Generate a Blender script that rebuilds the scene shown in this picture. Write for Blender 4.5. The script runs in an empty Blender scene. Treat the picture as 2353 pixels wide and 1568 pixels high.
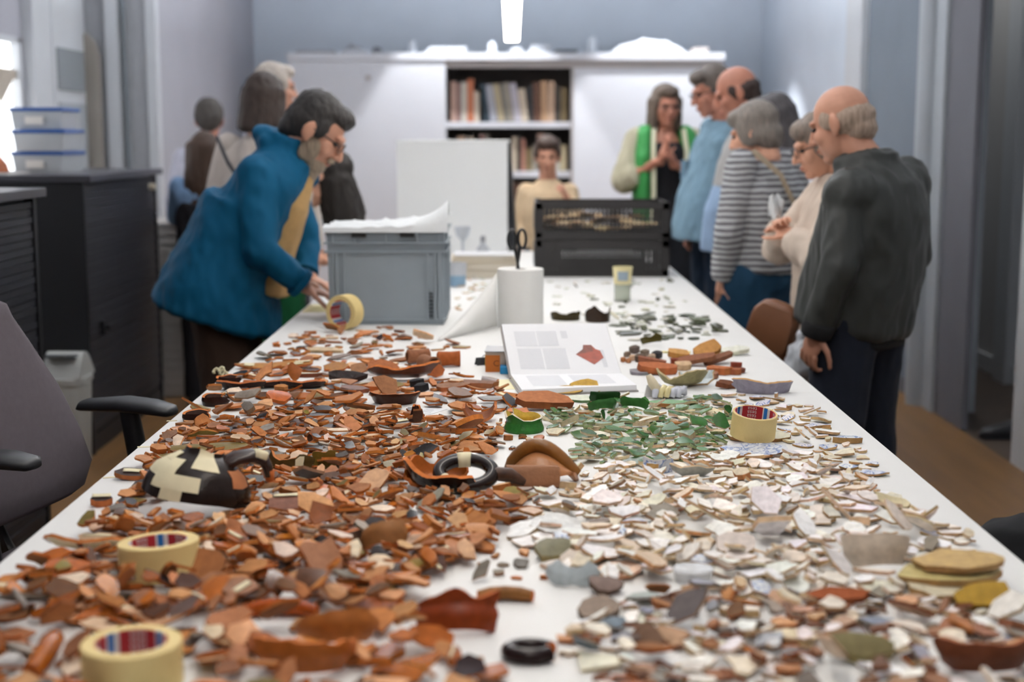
import bpy, bmesh, math, random
import numpy as np
from mathutils import Vector, Matrix, noise, Euler

SC = bpy.context.scene
COL = SC.collection
RNG = random.Random(7)
V = Vector
PI = math.pi

# ------------------------------------------------------------------ camera, world, exposure
FPX, CX, CY = 3268.0, 1176.5, 784.0          # 50 mm lens on a 36 mm sensor, 2353 px wide
CAMH, TZ = 1.37, 0.76                         # camera height, table-top height
PITCH = math.atan((784.0 - 309.0) / FPX)
cam_d = bpy.data.cameras.new('camera'); cam_d.lens = 50.0; cam_d.sensor_width = 36.0
cam = bpy.data.objects.new('camera', cam_d); COL.objects.link(cam)
cam.location = (0, 0, CAMH); cam.rotation_euler = (PI / 2 - PITCH, 0, 0)
cam_d.dof.use_dof = True; cam_d.dof.focus_distance = 2.92; cam_d.dof.aperture_fstop = 2.7
cam_d.clip_end = 60
SC.camera = cam
SC.view_settings.view_transform = 'Standard'; SC.view_settings.look = 'None'
SC.view_settings.gamma = 1.0; SC.view_settings.use_curve_mapping = False
SC.view_settings.exposure = 0.14
w = bpy.data.worlds.new('world'); SC.world = w; w.use_nodes = True
w.node_tree.nodes['Background'].inputs[0].default_value = (0.80, 0.88, 1.0, 1)
w.node_tree.nodes['Background'].inputs[1].default_value = 1.0
LAMP_W, ADDED_UP, SPOT_W = 14.5, 100.0, 260.0   # strength of the pendant diffusers, of the added unseen uplights, watts of the ceiling spots

# ------------------------------------------------------------------ photograph -> place
_f = V((0, math.cos(PITCH), -math.sin(PITCH))); _u = V((0, math.sin(PITCH), math.cos(PITCH)))
def ray(px, py):
    return V(((px - CX) / FPX, 0, 0)) + _f - _u * ((py - CY) / FPX)
def G(px, py, z=TZ):
    d = ray(px, py); t = (z - CAMH) / d.z
    return V((d.x * t, d.y * t, z))
def D(px, py, y):
    d = ray(px, py); t = y / d.y
    return V((d.x * t, y, CAMH + d.z * t))
def ppm(y, z=TZ):
    return FPX / (y * math.cos(PITCH) - (z - CAMH) * math.sin(PITCH))

# ------------------------------------------------------------------ colours and materials
def lin(h):
    h = h.lstrip('#'); o = []
    for i in (0, 2, 4):
        c = int(h[i:i + 2], 16) / 255
        o.append(c / 12.92 if c <= 0.04045 else ((c + 0.055) / 1.055) ** 2.4)
    return tuple(o)
MATS = {}
def mat(name, hexc, rough=0.6, var=0.0, scale=20.0, bump=0.0, bscale=200.0, metal=0.0, spec=0.5, trans=0.0, coat=0.0, emit=None, estr=0.0, ior=1.45, stretch=None, alpha=1.0):
    if name in MATS: return MATS[name]
    m = bpy.data.materials.new(name); m.use_nodes = True
    nt = m.node_tree; b = nt.nodes['Principled BSDF']; L = nt.links.new
    col = lin(hexc)
    b.inputs['Base Color'].default_value = (*col, 1); b.inputs['Roughness'].default_value = rough
    b.inputs['Metallic'].default_value = metal; b.inputs['Specular IOR Level'].default_value = spec
    b.inputs['Transmission Weight'].default_value = trans; b.inputs['IOR'].default_value = ior
    b.inputs['Coat Weight'].default_value = coat; b.inputs['Alpha'].default_value = alpha
    if emit: b.inputs['Emission Color'].default_value = (*lin(emit), 1); b.inputs['Emission Strength'].default_value = estr
    if var or bump:
        tc = nt.nodes.new('ShaderNodeTexCoord'); src = tc.outputs['Object']
        if stretch:
            mp = nt.nodes.new('ShaderNodeMapping'); mp.inputs['Scale'].default_value = stretch
            L(src, mp.inputs['Vector']); src = mp.outputs['Vector']
    if var:
        n = nt.nodes.new('ShaderNodeTexNoise'); n.inputs['Scale'].default_value = scale; n.inputs['Detail'].default_value = 5
        L(src, n.inputs['Vector'])
        r = nt.nodes.new('ShaderNodeValToRGB')
        r.color_ramp.elements[0].position = 0.3; r.color_ramp.elements[1].position = 0.7
        r.color_ramp.elements[0].color = (*[max(0, c * (1 - var)) for c in col], 1)
        r.color_ramp.elements[1].color = (*[min(1, c * (1 + var)) for c in col], 1)
        L(n.outputs['Fac'], r.inputs['Fac']); L(r.outputs['Color'], b.inputs['Base Color'])
    if bump:
        n2 = nt.nodes.new('ShaderNodeTexNoise'); n2.inputs['Scale'].default_value = bscale; n2.inputs['Detail'].default_value = 3
        L(src, n2.inputs['Vector'])
        bp = nt.nodes.new('ShaderNodeBump'); bp.inputs['Strength'].default_value = bump; bp.inputs['Distance'].default_value = 0.004
        L(n2.outputs['Fac'], bp.inputs['Height']); L(bp.outputs['Normal'], b.inputs['Normal'])
    MATS[name] = m
    return m
def emission(name, hexc, strength):
    if name in MATS: return MATS[name]
    m = bpy.data.materials.new(name); m.use_nodes = True; nt = m.node_tree
    nt.nodes.remove(nt.nodes['Principled BSDF'])
    e = nt.nodes.new('ShaderNodeEmission'); e.inputs[0].default_value = (*lin(hexc), 1); e.inputs[1].default_value = strength
    nt.links.new(e.outputs[0], nt.nodes['Material Output'].inputs[0]); MATS[name] = m
    return m
def stripes(name, h1, h2, period, width, rough=0.85):
    """Knitted stripes across the height of a garment."""
    m = mat(name, h1, rough); nt = m.node_tree; L = nt.links.new; b = nt.nodes['Principled BSDF']
    tc = nt.nodes.new('ShaderNodeTexCoord'); sp = nt.nodes.new('ShaderNodeSeparateXYZ'); L(tc.outputs['Object'], sp.inputs[0])
    nz = nt.nodes.new('ShaderNodeTexNoise'); nz.inputs['Scale'].default_value = 9; L(tc.outputs['Object'], nz.inputs['Vector'])
    ad = nt.nodes.new('ShaderNodeMath'); ad.operation = 'MULTIPLY_ADD'; ad.inputs[1].default_value = 0.02; L(nz.outputs['Fac'], ad.inputs[0]); L(sp.outputs['Z'], ad.inputs[2])
    md = nt.nodes.new('ShaderNodeMath'); md.operation = 'PINGPONG'; md.inputs[1].default_value = period / 2; L(ad.outputs[0], md.inputs[0])
    gt = nt.nodes.new('ShaderNodeMath'); gt.operation = 'GREATER_THAN'; gt.inputs[1].default_value = width / 2; L(md.outputs[0], gt.inputs[0])
    mx = nt.nodes.new('ShaderNodeMix'); mx.data_type = 'RGBA'
    mx.inputs['A'].default_value = (*lin(h2), 1); mx.inputs['B'].default_value = (*lin(h1), 1)
    L(gt.outputs[0], mx.inputs['Factor']); L(mx.outputs['Result'], b.inputs['Base Color'])
    return m

# ------------------------------------------------------------------ objects
def tag(o, label=None, cat=None, group=None, kind=None):
    if label: o['label'] = label
    if cat: o['category'] = cat
    if group: o['group'] = group
    if kind: o['kind'] = kind
    return o
def empty(name, loc, rz=0.0, label=None, cat=None, group=None):
    o = bpy.data.objects.new(name, None); COL.objects.link(o)
    o.empty_display_size = 0.05; o.location = loc; o.rotation_euler = (0, 0, rz)
    return tag(o, label, cat, group)
def copy_tree(o, parent=None):
    c = o.copy(); COL.objects.link(c); c.parent = parent
    for ch in list(o.children): copy_tree(ch, c)
    return c

class MB:
    """Collects shapes and links them as ONE mesh object."""
    def __init__(s, off=(0, 0, 0)): s.v = []; s.f = []; s.m = []; s.off = V(off)
    def add(s, vs, fs, mi=0):
        b = len(s.v); s.v += [V(x) for x in vs]; s.f += [tuple(b + i for i in f) for f in fs]; s.m += [mi] * len(fs)
        return s
    def box(s, c, size, R=None, mi=0):
        c = V(c); h = V(size) * 0.5; vs = []
        for z in (-1, 1):
            for x, y in ((-1, -1), (1, -1), (1, 1), (-1, 1)):
                p = V((x * h.x, y * h.y, z * h.z)); vs.append(c + (R @ p if R else p))
        return s.add(vs, [(0, 3, 2, 1), (4, 5, 6, 7), (0, 1, 5, 4), (1, 2, 6, 5), (2, 3, 7, 6), (3, 0, 4, 7)], mi)
    def hexa(s, eight, mi=0):
        return s.add(eight, [(0, 3, 2, 1), (4, 5, 6, 7), (0, 1, 5, 4), (1, 2, 6, 5), (2, 3, 7, 6), (3, 0, 4, 7)], mi)
    def span(s, x0, x1, y0, y1, z0, z1, mi=0):
        return s.box(((x0 + x1) / 2, (y0 + y1) / 2, (z0 + z1) / 2), (abs(x1 - x0), abs(y1 - y0), abs(z1 - z0)), None, mi)
    def lathe(s, prof, n=32, a0=0.0, a1=2 * PI, c=(0, 0, 0), R=None, mi=0, closed=False):
        """prof: [(r, z)...]; closed: the profile is a loop."""
        full = abs(a1 - a0 - 2 * PI) < 1e-6; k = len(prof); m = n if full else n + 1; vs = []; fs = []
        for i in range(m):
            a = a0 + (a1 - a0) * i / n
            for r, z in prof:
                p = V((r * math.cos(a), r * math.sin(a), z)); vs.append(V(c) + (R @ p if R else p))
        for i in range(n):
            j = (i + 1) % m
            for q in range(k if closed else k - 1):
                t = (q + 1) % k; fs.append((i * k + q, j * k + q, j * k + t, i * k + t))
        if not full and closed:
            fs.append(tuple(range(k))[::-1]); fs.append(tuple((m - 1) * k + q for q in range(k)))
        return s.add(vs, fs, mi)
    def tube(s, pts, rad, n=10, flat=1.0, cap=True, up=None, closed=False, mi=0):
        """Swept tube; rad a number or one per point; flat squeezes it along the second normal."""
        pts = [V(p) for p in pts]; k = len(pts); rs = [rad] * k if isinstance(rad, (int, float)) else list(rad)
        vs, fs = [], []; prev = V(up) if up else None
        for i, p in enumerate(pts):
            t = (pts[(i + 1) % k] - pts[i - 1]) if closed or 0 < i < k - 1 else (pts[1] - pts[0] if i == 0 else pts[-1] - pts[-2])
            t = t.normalized() if t.length > 1e-9 else V((0, 0, 1))
            if prev is None: prev = t.orthogonal()
            a = (prev - t * prev.dot(t)); a = a.normalized() if a.length > 1e-6 else t.orthogonal().normalized(); prev = a; b = t.cross(a)
            for j in range(n):
                q = 2 * PI * j / n; vs.append(p + a * (rs[i] * math.cos(q) * flat) + b * (rs[i] * math.sin(q)))
        for i in range(k if closed else k - 1):
            for j in range(n):
                i2 = (i + 1) % k; fs.append((i * n + j, i * n + (j + 1) % n, i2 * n + (j + 1) % n, i2 * n + j))
        if cap and not closed:
            fs.append(tuple(range(n))[::-1]); fs.append(tuple((k - 1) * n + j for j in range(n)))
        return s.add(vs, fs, mi)
    def ell(s, c, r, R=None, nu=16, nv=10, mi=0):
        c = V(c); vs = [c + (R @ V((0, 0, -r[2])) if R else V((0, 0, -r[2])))]; fs = []
        for i in range(1, nv):
            a = -PI / 2 + PI * i / nv
            for j in range(nu):
                b = 2 * PI * j / nu; p = V((r[0] * math.cos(a) * math.cos(b), r[1] * math.cos(a) * math.sin(b), r[2] * math.sin(a)))
                vs.append(c + (R @ p if R else p))
        p = V((0, 0, r[2])); vs.append(c + (R @ p if R else p)); top = len(vs) - 1
        for j in range(nu): fs.append((0, 1 + (j + 1) % nu, 1 + j))
        for i in range(nv - 2):
            for j in range(nu):
                q = 1 + i * nu; fs.append((q + j, q + (j + 1) % nu, q + nu + (j + 1) % nu, q + nu + j))
        q = 1 + (nv - 2) * nu
        for j in range(nu): fs.append((q + j, q + (j + 1) % nu, top))
        return s.add(vs, fs, mi)
    def cap(s, p0, r0, p1, r1, n=12, mi=0):
        """Tapered capsule."""
        p0, p1 = V(p0), V(p1); t = p1 - p0
        if t.length < 1e-6: return s.ell(p0, (r0, r0, r0), mi=mi)
        t.normalize(); pts, rr = [], []
        for q in (-0.98, -0.8, -0.45): pts.append(p0 + t * (r0 * q)); rr.append(r0 * math.sqrt(1 - q * q))
        pts.append(p0); rr.append(r0); pts.append(p1); rr.append(r1)
        for q in (0.45, 0.8, 0.98): pts.append(p1 + t * (r1 * q)); rr.append(r1 * math.sqrt(1 - q * q))
        return s.tube(pts, rr, n, mi=mi)
    def loft(s, rings, n=24, mi=0, power=2.0):
        """rings: (centre, u, w) half-axis vectors; closed with fans."""
        vs, fs = [], []; k = len(rings)
        for c, u, w_ in rings:
            for j in range(n):
                a = 2 * PI * j / n; x, y = math.cos(a), math.sin(a)
                x = math.copysign(abs(x) ** (2 / power), x); y = math.copysign(abs(y) ** (2 / power), y)
                vs.append(V(c) + V(u) * x + V(w_) * y)
        for i in range(k - 1):
            for j in range(n): fs.append((i * n + j, i * n + (j + 1) % n, (i + 1) * n + (j + 1) % n, (i + 1) * n + j))
        vs.append(V(rings[0][0])); vs.append(V(rings[-1][0])); a, b = len(vs) - 2, len(vs) - 1
        for j in range(n):
            fs.append((a, (j + 1) % n, j)); fs.append((b, (k - 1) * n + j, (k - 1) * n + (j + 1) % n))
        return s.add(vs, fs, mi)
    def sheet(s, grid, th=0.0008, mi=0):
        """grid[i][j] of points -> thin closed sheet."""
        a, b = len(grid), len(grid[0]); P = [[V(p) for p in row] for row in grid]; vs = []
        for sg in (0.5, -0.5):
            for i in range(a):
                for j in range(b):
                    du = P[min(i + 1, a - 1)][j] - P[max(i - 1, 0)][j]; dv = P[i][min(j + 1, b - 1)] - P[i][max(j - 1, 0)]
                    nn = du.cross(dv); nn = nn.normalized() if nn.length > 1e-12 else V((0, 0, 1))
                    vs.append(P[i][j] + nn * th * sg)
        N = a * b; fs = []
        for i in range(a - 1):
            for j in range(b - 1):
                q = i * b + j; fs.append((q, q + b, q + b + 1, q + 1)); fs.append((N + q, N + q + 1, N + q + b + 1, N + q + b))
        for i in range(a - 1):
            q = i * b; fs.append((q, N + q, N + q + b, q + b)); q = i * b + b - 1; fs.append((q, q + b, N + q + b, N + q))
        for j in range(b - 1):
            q = j; fs.append((q, q + 1, N + q + 1, N + q)); q = (a - 1) * b + j; fs.append((q, N + q, N + q + 1, q + 1))
        return s.add(vs, fs, mi)
    def build(s, name, mats, parent=None, smooth=None, bevel=0.0, label=None):
        me = bpy.data.meshes.new(name)
        me.from_pydata([tuple(p - s.off) for p in s.v], [], s.f)
        mats = mats if isinstance(mats, (list, tuple)) else [mats]
        for m in mats: me.materials.append(m)
        if len(mats) > 1: me.polygons.foreach_set('material_index', s.m)
        bm = bmesh.new(); bm.from_mesh(me); bmesh.ops.recalc_face_normals(bm, faces=bm.faces); bm.to_mesh(me); bm.free()
        if smooth is not None:
            me.polygons.foreach_set('use_smooth', [True] * len(me.polygons))
            if smooth < 180: me.set_sharp_from_angle(angle=math.radians(smooth))
        me.update()
        o = bpy.data.objects.new(name, me); COL.objects.link(o)
        if parent: o.parent = parent
        if bevel:
            md = o.modifiers.new('bevel', 'BEVEL'); md.width = bevel; md.segments = 2; md.limit_method = 'ANGLE'
        if label: o['label'] = label
        return o

def remeshed(mb, vox, smooth=4, fac=0.5):
    """Union of the collected closed shapes as one continuous surface: (points, quads)."""
    me = bpy.data.meshes.new('tmp'); me.from_pydata([tuple(p) for p in mb.v], [], mb.f)
    bm = bmesh.new(); bm.from_mesh(me); bmesh.ops.recalc_face_normals(bm, faces=bm.faces); bm.to_mesh(me); bm.free()
    o = bpy.data.objects.new('tmp', me); COL.objects.link(o)
    r = o.modifiers.new('r', 'REMESH'); r.mode = 'VOXEL'; r.voxel_size = vox
    if smooth: sm = o.modifiers.new('s', 'SMOOTH'); sm.factor = fac; sm.iterations = smooth
    dg = bpy.context.evaluated_depsgraph_get(); ev = o.evaluated_get(dg); em = ev.to_mesh()
    n = len(em.vertices); co = np.empty(n * 3, dtype=np.float32); em.vertices.foreach_get('co', co)
    no = np.empty(n * 3, dtype=np.float32); em.vertices.foreach_get('normal', no)
    fs = [tuple(p.vertices) for p in em.polygons]
    ev.to_mesh_clear(); bpy.data.objects.remove(o); bpy.data.meshes.remove(me)
    return co.reshape(-1, 3), no.reshape(-1, 3), fs
def folds(co, no, amp, freq, stretch=(1, 1, 1), seed=0.0):
    out = co.copy()
    for i, (p, q) in enumerate(zip(co, no)):
        x = V((p[0] * stretch[0] * freq + seed, p[1] * stretch[1] * freq + seed * 0.7, p[2] * stretch[2] * freq))
        d = amp * (noise.noise(x) + 0.7 * (0.35 - abs(noise.noise(x * 1.9 + V((7, 3, 1))))) * 1.6 + 0.3 * noise.noise(x * 4.1))
        out[i] = p + q * d
    return out
def raw_obj(name, parts, m, parent=None, label=None):
    """parts: [(points, faces)...] joined into one smooth mesh object."""
    vs, fs, b = [], [], 0
    for co, f in parts:
        vs.append(np.asarray(co, dtype=np.float32)); fs += [tuple(i + b for i in q) for q in f]; b += len(co)
    me = bpy.data.meshes.new(name); me.from_pydata(np.concatenate(vs).tolist(), [], fs); me.materials.append(m)
    me.polygons.foreach_set('use_smooth', [True] * len(me.polygons)); me.update()
    o = bpy.data.objects.new(name, me); COL.objects.link(o)
    if parent: o.parent = parent
    if label: o['label'] = label
    return o
def text_mesh(body, size, depth=0.0):
    cu = bpy.data.curves.new('t', 'FONT'); cu.body = body; cu.size = size; cu.align_x = 'CENTER'; cu.align_y = 'CENTER'; cu.extrude = depth; cu.resolution_u = 3
    o = bpy.data.objects.new('t', cu); COL.objects.link(o); dg = bpy.context.evaluated_depsgraph_get()
    ev = o.evaluated_get(dg); me = ev.to_mesh(); vs = [v.co.copy() for v in me.vertices]; fs = [tuple(p.vertices) for p in me.polygons]
    ev.to_mesh_clear(); bpy.data.objects.remove(o); bpy.data.curves.remove(cu)
    return vs, fs
# ------------------------------------------------------------------ lamps of the room
ORD = ['', 'second', 'third', 'fourth']
m_alu = mat('lamp_aluminium', '#c9ccd0', 0.35, metal=0.8)
m_diff = emission('lamp_diffuser', '#fff6ea', LAMP_W)
m_up = emission('added_uplight_glow', '#f6f4f4', ADDED_UP)  # glow added on top of the pendants to raise ambient light off the ceiling
m_up2 = emission('added_uplight_glow_far', '#f0f4fa', ADDED_UP * 3.0)  # stronger added glow on the far pendant, brightens the back wall
def pendant(y0, y1, label, mu=None):
    t = empty('pendant_lamp', (0, (y0 + y1) / 2, 1.98), 0, label, 'lamp', 'pendant lamps over the table')
    L = (y1 - y0) / 2
    MB().span(-0.046, 0.046, -L, L, 0.012, 0.06).build('housing', m_alu, t, bevel=0.004)
    MB().span(-0.042, 0.042, -L + 0.01, L - 0.01, 0.0, 0.012).build('diffuser', m_diff, t)
    MB().span(-0.036, 0.036, -L + 0.02, L - 0.02, 0.058, 0.063).build('added_uplight', mu or m_up, t)
    for sy in (-L * 0.8, L * 0.8):
        MB().tube([(0, sy, 0.06), (0, sy, 1.22)], 0.0025, 6).build('wire', m_alu, t)
pendant(6.75, 9.6, 'white linear pendant lamp hanging above the far end of the table', m_up2)
pendant(3.5, 6.35, 'white linear pendant lamp hanging over the middle of the table')
pendant(0.3, 3.15, 'white linear pendant lamp hanging over the near end of the table')
def spot(x, y, tx, ty, tz, label):
    t = empty('ceiling_spotlight', (x, y, 3.2), 0, label, 'lamp', 'ceiling spots in front of the bookcase')
    MB().lathe([(0.0, 0), (0.045, 0), (0.045, -0.10), (0.038, -0.10), (0.036, -0.06), (0.0, -0.055)], 20).build('lamp_shade', m_alu, t, 40)
    d = bpy.data.lights.new('spot_bulb', 'SPOT'); d.energy = SPOT_W; d.spot_size = math.radians(66); d.spot_blend = 0.22; d.shadow_soft_size = 0.04; d.color = (0.97, 0.98, 1.0)
    o = bpy.data.objects.new('spot_bulb', d); COL.objects.link(o)
    o.location = (x, y, 3.09)
    o.rotation_euler = (V((tx, ty, tz)) - o.location).to_track_quat('-Z', 'Y').to_euler()
spot(-0.28, 10.75, -0.28, 10.76, 1.2, 'small round ceiling spot above the left bookcase doors')
spot(1.25, 10.75, 1.25, 10.76, 1.2, 'small round ceiling spot above the right bookcase door')

# ------------------------------------------------------------------ the setting
def struct(name, mb, m, parent=None, bevel=0.0):
    o = mb.build(name, m, parent, bevel=bevel)
    if not parent: o['kind'] = 'structure'
    return o
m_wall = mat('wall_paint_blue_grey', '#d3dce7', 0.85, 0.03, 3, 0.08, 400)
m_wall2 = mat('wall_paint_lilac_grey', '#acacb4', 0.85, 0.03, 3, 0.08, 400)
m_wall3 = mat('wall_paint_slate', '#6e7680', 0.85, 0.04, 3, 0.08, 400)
m_dark = mat('wall_panel_dark_grey', '#5d5d63', 0.7, 0.05, 4)
m_white = mat('painted_white_trim', '#cdd0d4', 0.55, 0.02, 5)
m_ceil = mat('ceiling_white', '#d6d8da', 0.9)
m_floor = mat('floor_brown_laminate', '#7a5833', 0.42, 0.22, 2.2, 0.04, 60, stretch=(6, 0.5, 1))
m_floor2 = mat('floor_dark_wood', '#4a3d33', 0.5, 0.2, 3, stretch=(1, 6, 1))
struct('floor', MB().span(-2.9, 2.1, -1.0, 12.3, -0.1, 0), m_floor)
struct('ceiling', MB().span(-3.0, 4.2, -1.0, 12.5, 3.2, 3.3), m_ceil)
struct('wall_back', MB().span(-2.9, 2.3, 12.2, 12.4, 0, 3.2), m_wall)
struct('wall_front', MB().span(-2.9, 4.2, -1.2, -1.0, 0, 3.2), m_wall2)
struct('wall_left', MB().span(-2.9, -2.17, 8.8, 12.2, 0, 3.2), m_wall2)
# left wall nearer: window, post, panelled door, jog with a board and a pipe
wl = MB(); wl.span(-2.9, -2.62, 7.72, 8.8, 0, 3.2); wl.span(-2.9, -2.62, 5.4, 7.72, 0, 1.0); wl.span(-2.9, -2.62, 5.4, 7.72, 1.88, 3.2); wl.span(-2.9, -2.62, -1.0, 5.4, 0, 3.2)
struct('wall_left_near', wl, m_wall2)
wn = struct('window_1', MB().span(-2.69, -2.66, 5.4, 7.72, 1.0, 1.88), mat('window_frosted_light', '#eef1f4', 0.5, emit='#f4f6f8', estr=2.0))
fr = MB()
for y in (5.42, 7.70): fr.span(-2.66, -2.615, y - 0.02, y + 0.02, 1.0, 1.88)
fr.span(-2.66, -2.615, 5.4, 7.72, 1.0, 1.03); fr.span(-2.66, -2.615, 5.4, 7.72, 1.85, 1.88)
fr.build('window_frame', m_white, wn)
m_fl = mat('linen_pennant', '#b9aea0', 0.9, 0.05)
bl = MB(); bl.span(-2.645, -2.635, 5.45, 7.68, 1.66, 1.71)
for k in range(5):
    y = 5.47 + k * 0.44; bl.add([(-2.64, y, 1.67), (-2.64, y + 0.42, 1.67), (-2.64, y + 0.21, 1.53), (-2.634, y, 1.67), (-2.634, y + 0.42, 1.67), (-2.634, y + 0.21, 1.53)], [(0, 1, 2), (5, 4, 3), (0, 3, 4, 1), (1, 4, 5, 2), (2, 5, 3, 0)])
pn = bl.build('pennant_garland', m_fl); tag(pn, 'grey linen pennant garland strung across the bright window', 'garland')
struct('trim_1', MB().span(-2.62, -2.56, 7.76, 8.06, 0, 3.2), m_white)
dl = struct('door_1', MB().span(-2.62, -2.58, 8.14, 8.76, 0, 3.2), m_white)
m_dp = mat('door_panel_grey', '#a4a9ae', 0.6)
MB().span(-2.58, -2.57, 8.2, 8.7, 1.62, 1.86).build('door_panel', mat('door_panel_dark', '#83888c', 0.6), dl)
MB().span(-2.58, -2.57, 8.2, 8.7, 0.2, 1.55).build('door_panel', m_dp, dl)
struct('trim_2', MB().span(-2.62, -2.17, 8.77, 8.8, 0, 3.2), mat('pier_grey', '#a2a4a8', 0.8, 0.03))
struct('trim_3', MB().span(-2.21, -2.15, 8.75, 8.84, 0, 3.2), m_white)
pa = MB(); pa.loft([((-2.55, 8.75, 0.0), (0.065, 0, 0), (0, 0.02, 0)), ((-2.55, 8.75, 1.84), (0.065, 0, 0), (0, 0.02, 0)), ((-2.56, 8.75, 1.92), (0.05, 0, 0), (0, 0.02, 0)), ((-2.58, 8.75, 1.97), (0.02, 0, 0), (0, 0.02, 0))])
struct('trim_4', pa, mat('beige_arch_board', '#958f88', 0.8))
struct('trim_5', MB().tube([(-2.34, 8.74, 0), (-2.335, 8.74, 1.6), (-2.345, 8.74, 2.6), (-2.345, 8.74, 3.2)], 0.014, 10), mat('pipe_grey', '#6f767b', 0.6))
struct('trim_12', MB().span(-2.45, -2.37, 8.73, 8.77, 0, 3.2), m_white)
# right wall: light part, bright pier, recessed slate part, pilaster, dark jamb, opening, near pier
struct('wall_right', MB().span(2.1, 2.3, 8.95, 12.2, 0, 3.2), m_wall)
struct('trim_6', MB().span(2.06, 2.3, 8.55, 8.95, 0, 3.2), m_white)
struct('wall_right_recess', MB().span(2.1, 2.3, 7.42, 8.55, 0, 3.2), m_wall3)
pil = MB(); pil.span(2.08, 2.3, 6.95, 7.42, 0, 3.2); pil.tube([(2.08, 7.18, 0), (2.08, 7.18, 3.2)], 0.06, 20)
struct('trim_7', pil, mat('pilaster_grey', '#a4a9ae', 0.6, 0.02, 5))
struct('trim_8', MB().span(2.1, 2.13, 6.52, 6.95, 0, 3.2), m_dark)
struct('wall_right_near', MB().span(2.1, 2.3, -1.0, 5.86, 0, 3.2), m_white)
struct('trim_9', MB().span(2.1, 2.3, 5.86, 6.52, 2.3, 3.2), m_white)
struct('floor_side_room', MB().span(2.1, 4.2, 3.0, 12.3, -0.1, -0.002), m_floor2)
inner = MB(); inner.span(2.78, 2.9, 5.5, 12.2, 0.0, 3.2)
struct('wall_side_room', inner, mat('side_room_white', '#c3c2c2', 0.7))
struct('trim_10', MB().span(2.72, 2.78, 7.75, 7.95, 0, 3.2).span(2.72, 2.78, 7.0, 7.12, 0, 3.2), m_white)
struct('baseboard_side', MB().span(2.76, 2.78, 5.5, 12.2, 0, 0.1), m_white)
struct('baseboard_right', MB().span(2.09, 2.1, 7.42, 8.55, 0, 0.08).span(2.09, 2.1, 8.95, 12.2, 0, 0.08), m_dark)
struct('trim_11', MB().tube([(2.07, 5.5, 0.02), (2.05, 5.5, 0.02), (2.05, 5.5, 0.06)], 0.018, 10), m_dark)
t = empty('added_side_lamp', (2.40, 7.9, 3.2), 0, 'flat ceiling lamp added unseen to brighten the side room', 'lamp')  # unseen lamp added to lighten the view through the opening
MB().span(-.12, .12, -.5, .5, -.05, 0).build('housing', m_alu, t); MB().span(-.11, .11, -.48, .48, -.056, -.05).build('diffuser', emission('added_side_glow', '#f4f2ee', 18.0), t)
# ------------------------------------------------------------------ tables
m_top = mat('table_top_white', '#e3e3e1', 0.55, 0.015, 6, spec=0.3)
m_edge = mat('table_edge_grey', '#9c9d9d', 0.5)
m_steel = mat('table_steel_grey', '#8f9498', 0.4, metal=0.6)
SEAM = G(463, 903).y
def table(y0, y1, label):
    t = empty('work_table', (0, (y0 + y1) / 2, 0), 0, label, 'table', 'white tables pushed end to end')
    L = (y1 - y0) / 2 - 0.0012
    MB().span(-0.737, 0.737, -L, L, TZ - 0.026, TZ).build('table_top', [m_top], t, bevel=0.0022)
    for sx in (-0.66, 0.66):
        MB().span(sx - 0.015, sx + 0.015, -L + 0.1, L - 0.1, TZ - 0.075, TZ - 0.026).build('rail', m_steel, t)
    for sx in (-0.66, 0.66):
        for sy in (-L + 0.1, L - 0.1):
            MB().tube([(sx, sy, 0), (sx, sy, TZ - 0.026)], 0.022, 14).build('leg', m_steel, t, 40)
table(1.15, SEAM, 'white work table at the near end, crowded with orange and white sherds')
table(SEAM, 5.42, 'white work table in the middle, carrying the open book and grey crate')
table(5.42, 7.5, 'white work table at the far end, under the black crates')

# ------------------------------------------------------------------ dark tambour cabinets on the left
m_cab = mat('cabinet_charcoal', '#2a2b2f', 0.5, 0.04, 6)
m_cab2 = mat('cabinet_black', '#131418', 0.5)
m_cabtop = mat('cabinet_top_grey', '#3a3a40', 0.35)
m_slat = mat('shutter_slat_charcoal', '#25252b', 0.5, 0.05, 8)
def cabinet(x0, x1, y0, y1, label, knob):
    t = empty('tambour_cabinet', ((x0 + x1) / 2, (y0 + y1) / 2, 0), 0, label, 'cabinet', 'dark shutter cabinets along the wall')
    hx, hy = (x1 - x0) / 2, (y1 - y0) / 2
    b = MB(); b.span(-hx, hx - 0.02, -hy, -hy + 0.03, 0, 1.17); b.span(-hx, hx - 0.02, hy - 0.03, hy, 0, 1.17); b.span(-hx, -hx + 0.02, -hy + 0.03, hy - 0.03, 0, 1.17)
    b.span(-hx + 0.02, hx - 0.03, -hy + 0.03, hy - 0.03, 0, 0.08); b.span(-hx + 0.02, hx - 0.05, -hy + 0.03, hy - 0.03, 0.08, 1.17)
    b.build('carcass', m_cab2, t)
    MB().span(-hx - 0.005, hx + 0.012, -hy - 0.01, hy + 0.01, 1.17, 1.2).build('cabinet_top', m_cabtop, t, bevel=0.003)
    n = 44
    for k in range(n):
        z = 0.09 + k * (1.07 / n)
        MB().span(hx - 0.05, hx - 0.028 + (0.003 if k % 2 else 0), -hy + 0.03, hy - 0.03, z, z + 1.07 / n - 0.003).build('slat', m_slat, t)
    MB().span(hx - 0.028, hx - 0.006, knob - 0.02, knob + 0.02, 0.50, 0.56).lathe([(0, 0.02), (0.012, 0.02), (0.012, 0)], 12, c=(hx - 0.006, knob, 0.53), R=Matrix.Rotation(PI / 2, 3, 'Y')).build('lock', m_cab2, t)
    return t
cabinet(-2.12, -1.52, 3.35, 4.62, 'charcoal shutter cabinet behind the office chair, nearer of two', 0.45)
cabinet(-2.38, -1.78, 6.0, 7.24, 'charcoal shutter cabinet carrying blue-lidded boxes, behind the bin', -0.42)
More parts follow.
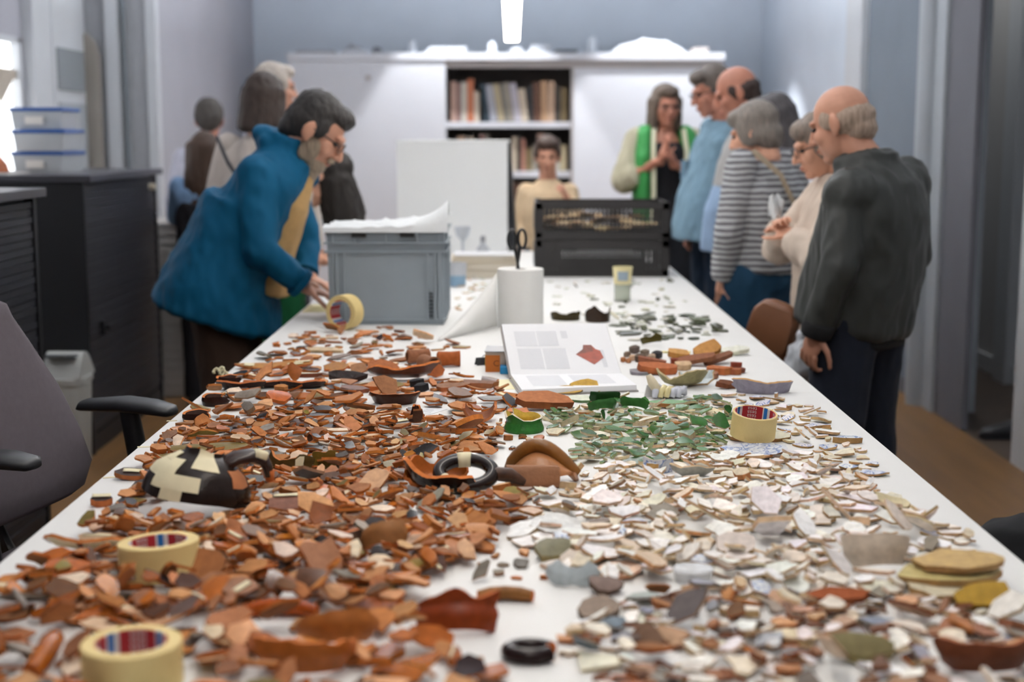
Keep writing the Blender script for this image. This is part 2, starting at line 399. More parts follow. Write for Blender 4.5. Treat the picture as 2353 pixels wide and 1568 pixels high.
MB().lathe([(0.0, 0.0), (0.016, 0.0), (0.016, 0.03), (0, 0.032)], 12).build('mounting_clip', mat('cream_clip', '#cfc6b0', 0.6))
o = bpy.data.objects['mounting_clip']; o.location = (-1.79, 7.05, 1.115); o.rotation_euler = (0, PI / 2, 0); tag(o, 'small cream cover cap on the corner of the far cabinet', 'clip')

# boxes with blue lids
m_clear = mat('clear_box_plastic', '#dbe0e4', 0.25, trans=0.4, ior=1.3)
m_lid = mat('blue_lid_plastic', '#2f5796', 0.4)
m_cont = mat('box_contents_grey', '#8a8580', 0.9, 0.4, 25)
for k, (dx, dy, z, lab) in enumerate(((0, 0, 1.2, 'bottom of the stack, with a paper tag'), (0.01, -0.02, 1.297, 'middle of the stack'), (-0.01, 0.01, 1.394, 'top of the stack, with a paper tag'))):
    t = empty('storage_box', (-2.115 + dx, 6.55 + dy, z), 0.04 * (k - 1), 'clear plastic box with blue lid, ' + lab, 'box', 'blue-lidded boxes on the cabinet')
    b = MB(); w_, d_, h_ = 0.112, 0.15, 0.078
    outer = [(-w_, -d_), (w_, -d_), (w_, d_), (-w_, d_)]; s_ = 0.93
    vs = [(x * s_, y * s_, 0) for x, y in outer] + [(x, y, h_) for x, y in outer] + [(x * 0.97, y * 0.97, h_) for x, y in outer] + [(x * s_ * 0.97, y * s_ * 0.97, 0.003) for x, y in outer]
    fs = [(0, 3, 2, 1), (12, 13, 14, 15)]
    for i in range(4):
        j = (i + 1) % 4; fs += [(i, j, 4 + j, 4 + i), (4 + i, 4 + j, 8 + j, 8 + i), (8 + i, 8 + j, 12 + j, 12 + i)]
    b.add(vs, fs).build('tub', m_clear, t)
    MB().span(-w_ * .88, w_ * .88, -d_ * .88, d_ * .88, 0.006, 0.035 + 0.012 * k).build('contents', m_cont, t, bevel=0.01)
    l = MB(); l.span(-w_ - 0.006, w_ + 0.006, -d_ - 0.006, d_ + 0.006, h_, h_ + 0.016); l.span(-w_ * .8, w_ * .8, -d_ * .8, d_ * .8, h_ + 0.012, h_ + 0.018)
    l.build('lid', m_lid, t, bevel=0.004)
    if k != 1: MB().span(-0.05, 0.03, -d_ - 0.004, -d_ - 0.0005, 0.02, 0.055).build('paper_tag', mat('paper_tag_white', '#d8d5cf', 0.8), t)
# terracotta bowl and grey pot piece beside the boxes
def bowl_piece(name, loc, R, hexc, label, cat, a0, a1, tilt):
    pr = [(0.02, 0.0), (0.06, 0.012), (0.09, 0.05), (0.098, 0.085), (0.091, 0.087), (0.083, 0.052), (0.055, 0.02), (0.0, 0.012)]
    o = MB().lathe([(r * R, z * R) for r, z in pr], 28, a0, a1, closed=abs(a1 - a0) < 6.2).build(name, mat(name + '_clay', hexc, 0.55, 0.15, 15), None, 50)
    o.location = loc; o.rotation_euler = tilt; return tag(o, label, cat)
o = bowl_piece('terracotta_bowl', (-2.27, 6.19, 1.2895), 0.95, '#9c4f22', 'upturned terracotta bowl beside the blue-lidded boxes', 'bowl', 0, 2 * PI, (PI, 0, 0)); 
m_tray = mat('white_tray', '#c9c8c6', 0.6)
tag(MB(off=(-2.24, 6.19, 1.2)).span(-2.35, -2.13, 6.06, 6.33, 1.2, 1.206).build('bowl_mat', m_tray), 'thin white paper under the upturned terracotta bowl', 'paper').location = (-2.24, 6.19, 1.2)

# swing bin
t = empty('swing_bin', (-1.845, 5.84, 0), 0, 'white plastic swing-lid bin in front of the dark cabinet', 'bin')
m_bin = mat('bin_white', '#b9bbb8', 0.5)
def rr(w_, d_, z): return ((0, 0, z), (w_, 0, 0), (0, d_, 0))
MB().loft([rr(0.062, 0.085, 0), rr(0.066, 0.09, 0.01), rr(0.078, 0.105, 0.35)], 28, power=4).build('bin_body', m_bin, t, 50)
MB().loft([rr(0.083, 0.11, 0.35), rr(0.083, 0.11, 0.375), rr(0.077, 0.104, 0.38)], 28, power=4).build('rim', m_bin, t, 50)
b = MB(); prof = [(-0.104 + 0.208 * i / 10, 0.38 + 0.10 * math.sin(PI * (i / 10) ** 0.8)) for i in range(11)]
for i in range(10):
    (y0, z0), (y1, z1) = prof[i], prof[i + 1]; b.hexa([(-0.077, y0, 0.375), (0.077, y0, 0.375), (0.077, y1, 0.375), (-0.077, y1, 0.375), (-0.077, y0, z0 + .001), (0.077, y0, z0 + .001), (0.077, y1, z1 + .001), (-0.077, y1, z1 + .001)])
b.build('lid', m_bin, t)
MB().span(-0.065, 0.06, -0.108, -0.06, 0.465, 0.475).build('flap', mat('bin_flap_grey', '#54585a', 0.5), t)

# pale stacked drawer boxes by the pier
m_dr = mat('drawer_box_pale', '#dcd9d6', 0.6, 0.05)
for k in range(5):
    t = empty('pale_crate', (-1.885, 7.62, 0.185 * k), 0, ['pale plastic crate at the very bottom of the stack behind the cabinet', 'pale plastic crate, second up in the stack behind the cabinet', 'pale plastic crate in the middle of the stack behind the cabinet', 'pale plastic crate, second from the top behind the cabinet', 'pale plastic crate on top of the stack, under a child\'s hand'][k], 'crate', 'pale crates stacked behind the cabinet')
    b = MB(); b.span(-0.17, 0.17, -0.22, 0.22, 0.0, 0.012); 
    for sx in (-1, 1): b.span(sx * 0.17 - 0.006, sx * 0.17 + 0.006, -0.22, 0.22, 0.0, 0.178)
    for sy in (-1, 1): b.span(-0.17, 0.17, sy * 0.22 - 0.006, sy * 0.22 + 0.006, 0.0, 0.178)
    b.build('shell', m_dr, t)
    r = MB()
    for z in (0.03, 0.075, 0.12, 0.165): r.span(-0.18, 0.18, -0.235, -0.226, z - 0.006, z + 0.006)
    r.build('rib', m_dr, t); MB().span(-0.05, 0.05, -0.232, -0.226, 0.09, 0.11).build('hand_slot', m_cab2, t)

# ------------------------------------------------------------------ white sliding-door bookcase with books
BY = 11.5
t = empty('bookcase', (0, BY, 0), 0, 'long white sliding-door bookcase along the back wall, middle open', 'bookcase')
def XB(px, y=BY): return (px - CX) / ppm(y, 1.5)
bx0, bx1, o0, o1 = XB(684), XB(1642), XB(1030), XB(1311)
m_bc = mat('bookcase_white', '#d4d6dc', 0.5, 0.01, 4)
m_bcg = mat('bookcase_frame_grey', '#a39c99', 0.6)
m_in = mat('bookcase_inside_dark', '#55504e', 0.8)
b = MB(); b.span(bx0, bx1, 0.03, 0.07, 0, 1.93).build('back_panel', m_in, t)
for x in (bx0, o0 - 0.03, o1, bx1 - 0.03): MB().span(x, x + 0.03, -0.40, 0.03, 0, 1.93).build('side_panel', m_bc, t)
MB().span(bx0 - 0.01, bx1 + 0.01, -0.45, 0.07, 1.93, 1.985).build('top', m_bc, t, bevel=0.004)
MB().span(bx0 + 0.03, bx1, -0.425, -0.395, 1.875, 1.93).build('rail', m_bcg, t)
MB().span(bx0, o0, -0.44, -0.41, 0.05, 1.93).build('door', m_bc, t, bevel=0.003)
MB().span(o1, bx1, -0.42, -0.395, 0.05, 1.875).build('door', m_bc, t, bevel=0.003)
MB().span(o1 - 0.012, o1 + 0.004, -0.425, -0.39, 0.05, 1.875).build('door_edge', m_bcg, t)
MB().lathe([(0, 0), (0.02, 0), (0.02, 0.012), (0, 0.014)], 16, c=(XB(860), -0.44, 1.80), R=Matrix.Rotation(PI / 2, 3, 'X')).build('lock', m_bcg, t)
SHZ = [0.10, 0.66, D(1100, 399, BY - 0.4).z - 0.03, D(1100, 286, BY - 0.4).z - 0.03 + 0.004]
for z in SHZ: MB().span(o0, o1 - 0.01, -0.38, 0.03, z, z + 0.045).build('shelf', m_bc, t)
# books: each its own thing
tones = ['#a98a7c', '#7b5f5a', '#b9b3a8', '#b06a4a', '#c1b3a2', '#20323c', '#9d9da6', '#a89a7c', '#6d675f', '#8b8478', '#b4aeb8', '#c4b5a0', '#2c2a2c', '#5a3b2a', '#b08c6c', '#b79a82', '#3a332c', '#6a5a3c', '#c9beb2', '#a07060']
toneword = {'#a98a7c': 'dusty pink', '#7b5f5a': 'mauve brown', '#b9b3a8': 'pale grey', '#b06a4a': 'rust orange', '#c1b3a2': 'beige', '#20323c': 'dark teal', '#9d9da6': 'cool grey', '#a89a7c': 'khaki', '#6d675f': 'dark taupe', '#8b8478': 'taupe', '#b4aeb8': 'lilac grey', '#c4b5a0': 'sand', '#2c2a2c': 'black', '#5a3b2a': 'chocolate brown', '#b08c6c': 'tan', '#b79a82': 'buff', '#3a332c': 'near-black brown', '#6a5a3c': 'olive brown', '#c9beb2': 'ivory', '#a07060': 'clay red'}
row1 = [(0, 0, 1.0, .05), (1, 0, .95, .035), (2, 0, .98, .05), (3, 0, 1.06, .055), (4, .0, .75, .045), (5, .11, .96, .04), (6, .14, .92, .06), (7, .16, .94, .05), (8, .16, .92, .035), (9, .16, .97, .05), (10, .15, .95, .055), (11, .13, .82, .06), (12, .05, .9, .04), (13, .03, .98, .06), (14, .02, 1.02, .05), (15, .0, 1.0, .06), (16, 0, .9, .05), (17, 0, .85, .05)]
m_pg = mat('book_page_edges', '#cfc7b8', 0.9)
rb = random.Random(5)
row2 = [(k, 0.0 if k % 5 else 0.06, rb.uniform(.62, 1.0), rb.uniform(.035, .065)) for k in [12, 15, 4, 12, 1, 8, 13, 12, 14, 18, 11, 16, 19, 17, 9, 0, 5, 2, 7]]
row3 = [(k, 0.0, rb.uniform(.75, 1.0), rb.uniform(.035, .06)) for k in [13, 1, 16, 9, 13, 19, 8, 12, 5, 14, 16, 13, 0, 17, 8, 12, 1, 9, 13]]
cnt = {}
for row, (books, z, hmax) in enumerate(((row1, SHZ[3] + 0.045, 0.335), (row2, SHZ[2] + 0.045, 0.315), (row3, SHZ[1] + 0.045, 0.33))):
    x = o0 + 0.035; fac = (o1 - o0 - 0.07) / sum(q[3] for q in books)
    rn = ('top', 'second', 'lower')[row]
    pl = 0.0; extra = sum(max(0, b2[1] - b1[1]) for b1, b2 in zip(books, books[1:])) * hmax; fac = (o1 - o0 - 0.075 - extra) / sum(q[3] for q in books)
    for k, lean, hh, ww in books:
        w_ = ww * fac * 0.93; h = hmax * hh * 0.92; x += max(0.0, lean - pl) * hmax; pl = lean; d_ = rb.uniform(.19, .24)
        key = (k, row); cnt[key] = cnt.get(key, 0) + 1
        lab = '%s book on the %s open shelf of the white bookcase' % (toneword[tones[k]], rn)
        if lean > 0.1: lab = '%s book leaning on the %s open shelf of the bookcase' % (toneword[tones[k]], rn)
        if cnt[key] > 1: lab = '%s book on the %s open shelf, %s of its colour' % (toneword[tones[k]], rn, ORD[cnt[key] - 1])
        t = empty('book', (x, BY - 0.34, z + 0.002), 0, lab, 'book', 'books on the %s bookcase shelf' % rn)
        t.rotation_euler = (0, -lean, 0)
        mc = mat('book_cover_' + tones[k][1:], tones[k], 0.6, 0.06, 12)
        c = MB(); c.span(0, 0.004, 0, d_, 0, h); c.span(w_ - 0.004, w_, 0, d_, 0, h); c.span(0.004, w_ - 0.004, 0, 0.004, 0, h); c.build('cover', mc, t)
        MB().span(0.004, w_ - 0.004, 0.004, d_ - 0.006, 0.004, h - 0.004).build('pages', m_pg, t)
        x += ww * fac
# things lying on top of the bookcase
m_pap = mat('paper_white', '#b4b8be', 0.7); m_gry = mat('paper_grey', '#8d8e94', 0.8); m_trn = mat('clear_film', '#c4cad2', 0.3)
zt = 1.985
def ontop(name, px0, px1, h, m, label, cat, y=BY - 0.2, d_=0.25, style='flat'):
    x0, x1 = XB(px0), XB(px1); c = ((x0 + x1) / 2, y, zt); b = MB(); L = (x1 - x0) / 2
    if style == 'flat':
        for k in range(3): b.box((0.01 * (k - 1), 0.01 * k, h * (k + .5) / 3), (2 * L * (1 - 0.04 * k), d_, h / 3.02), Matrix.Rotation(0.03 * (k - 1), 3, 'Z'))
        o = b.build(name, m, None, bevel=0.003)
    elif style == 'roll': o = b.tube([(-L, 0, h / 2), (L, 0.02, h / 2)], h / 2, 14).build(name, m, None, 40)
    elif style == 'heap':
        g = [[(-L + 2 * L * i / 12, -d_ / 2 + d_ * j / 6, 0.004 + h * max(0.0, (math.sin(PI * i / 12) ** 0.6) * math.sin(PI * j / 6)) * (0.8 + 0.3 * noise.noise(V((i * .7, j * .9, px0))))) for j in range(7)] for i in range(13)]
        o = b.sheet(g, 0.002).build(name, m, None, 60)
    elif style == 'jar': o = b.lathe([(0, 0), (L, 0), (L, h * .7), (L * .6, h * .85), (L * .6, h), (0, h)], 18).build(name, m, None, 40)
    o.location = c; return tag(o, label, cat)
ontop('paper_pile', 690, 780, 0.03, m_gry, 'low grey paper pile at the far corner of the bookcase top', 'papers', style='flat')
ontop('rolled_sheet', 786, 850, 0.09, m_gry, 'dull grey rolled sheet on the bookcase top', 'roll', BY - .09, .2, style='heap')
ontop('plastic_bag', 800, 862, 0.05, m_pap, 'white plastic bag left on top of the bookcase', 'bag', BY - 0.315, 0.2, 'heap')
ontop('lidded_jar', 862, 886, 0.06, mat('jar_grey', '#6b6d75', 0.4), 'small dark lidded jar on the bookcase top', 'jar', style='jar')
ontop('candle_holder', 945, 962, 0.11, m_trn, 'clear slender glass vase on the bookcase top', 'vase', style='jar')
ontop('envelope_pile', 985, 1075, 0.055, m_pap, 'flat white envelope pile on the bookcase top', 'papers', style='flat')
ontop('glass_bottle', 1122, 1142, 0.10, m_trn, 'short clear bottle beside the hanging lamp on the bookcase', 'bottle', style='jar')
ontop('white_bowl', 1172, 1206, 0.055, m_pap, 'small white bowl under the hanging lamp on the bookcase', 'bowl', style='jar')
ontop('tray_pile', 1215, 1262, 0.07, m_pap, 'pale tray pile on the bookcase top', 'tray', style='flat')
ontop('dark_book', 1268, 1322, 0.035, mat('dark_cover', '#4a5058', 0.6), 'dark flat book lying on the bookcase top', 'book', style='flat')
ontop('clear_vase', 1345, 1368, 0.14, m_trn, 'clear rounded vase standing on the bookcase top', 'vase', style='jar')
ontop('bubble_wrap', 1395, 1566, 0.135, m_pap, 'big heap of white wrapping on the bookcase top', 'wrapping', BY - 0.24, 0.4, 'heap')
ontop('cardboard_lid', 1576, 1612, 0.05, m_bcg, 'grey box lid at the end of the bookcase top', 'lid', style='flat')

# ------------------------------------------------------------------ office chair
m_fab = mat('chair_fabric_mauve_grey', '#5b545a', 0.95, 0.06, 60, 0.25, 900)
m_blk = mat('chair_black_plastic', '#17181b', 0.42, bump=0.05, bscale=500)
def office_chair(loc, rz, label, m_up, with_arms=True):
    """Local frame: the sitter faces -Y."""
    t = empty('office_chair', loc, rz, label, 'chair')
    def soft(L): return L
    rings = []
    for k, (z, hw, y) in enumerate(((0.545, 0.17, 0.235), (0.56, 0.215, 0.24), (0.61, 0.245, 0.237), (0.69, 0.215, 0.245), (0.80, 0.17, 0.27), (0.90, 0.115, 0.30), (0.97, 0.07, 0.32), (1.0, 0.055, 0.325), (1.013, 0.035, 0.327))):
        rings.append(((0, y, z), (hw, 0, 0), (0, 0.042 if 0 < k < 8 else 0.02, 0)))
    MB().loft(rings, 32, power=3.2).build('backrest', m_up, t, 60)
    MB().loft([((0, 0.0, 0.405), (0.20, 0, 0), (0, 0.20, 0)), ((0, 0, 0.415), (0.245, 0, 0), (0, 0.24, 0)), ((0, 0, 0.45), (0.255, 0, 0), (0, 0.25, 0)), ((0, 0, 0.475), (0.245, 0, 0), (0, 0.24, 0)), ((0, 0.0, 0.485), (0.2, 0, 0), (0, 0.2, 0))], 36, power=3.5).build('seat', m_up, t, 60)
    MB().tube([(0, 0.12, 0.40), (0, 0.27, 0.42), (0, 0.325, 0.52), (0, 0.33, 0.72)], [0.03, 0.028, 0.026, 0.022], 10, flat=0.6).build('spine', m_blk, t, 50)
    if with_arms:
        for s in (-1, 1):
            MB().loft([((s * 0.30, 0.275, 0.722), (0.03, 0, 0), (0, 0.0, 0.005)), ((s * 0.30, 0.265, 0.728), (0.040, 0, 0), (0, 0, 0.013)), ((s * 0.295, 0.16, 0.736), (0.045, 0, 0), (0, 0, 0.017)), ((s * 0.285, 0.08, 0.734), (0.044, 0, 0), (0, 0, 0.016)), ((s * 0.28, 0.03, 0.728), (0.034, 0, 0), (0, 0, 0.013)), ((s * 0.28, 0.02, 0.724), (0.02, 0, 0), (0, 0, 0.006))], 20, power=2.6).build('armrest', m_blk, t, 60)
            MB().tube([(s * 0.20, 0.08, 0.41), (s * 0.30, 0.10, 0.42), (s * 0.315, 0.12, 0.50), (s * 0.30, 0.15, 0.72)], [0.028, 0.032, 0.034, 0.03], 12, flat=0.75).build('arm_post', m_blk, t, 50)
    MB().lathe([(0.0, 0.40), (0.09, 0.40), (0.06, 0.36), (0.032, 0.34), (0.03, 0.12), (0.045, 0.10), (0.045, 0.07), (0.0, 0.07)], 18).build('gas_lift', m_blk, t, 40)
    for k in range(5):
        a = 2 * PI * k / 5 + 0.3; d_ = V((math.cos(a), math.sin(a), 0))
        MB().tube([d_ * 0.03 + V((0, 0, 0.10)), d_ * 0.28 + V((0, 0, 0.075))], [0.028, 0.018], 8).build('base_arm', m_blk, t, 50)
        MB().tube([d_ * 0.28 + V((-d_.y * 0.022, d_.x * 0.022, 0.03)), d_ * 0.28 + V((d_.y * 0.022, -d_.x * 0.022, 0.03))], 0.03, 14).build('caster', m_blk, t, 40)
    return t
office_chair((-0.845, 3.0, 0), math.radians(75), 'mauve-grey fabric office chair with black armrests at the table side', m_fab)
m_dkf = mat('chair_fabric_navy_black', '#0d0e12', 0.9, 0.1, 60, 0.3, 800)
t = empty('padded_chair', (1.02, 2.42, 0.012), math.radians(-14), 'black padded low-backed chair at the near right table corner', 'chair')
b = MB(); b.loft([((0, 0.0, 0.415), (0.10, 0, 0), (0, 0.03, 0)), ((0, 0, 0.435), (0.19, 0, 0), (0, 0.06, 0)), ((0, 0.0, 0.555), (0.225, 0, 0), (0, 0.085, 0)), ((0, 0, 0.625), (0.215, 0, 0), (0, 0.09, 0)), ((0, 0, 0.670), (0.18, 0, 0), (0, 0.07, 0)), ((0, 0, 0.690), (0.12, 0, 0), (0, 0.04, 0))], 36, power=2.8)
co, no, fs = remeshed(b, 0.008, 6); raw_obj('backrest', [(folds(co, no, 0.006, 9, (1, 1, .5)), fs)], m_dkf, t)
MB().loft([((0, -0.26, 0.40), (0.19, 0, 0), (0, 0.20, 0)), ((0, -0.26, 0.42), (0.23, 0, 0), (0, 0.23, 0)), ((0, -0.26, 0.46), (0.23, 0, 0), (0, 0.23, 0)), ((0, -0.26, 0.475), (0.18, 0, 0), (0, 0.18, 0))], 32, power=3.5).build('seat', m_dkf, t, 60)
for sx in (-0.16, 0.16): MB().tube([(sx, -0.1, 0.41), (sx, 0.03, 0.44), (sx, 0.05, 0.50)], 0.012, 10).build('back_strut', m_blk, t, 50)
for sx in (-0.19, 0.19):
    for sy in (-0.45, -0.06): MB().tube([(sx, sy, 0.40), (sx * 1.05, sy, 0.0)], 0.012, 10).build('leg', m_blk, t, 50)
# ------------------------------------------------------------------ people
m_skin = mat('skin', '#bd8a72', 0.5, 0.10, 14)
m_skin2 = mat('skin_ruddy', '#b27862', 0.5, 0.12, 14)
m_skin3 = mat('skin_light', '#d09c82', 0.5, 0.10, 14)
m_eye = mat('eye_dark', '#241a16', 0.2)
m_lip = mat('lip', '#9a5347', 0.5)
def hair_mat(name, h): return mat('hair_' + name, h, 0.6, 0.3, 30, 0.8, 60, stretch=(4, 4, 0.6))
def rotm(pitch=0.0, yaw=0.0, roll=0.0):
    """Head turn in degrees: pitch > 0 looks down, yaw > 0 turns to the figure's left (+X), roll tilts."""
    return (Matrix.Rotation(math.radians(yaw), 3, 'Z') @ Matrix.Rotation(math.radians(pitch), 3, 'X') @ Matrix.Rotation(math.radians(roll), 3, 'Y'))
def head_shapes(H, R, s=1.0, nb=None, jaw=1.0):
    b = MB(); P = lambda x, y, z: V(H) + R @ (V((x, y, z)) * s)
    E = lambda c, r, q=None: b.ell(P(*c), [k * s for k in r], R @ q if q else R, 20, 14)
    E((0, .014, .028), (.075, .094, .088)); E((0, -.028, -.035), (.059 * jaw, .064, .084)); E((0, -.066, -.097), (.026 * jaw, .024, .021))
    E((0, -.080, .024), (.047, .016, .013)); E((.036, -.062, -.028), (.025, .024, .028)); E((-.036, -.062, -.028), (.025, .024, .028))
    b.cap(P(0, -.089, .014), .009 * s, P(0, -.113, -.030), .0125 * s, 10); E((.010, -.100, -.034), (.009, .010, .008)); E((-.010, -.100, -.034), (.009, .010, .008))
    E((0, -.089, -.060), (.024, .012, .006)); E((0, -.087, -.072), (.021, .012, .007))
    for sx in (-1, 1):
        E((sx * .079, .010, -.008), (.009, .022, .032), Matrix.Rotation(sx * -.35, 3, 'Z')); E((sx * .074, .004, -.036), (.008, .010, .012))
    b.cap(P(0, .018, -.05), .050 * s, V(nb) if nb else P(0, .04, -.17), .060 * s, 16)
    return b
def hand_shapes(W, d, up, s=1.0, curl=0.35, side=1, point=False):
    """Hand from the wrist W along d; up = back of the hand; side = +1 puts the thumb on d x up."""
    b = MB(); d = V(d).normalized(); up = V(up); up = (up - d * up.dot(d)).normalized(); r = d.cross(up) * side
    W = V(W); k = s
    pc = W + d * .048 * k
    b.ell(pc, (.012 * k, .040 * k, .046 * k), Matrix((up, r, d)).transposed(), 14, 10)
    b.cap(W - d * .02 * k, .024 * k, W + d * .03 * k, .026 * k, 10)
    for i, (off, ln) in enumerate(((.030, .070), (.010, .080), (-.011, .074), (-.030, .058))):
        p = W + d * .082 * k + r * off * k; a = curl * (0.5 if point and i == 0 else 1.0); q = d
        for j, (f, rad) in enumerate(((.45, .0085), (.32, .0076), (.23, .0066))):
            ang = a * (j + .6); q = (d * math.cos(ang * (1 + .2 * j)) - up * math.sin(ang * (1 + .2 * j)) + r * off * 1.6).normalized()
            n_ = p + q * ln * f * k; b.cap(p, rad * k, n_, rad * k * .92, 8); p = n_
    p = W + d * .022 * k + r * .030 * k
    for ln, rad, dd in ((.040, .0115, d * .6 + r * .75 - up * .25), (.032, .0095, d * .85 + r * .35 - up * .35), (.024, .008, d * .95 + r * .05 - up * .4)):
        n_ = p + dd.normalized() * ln * k; b.cap(p, rad * k, n_, rad * .92 * k, 8); p = n_
    return b
STAND = dict(hip=(0.085, 0, .92), knee=(.10, -.015, .50), ankle=(.105, .02, .085), toe=(.12, -.14, .035), pelvis=(0, 0, .95), waist=(0, .005, 1.10), chest=(0, .01, 1.29), neck=(0, .03, 1.46), head=(0, -.005, 1.62),
             sh=(.175, .02, 1.41), el=(.235, .04, 1.13), wr=(.235, -.04, .90))
def person(label, loc, yaw, s=1.0, over=None, head_rot=(0, 0, 0), skin=None, vox=.009, face=True, hcurl=0.4, hand_up=None, hs=1.0):
    """A continuous figure in local metres (facing -Y); over: joints, name or name_r / name_l -> point."""
    J = {}
    for k, p in STAND.items():
        for sd, sx in (('_r', -1), ('_l', 1)): J[k + sd] = V((p[0] * sx, p[1], p[2])) * s
        J[k] = V(p) * s
    for k, p in (over or {}).items():
        if k in ('sh', 'el', 'wr', 'hip', 'knee', 'ankle', 'toe'):
            J[k + '_r'] = V((-p[0], p[1], p[2])); J[k + '_l'] = V(p)
        else: J[k] = V(p)
    t = empty('person', loc, yaw, label, 'person', None)
    R = rotm(*head_rot); skin = skin or m_skin
    b = MB()
    sp = [J['pelvis'], J['waist'], J['chest'], J['neck']]
    rr_ = [(.135, .09), (.115, .08), (.13, .085), (.055, .05)]
    rings = []
    for i, p in enumerate(sp):
        tg = (sp[min(i + 1, 3)] - sp[max(i - 1, 0)]).normalized(); u = V((1, 0, 0)); w_ = tg.cross(u).normalized()
        rings.append((p, u * rr_[i][0] * s, w_ * rr_[i][1] * s))
    b.loft(rings, 20); b.cap(sp[0] - V((0, 0, .04)), .11 * s, sp[0] + V((0, 0, .02)), .11 * s)
    for sd in ('_r', '_l'):
        S_ = J['sh' + sd].lerp(J['chest'], .2) - V((0, 0, .012)); b.cap(J['chest'] + (J['neck'] - J['chest']) * .35, .045 * s, S_, .032 * s); b.cap(S_, .033 * s, J['el' + sd], .032 * s); b.cap(J['el' + sd], .036 * s, J['wr' + sd], .025 * s)
        b.cap(J['hip' + sd], .085 * s, J['knee' + sd], .052 * s); b.cap(J['knee' + sd], .052 * s, J['ankle' + sd], .036 * s); b.cap(J['ankle' + sd], .04 * s, J['toe' + sd], .032 * s)
    co, no, fs = remeshed(b, max(vox, .014), 3); parts = [(co, fs)]
    co, no, fs = remeshed(head_shapes(J['head'], R, s * hs, J['neck']), vox * .55, 3); parts.append((co, fs))
    for sd, sx in (('_r', 1), ('_l', -1)):
        d = (J['wr' + sd] - J['el' + sd]).normalized(); up = (hand_up or {}).get(sd, (0, -.3, 1) if abs(d.z) < .7 else (-sx * 1.0, -.3, 0))
        dd = (hand_up or {}).get('d' + sd, d); cu = hcurl.get(sd, .4) if isinstance(hcurl, dict) else hcurl
        co, no, fs = remeshed(hand_shapes(J['wr' + sd] - V(dd) * .0, dd, up, s, cu, (hand_up or {}).get('s' + sd, sx)), .0042 if vox < .008 else .006, 1); parts.append((co, fs))
    raw_obj('body', parts, skin, t)
    if face:
        for sx in (-1, 1):
            MB().ell(J['head'] + R @ (V((sx * .031, -.079, .003)) * s * hs), (.013 * s, .010 * s, .008 * s), R, 12, 8).build('eye', m_eye, t, 180)
        MB().ell(J['head'] + R @ (V((0, -.0945, -.065)) * s * hs), (.022 * s, .009 * s, .0055 * s), R, 14, 8).build('lips', m_lip, t, 180)
    return t, J, R
def spine(pts, prof, n=28, power=2.3):
    """Torso garment along spine points: prof = [(t, half width, half depth, dy)], t in [0, len-1]."""
    rings = []
    for tt, hw, hd, dy in prof:
        i = min(int(max(tt, 0)), len(pts) - 2); f = tt - i; p = pts[i].lerp(pts[i + 1], f) if 0 <= f <= 1 else pts[i] + (pts[i + 1] - pts[i]) * f
        a = pts[max(i - 0, 0)]; c = pts[min(i + 1, len(pts) - 1)]
        tg = (c - a).normalized(); u = V((1, 0, 0)); w_ = tg.cross(u).normalized(); rings.append((p - w_ * dy, u * hw, w_ * hd))
    return rings
def garment(name, t, m, torso=None, sleeves=None, legs=None, extra=None, vox=.009, fold=.006, ffreq=9, stretch=(1, 1, .45), sm=4, power=2.3, seed=1.0, label=None):
    b = MB()
    if torso: b.loft(torso, 32, power=power)
    for pts, rad in (sleeves or []): b.tube(pts, rad, 14); b.ell(pts[0], (rad[0],) * 3)
    if sleeves:
        for pts, rad in sleeves:
            for p, r in zip(pts[1:-1], rad[1:-1]): b.ell(p, (r, r, r))
    for pts, rad in (legs or []):
        b.tube(pts, rad, 16)
        for p, r in zip(pts[:-1], rad[:-1]): b.ell(p, (r, r, r))
    if extra: extra(b)
    co, no, fs = remeshed(b, vox, sm)
    if fold: co = folds(co, no, fold * 1.15, ffreq * 1.25, stretch, seed)
    return raw_obj(name, [(co, fs)], m, t, label)
def sleeve(J, sd, r0, r1, r2, upto=1.0, over=0.0):
    a, e, w_ = J['sh' + sd], J['el' + sd], J['wr' + sd]; end = e.lerp(w_, upto); r0, r1, r2 = r0 * .80, r1 * .86, r2 * .9
    tk = (e - a).normalized(); a = a + tk * .02 + (V((0, 0, J['neck'].z - .1)) - V((0, 0, a.z))) * 0 - V((a.x, 0, 0)) * .08
    return ([a, a.lerp(e, .5), e, e.lerp(end, .55), end], [r0, (r0 + r1) / 2 * 1.0, r1, (r1 + r2) / 2, r2])
def legpair(J, r0, r1, r2):
    return [([J['hip' + sd], J['hip' + sd].lerp(J['knee' + sd], .5), J['knee' + sd], J['knee' + sd].lerp(J['ankle' + sd], .5), J['ankle' + sd] - V((0, 0, .03))], [r0, (r0 + r1) / 2, r1, (r1 + r2) / 2, r2]) for sd in ('_r', '_l')]
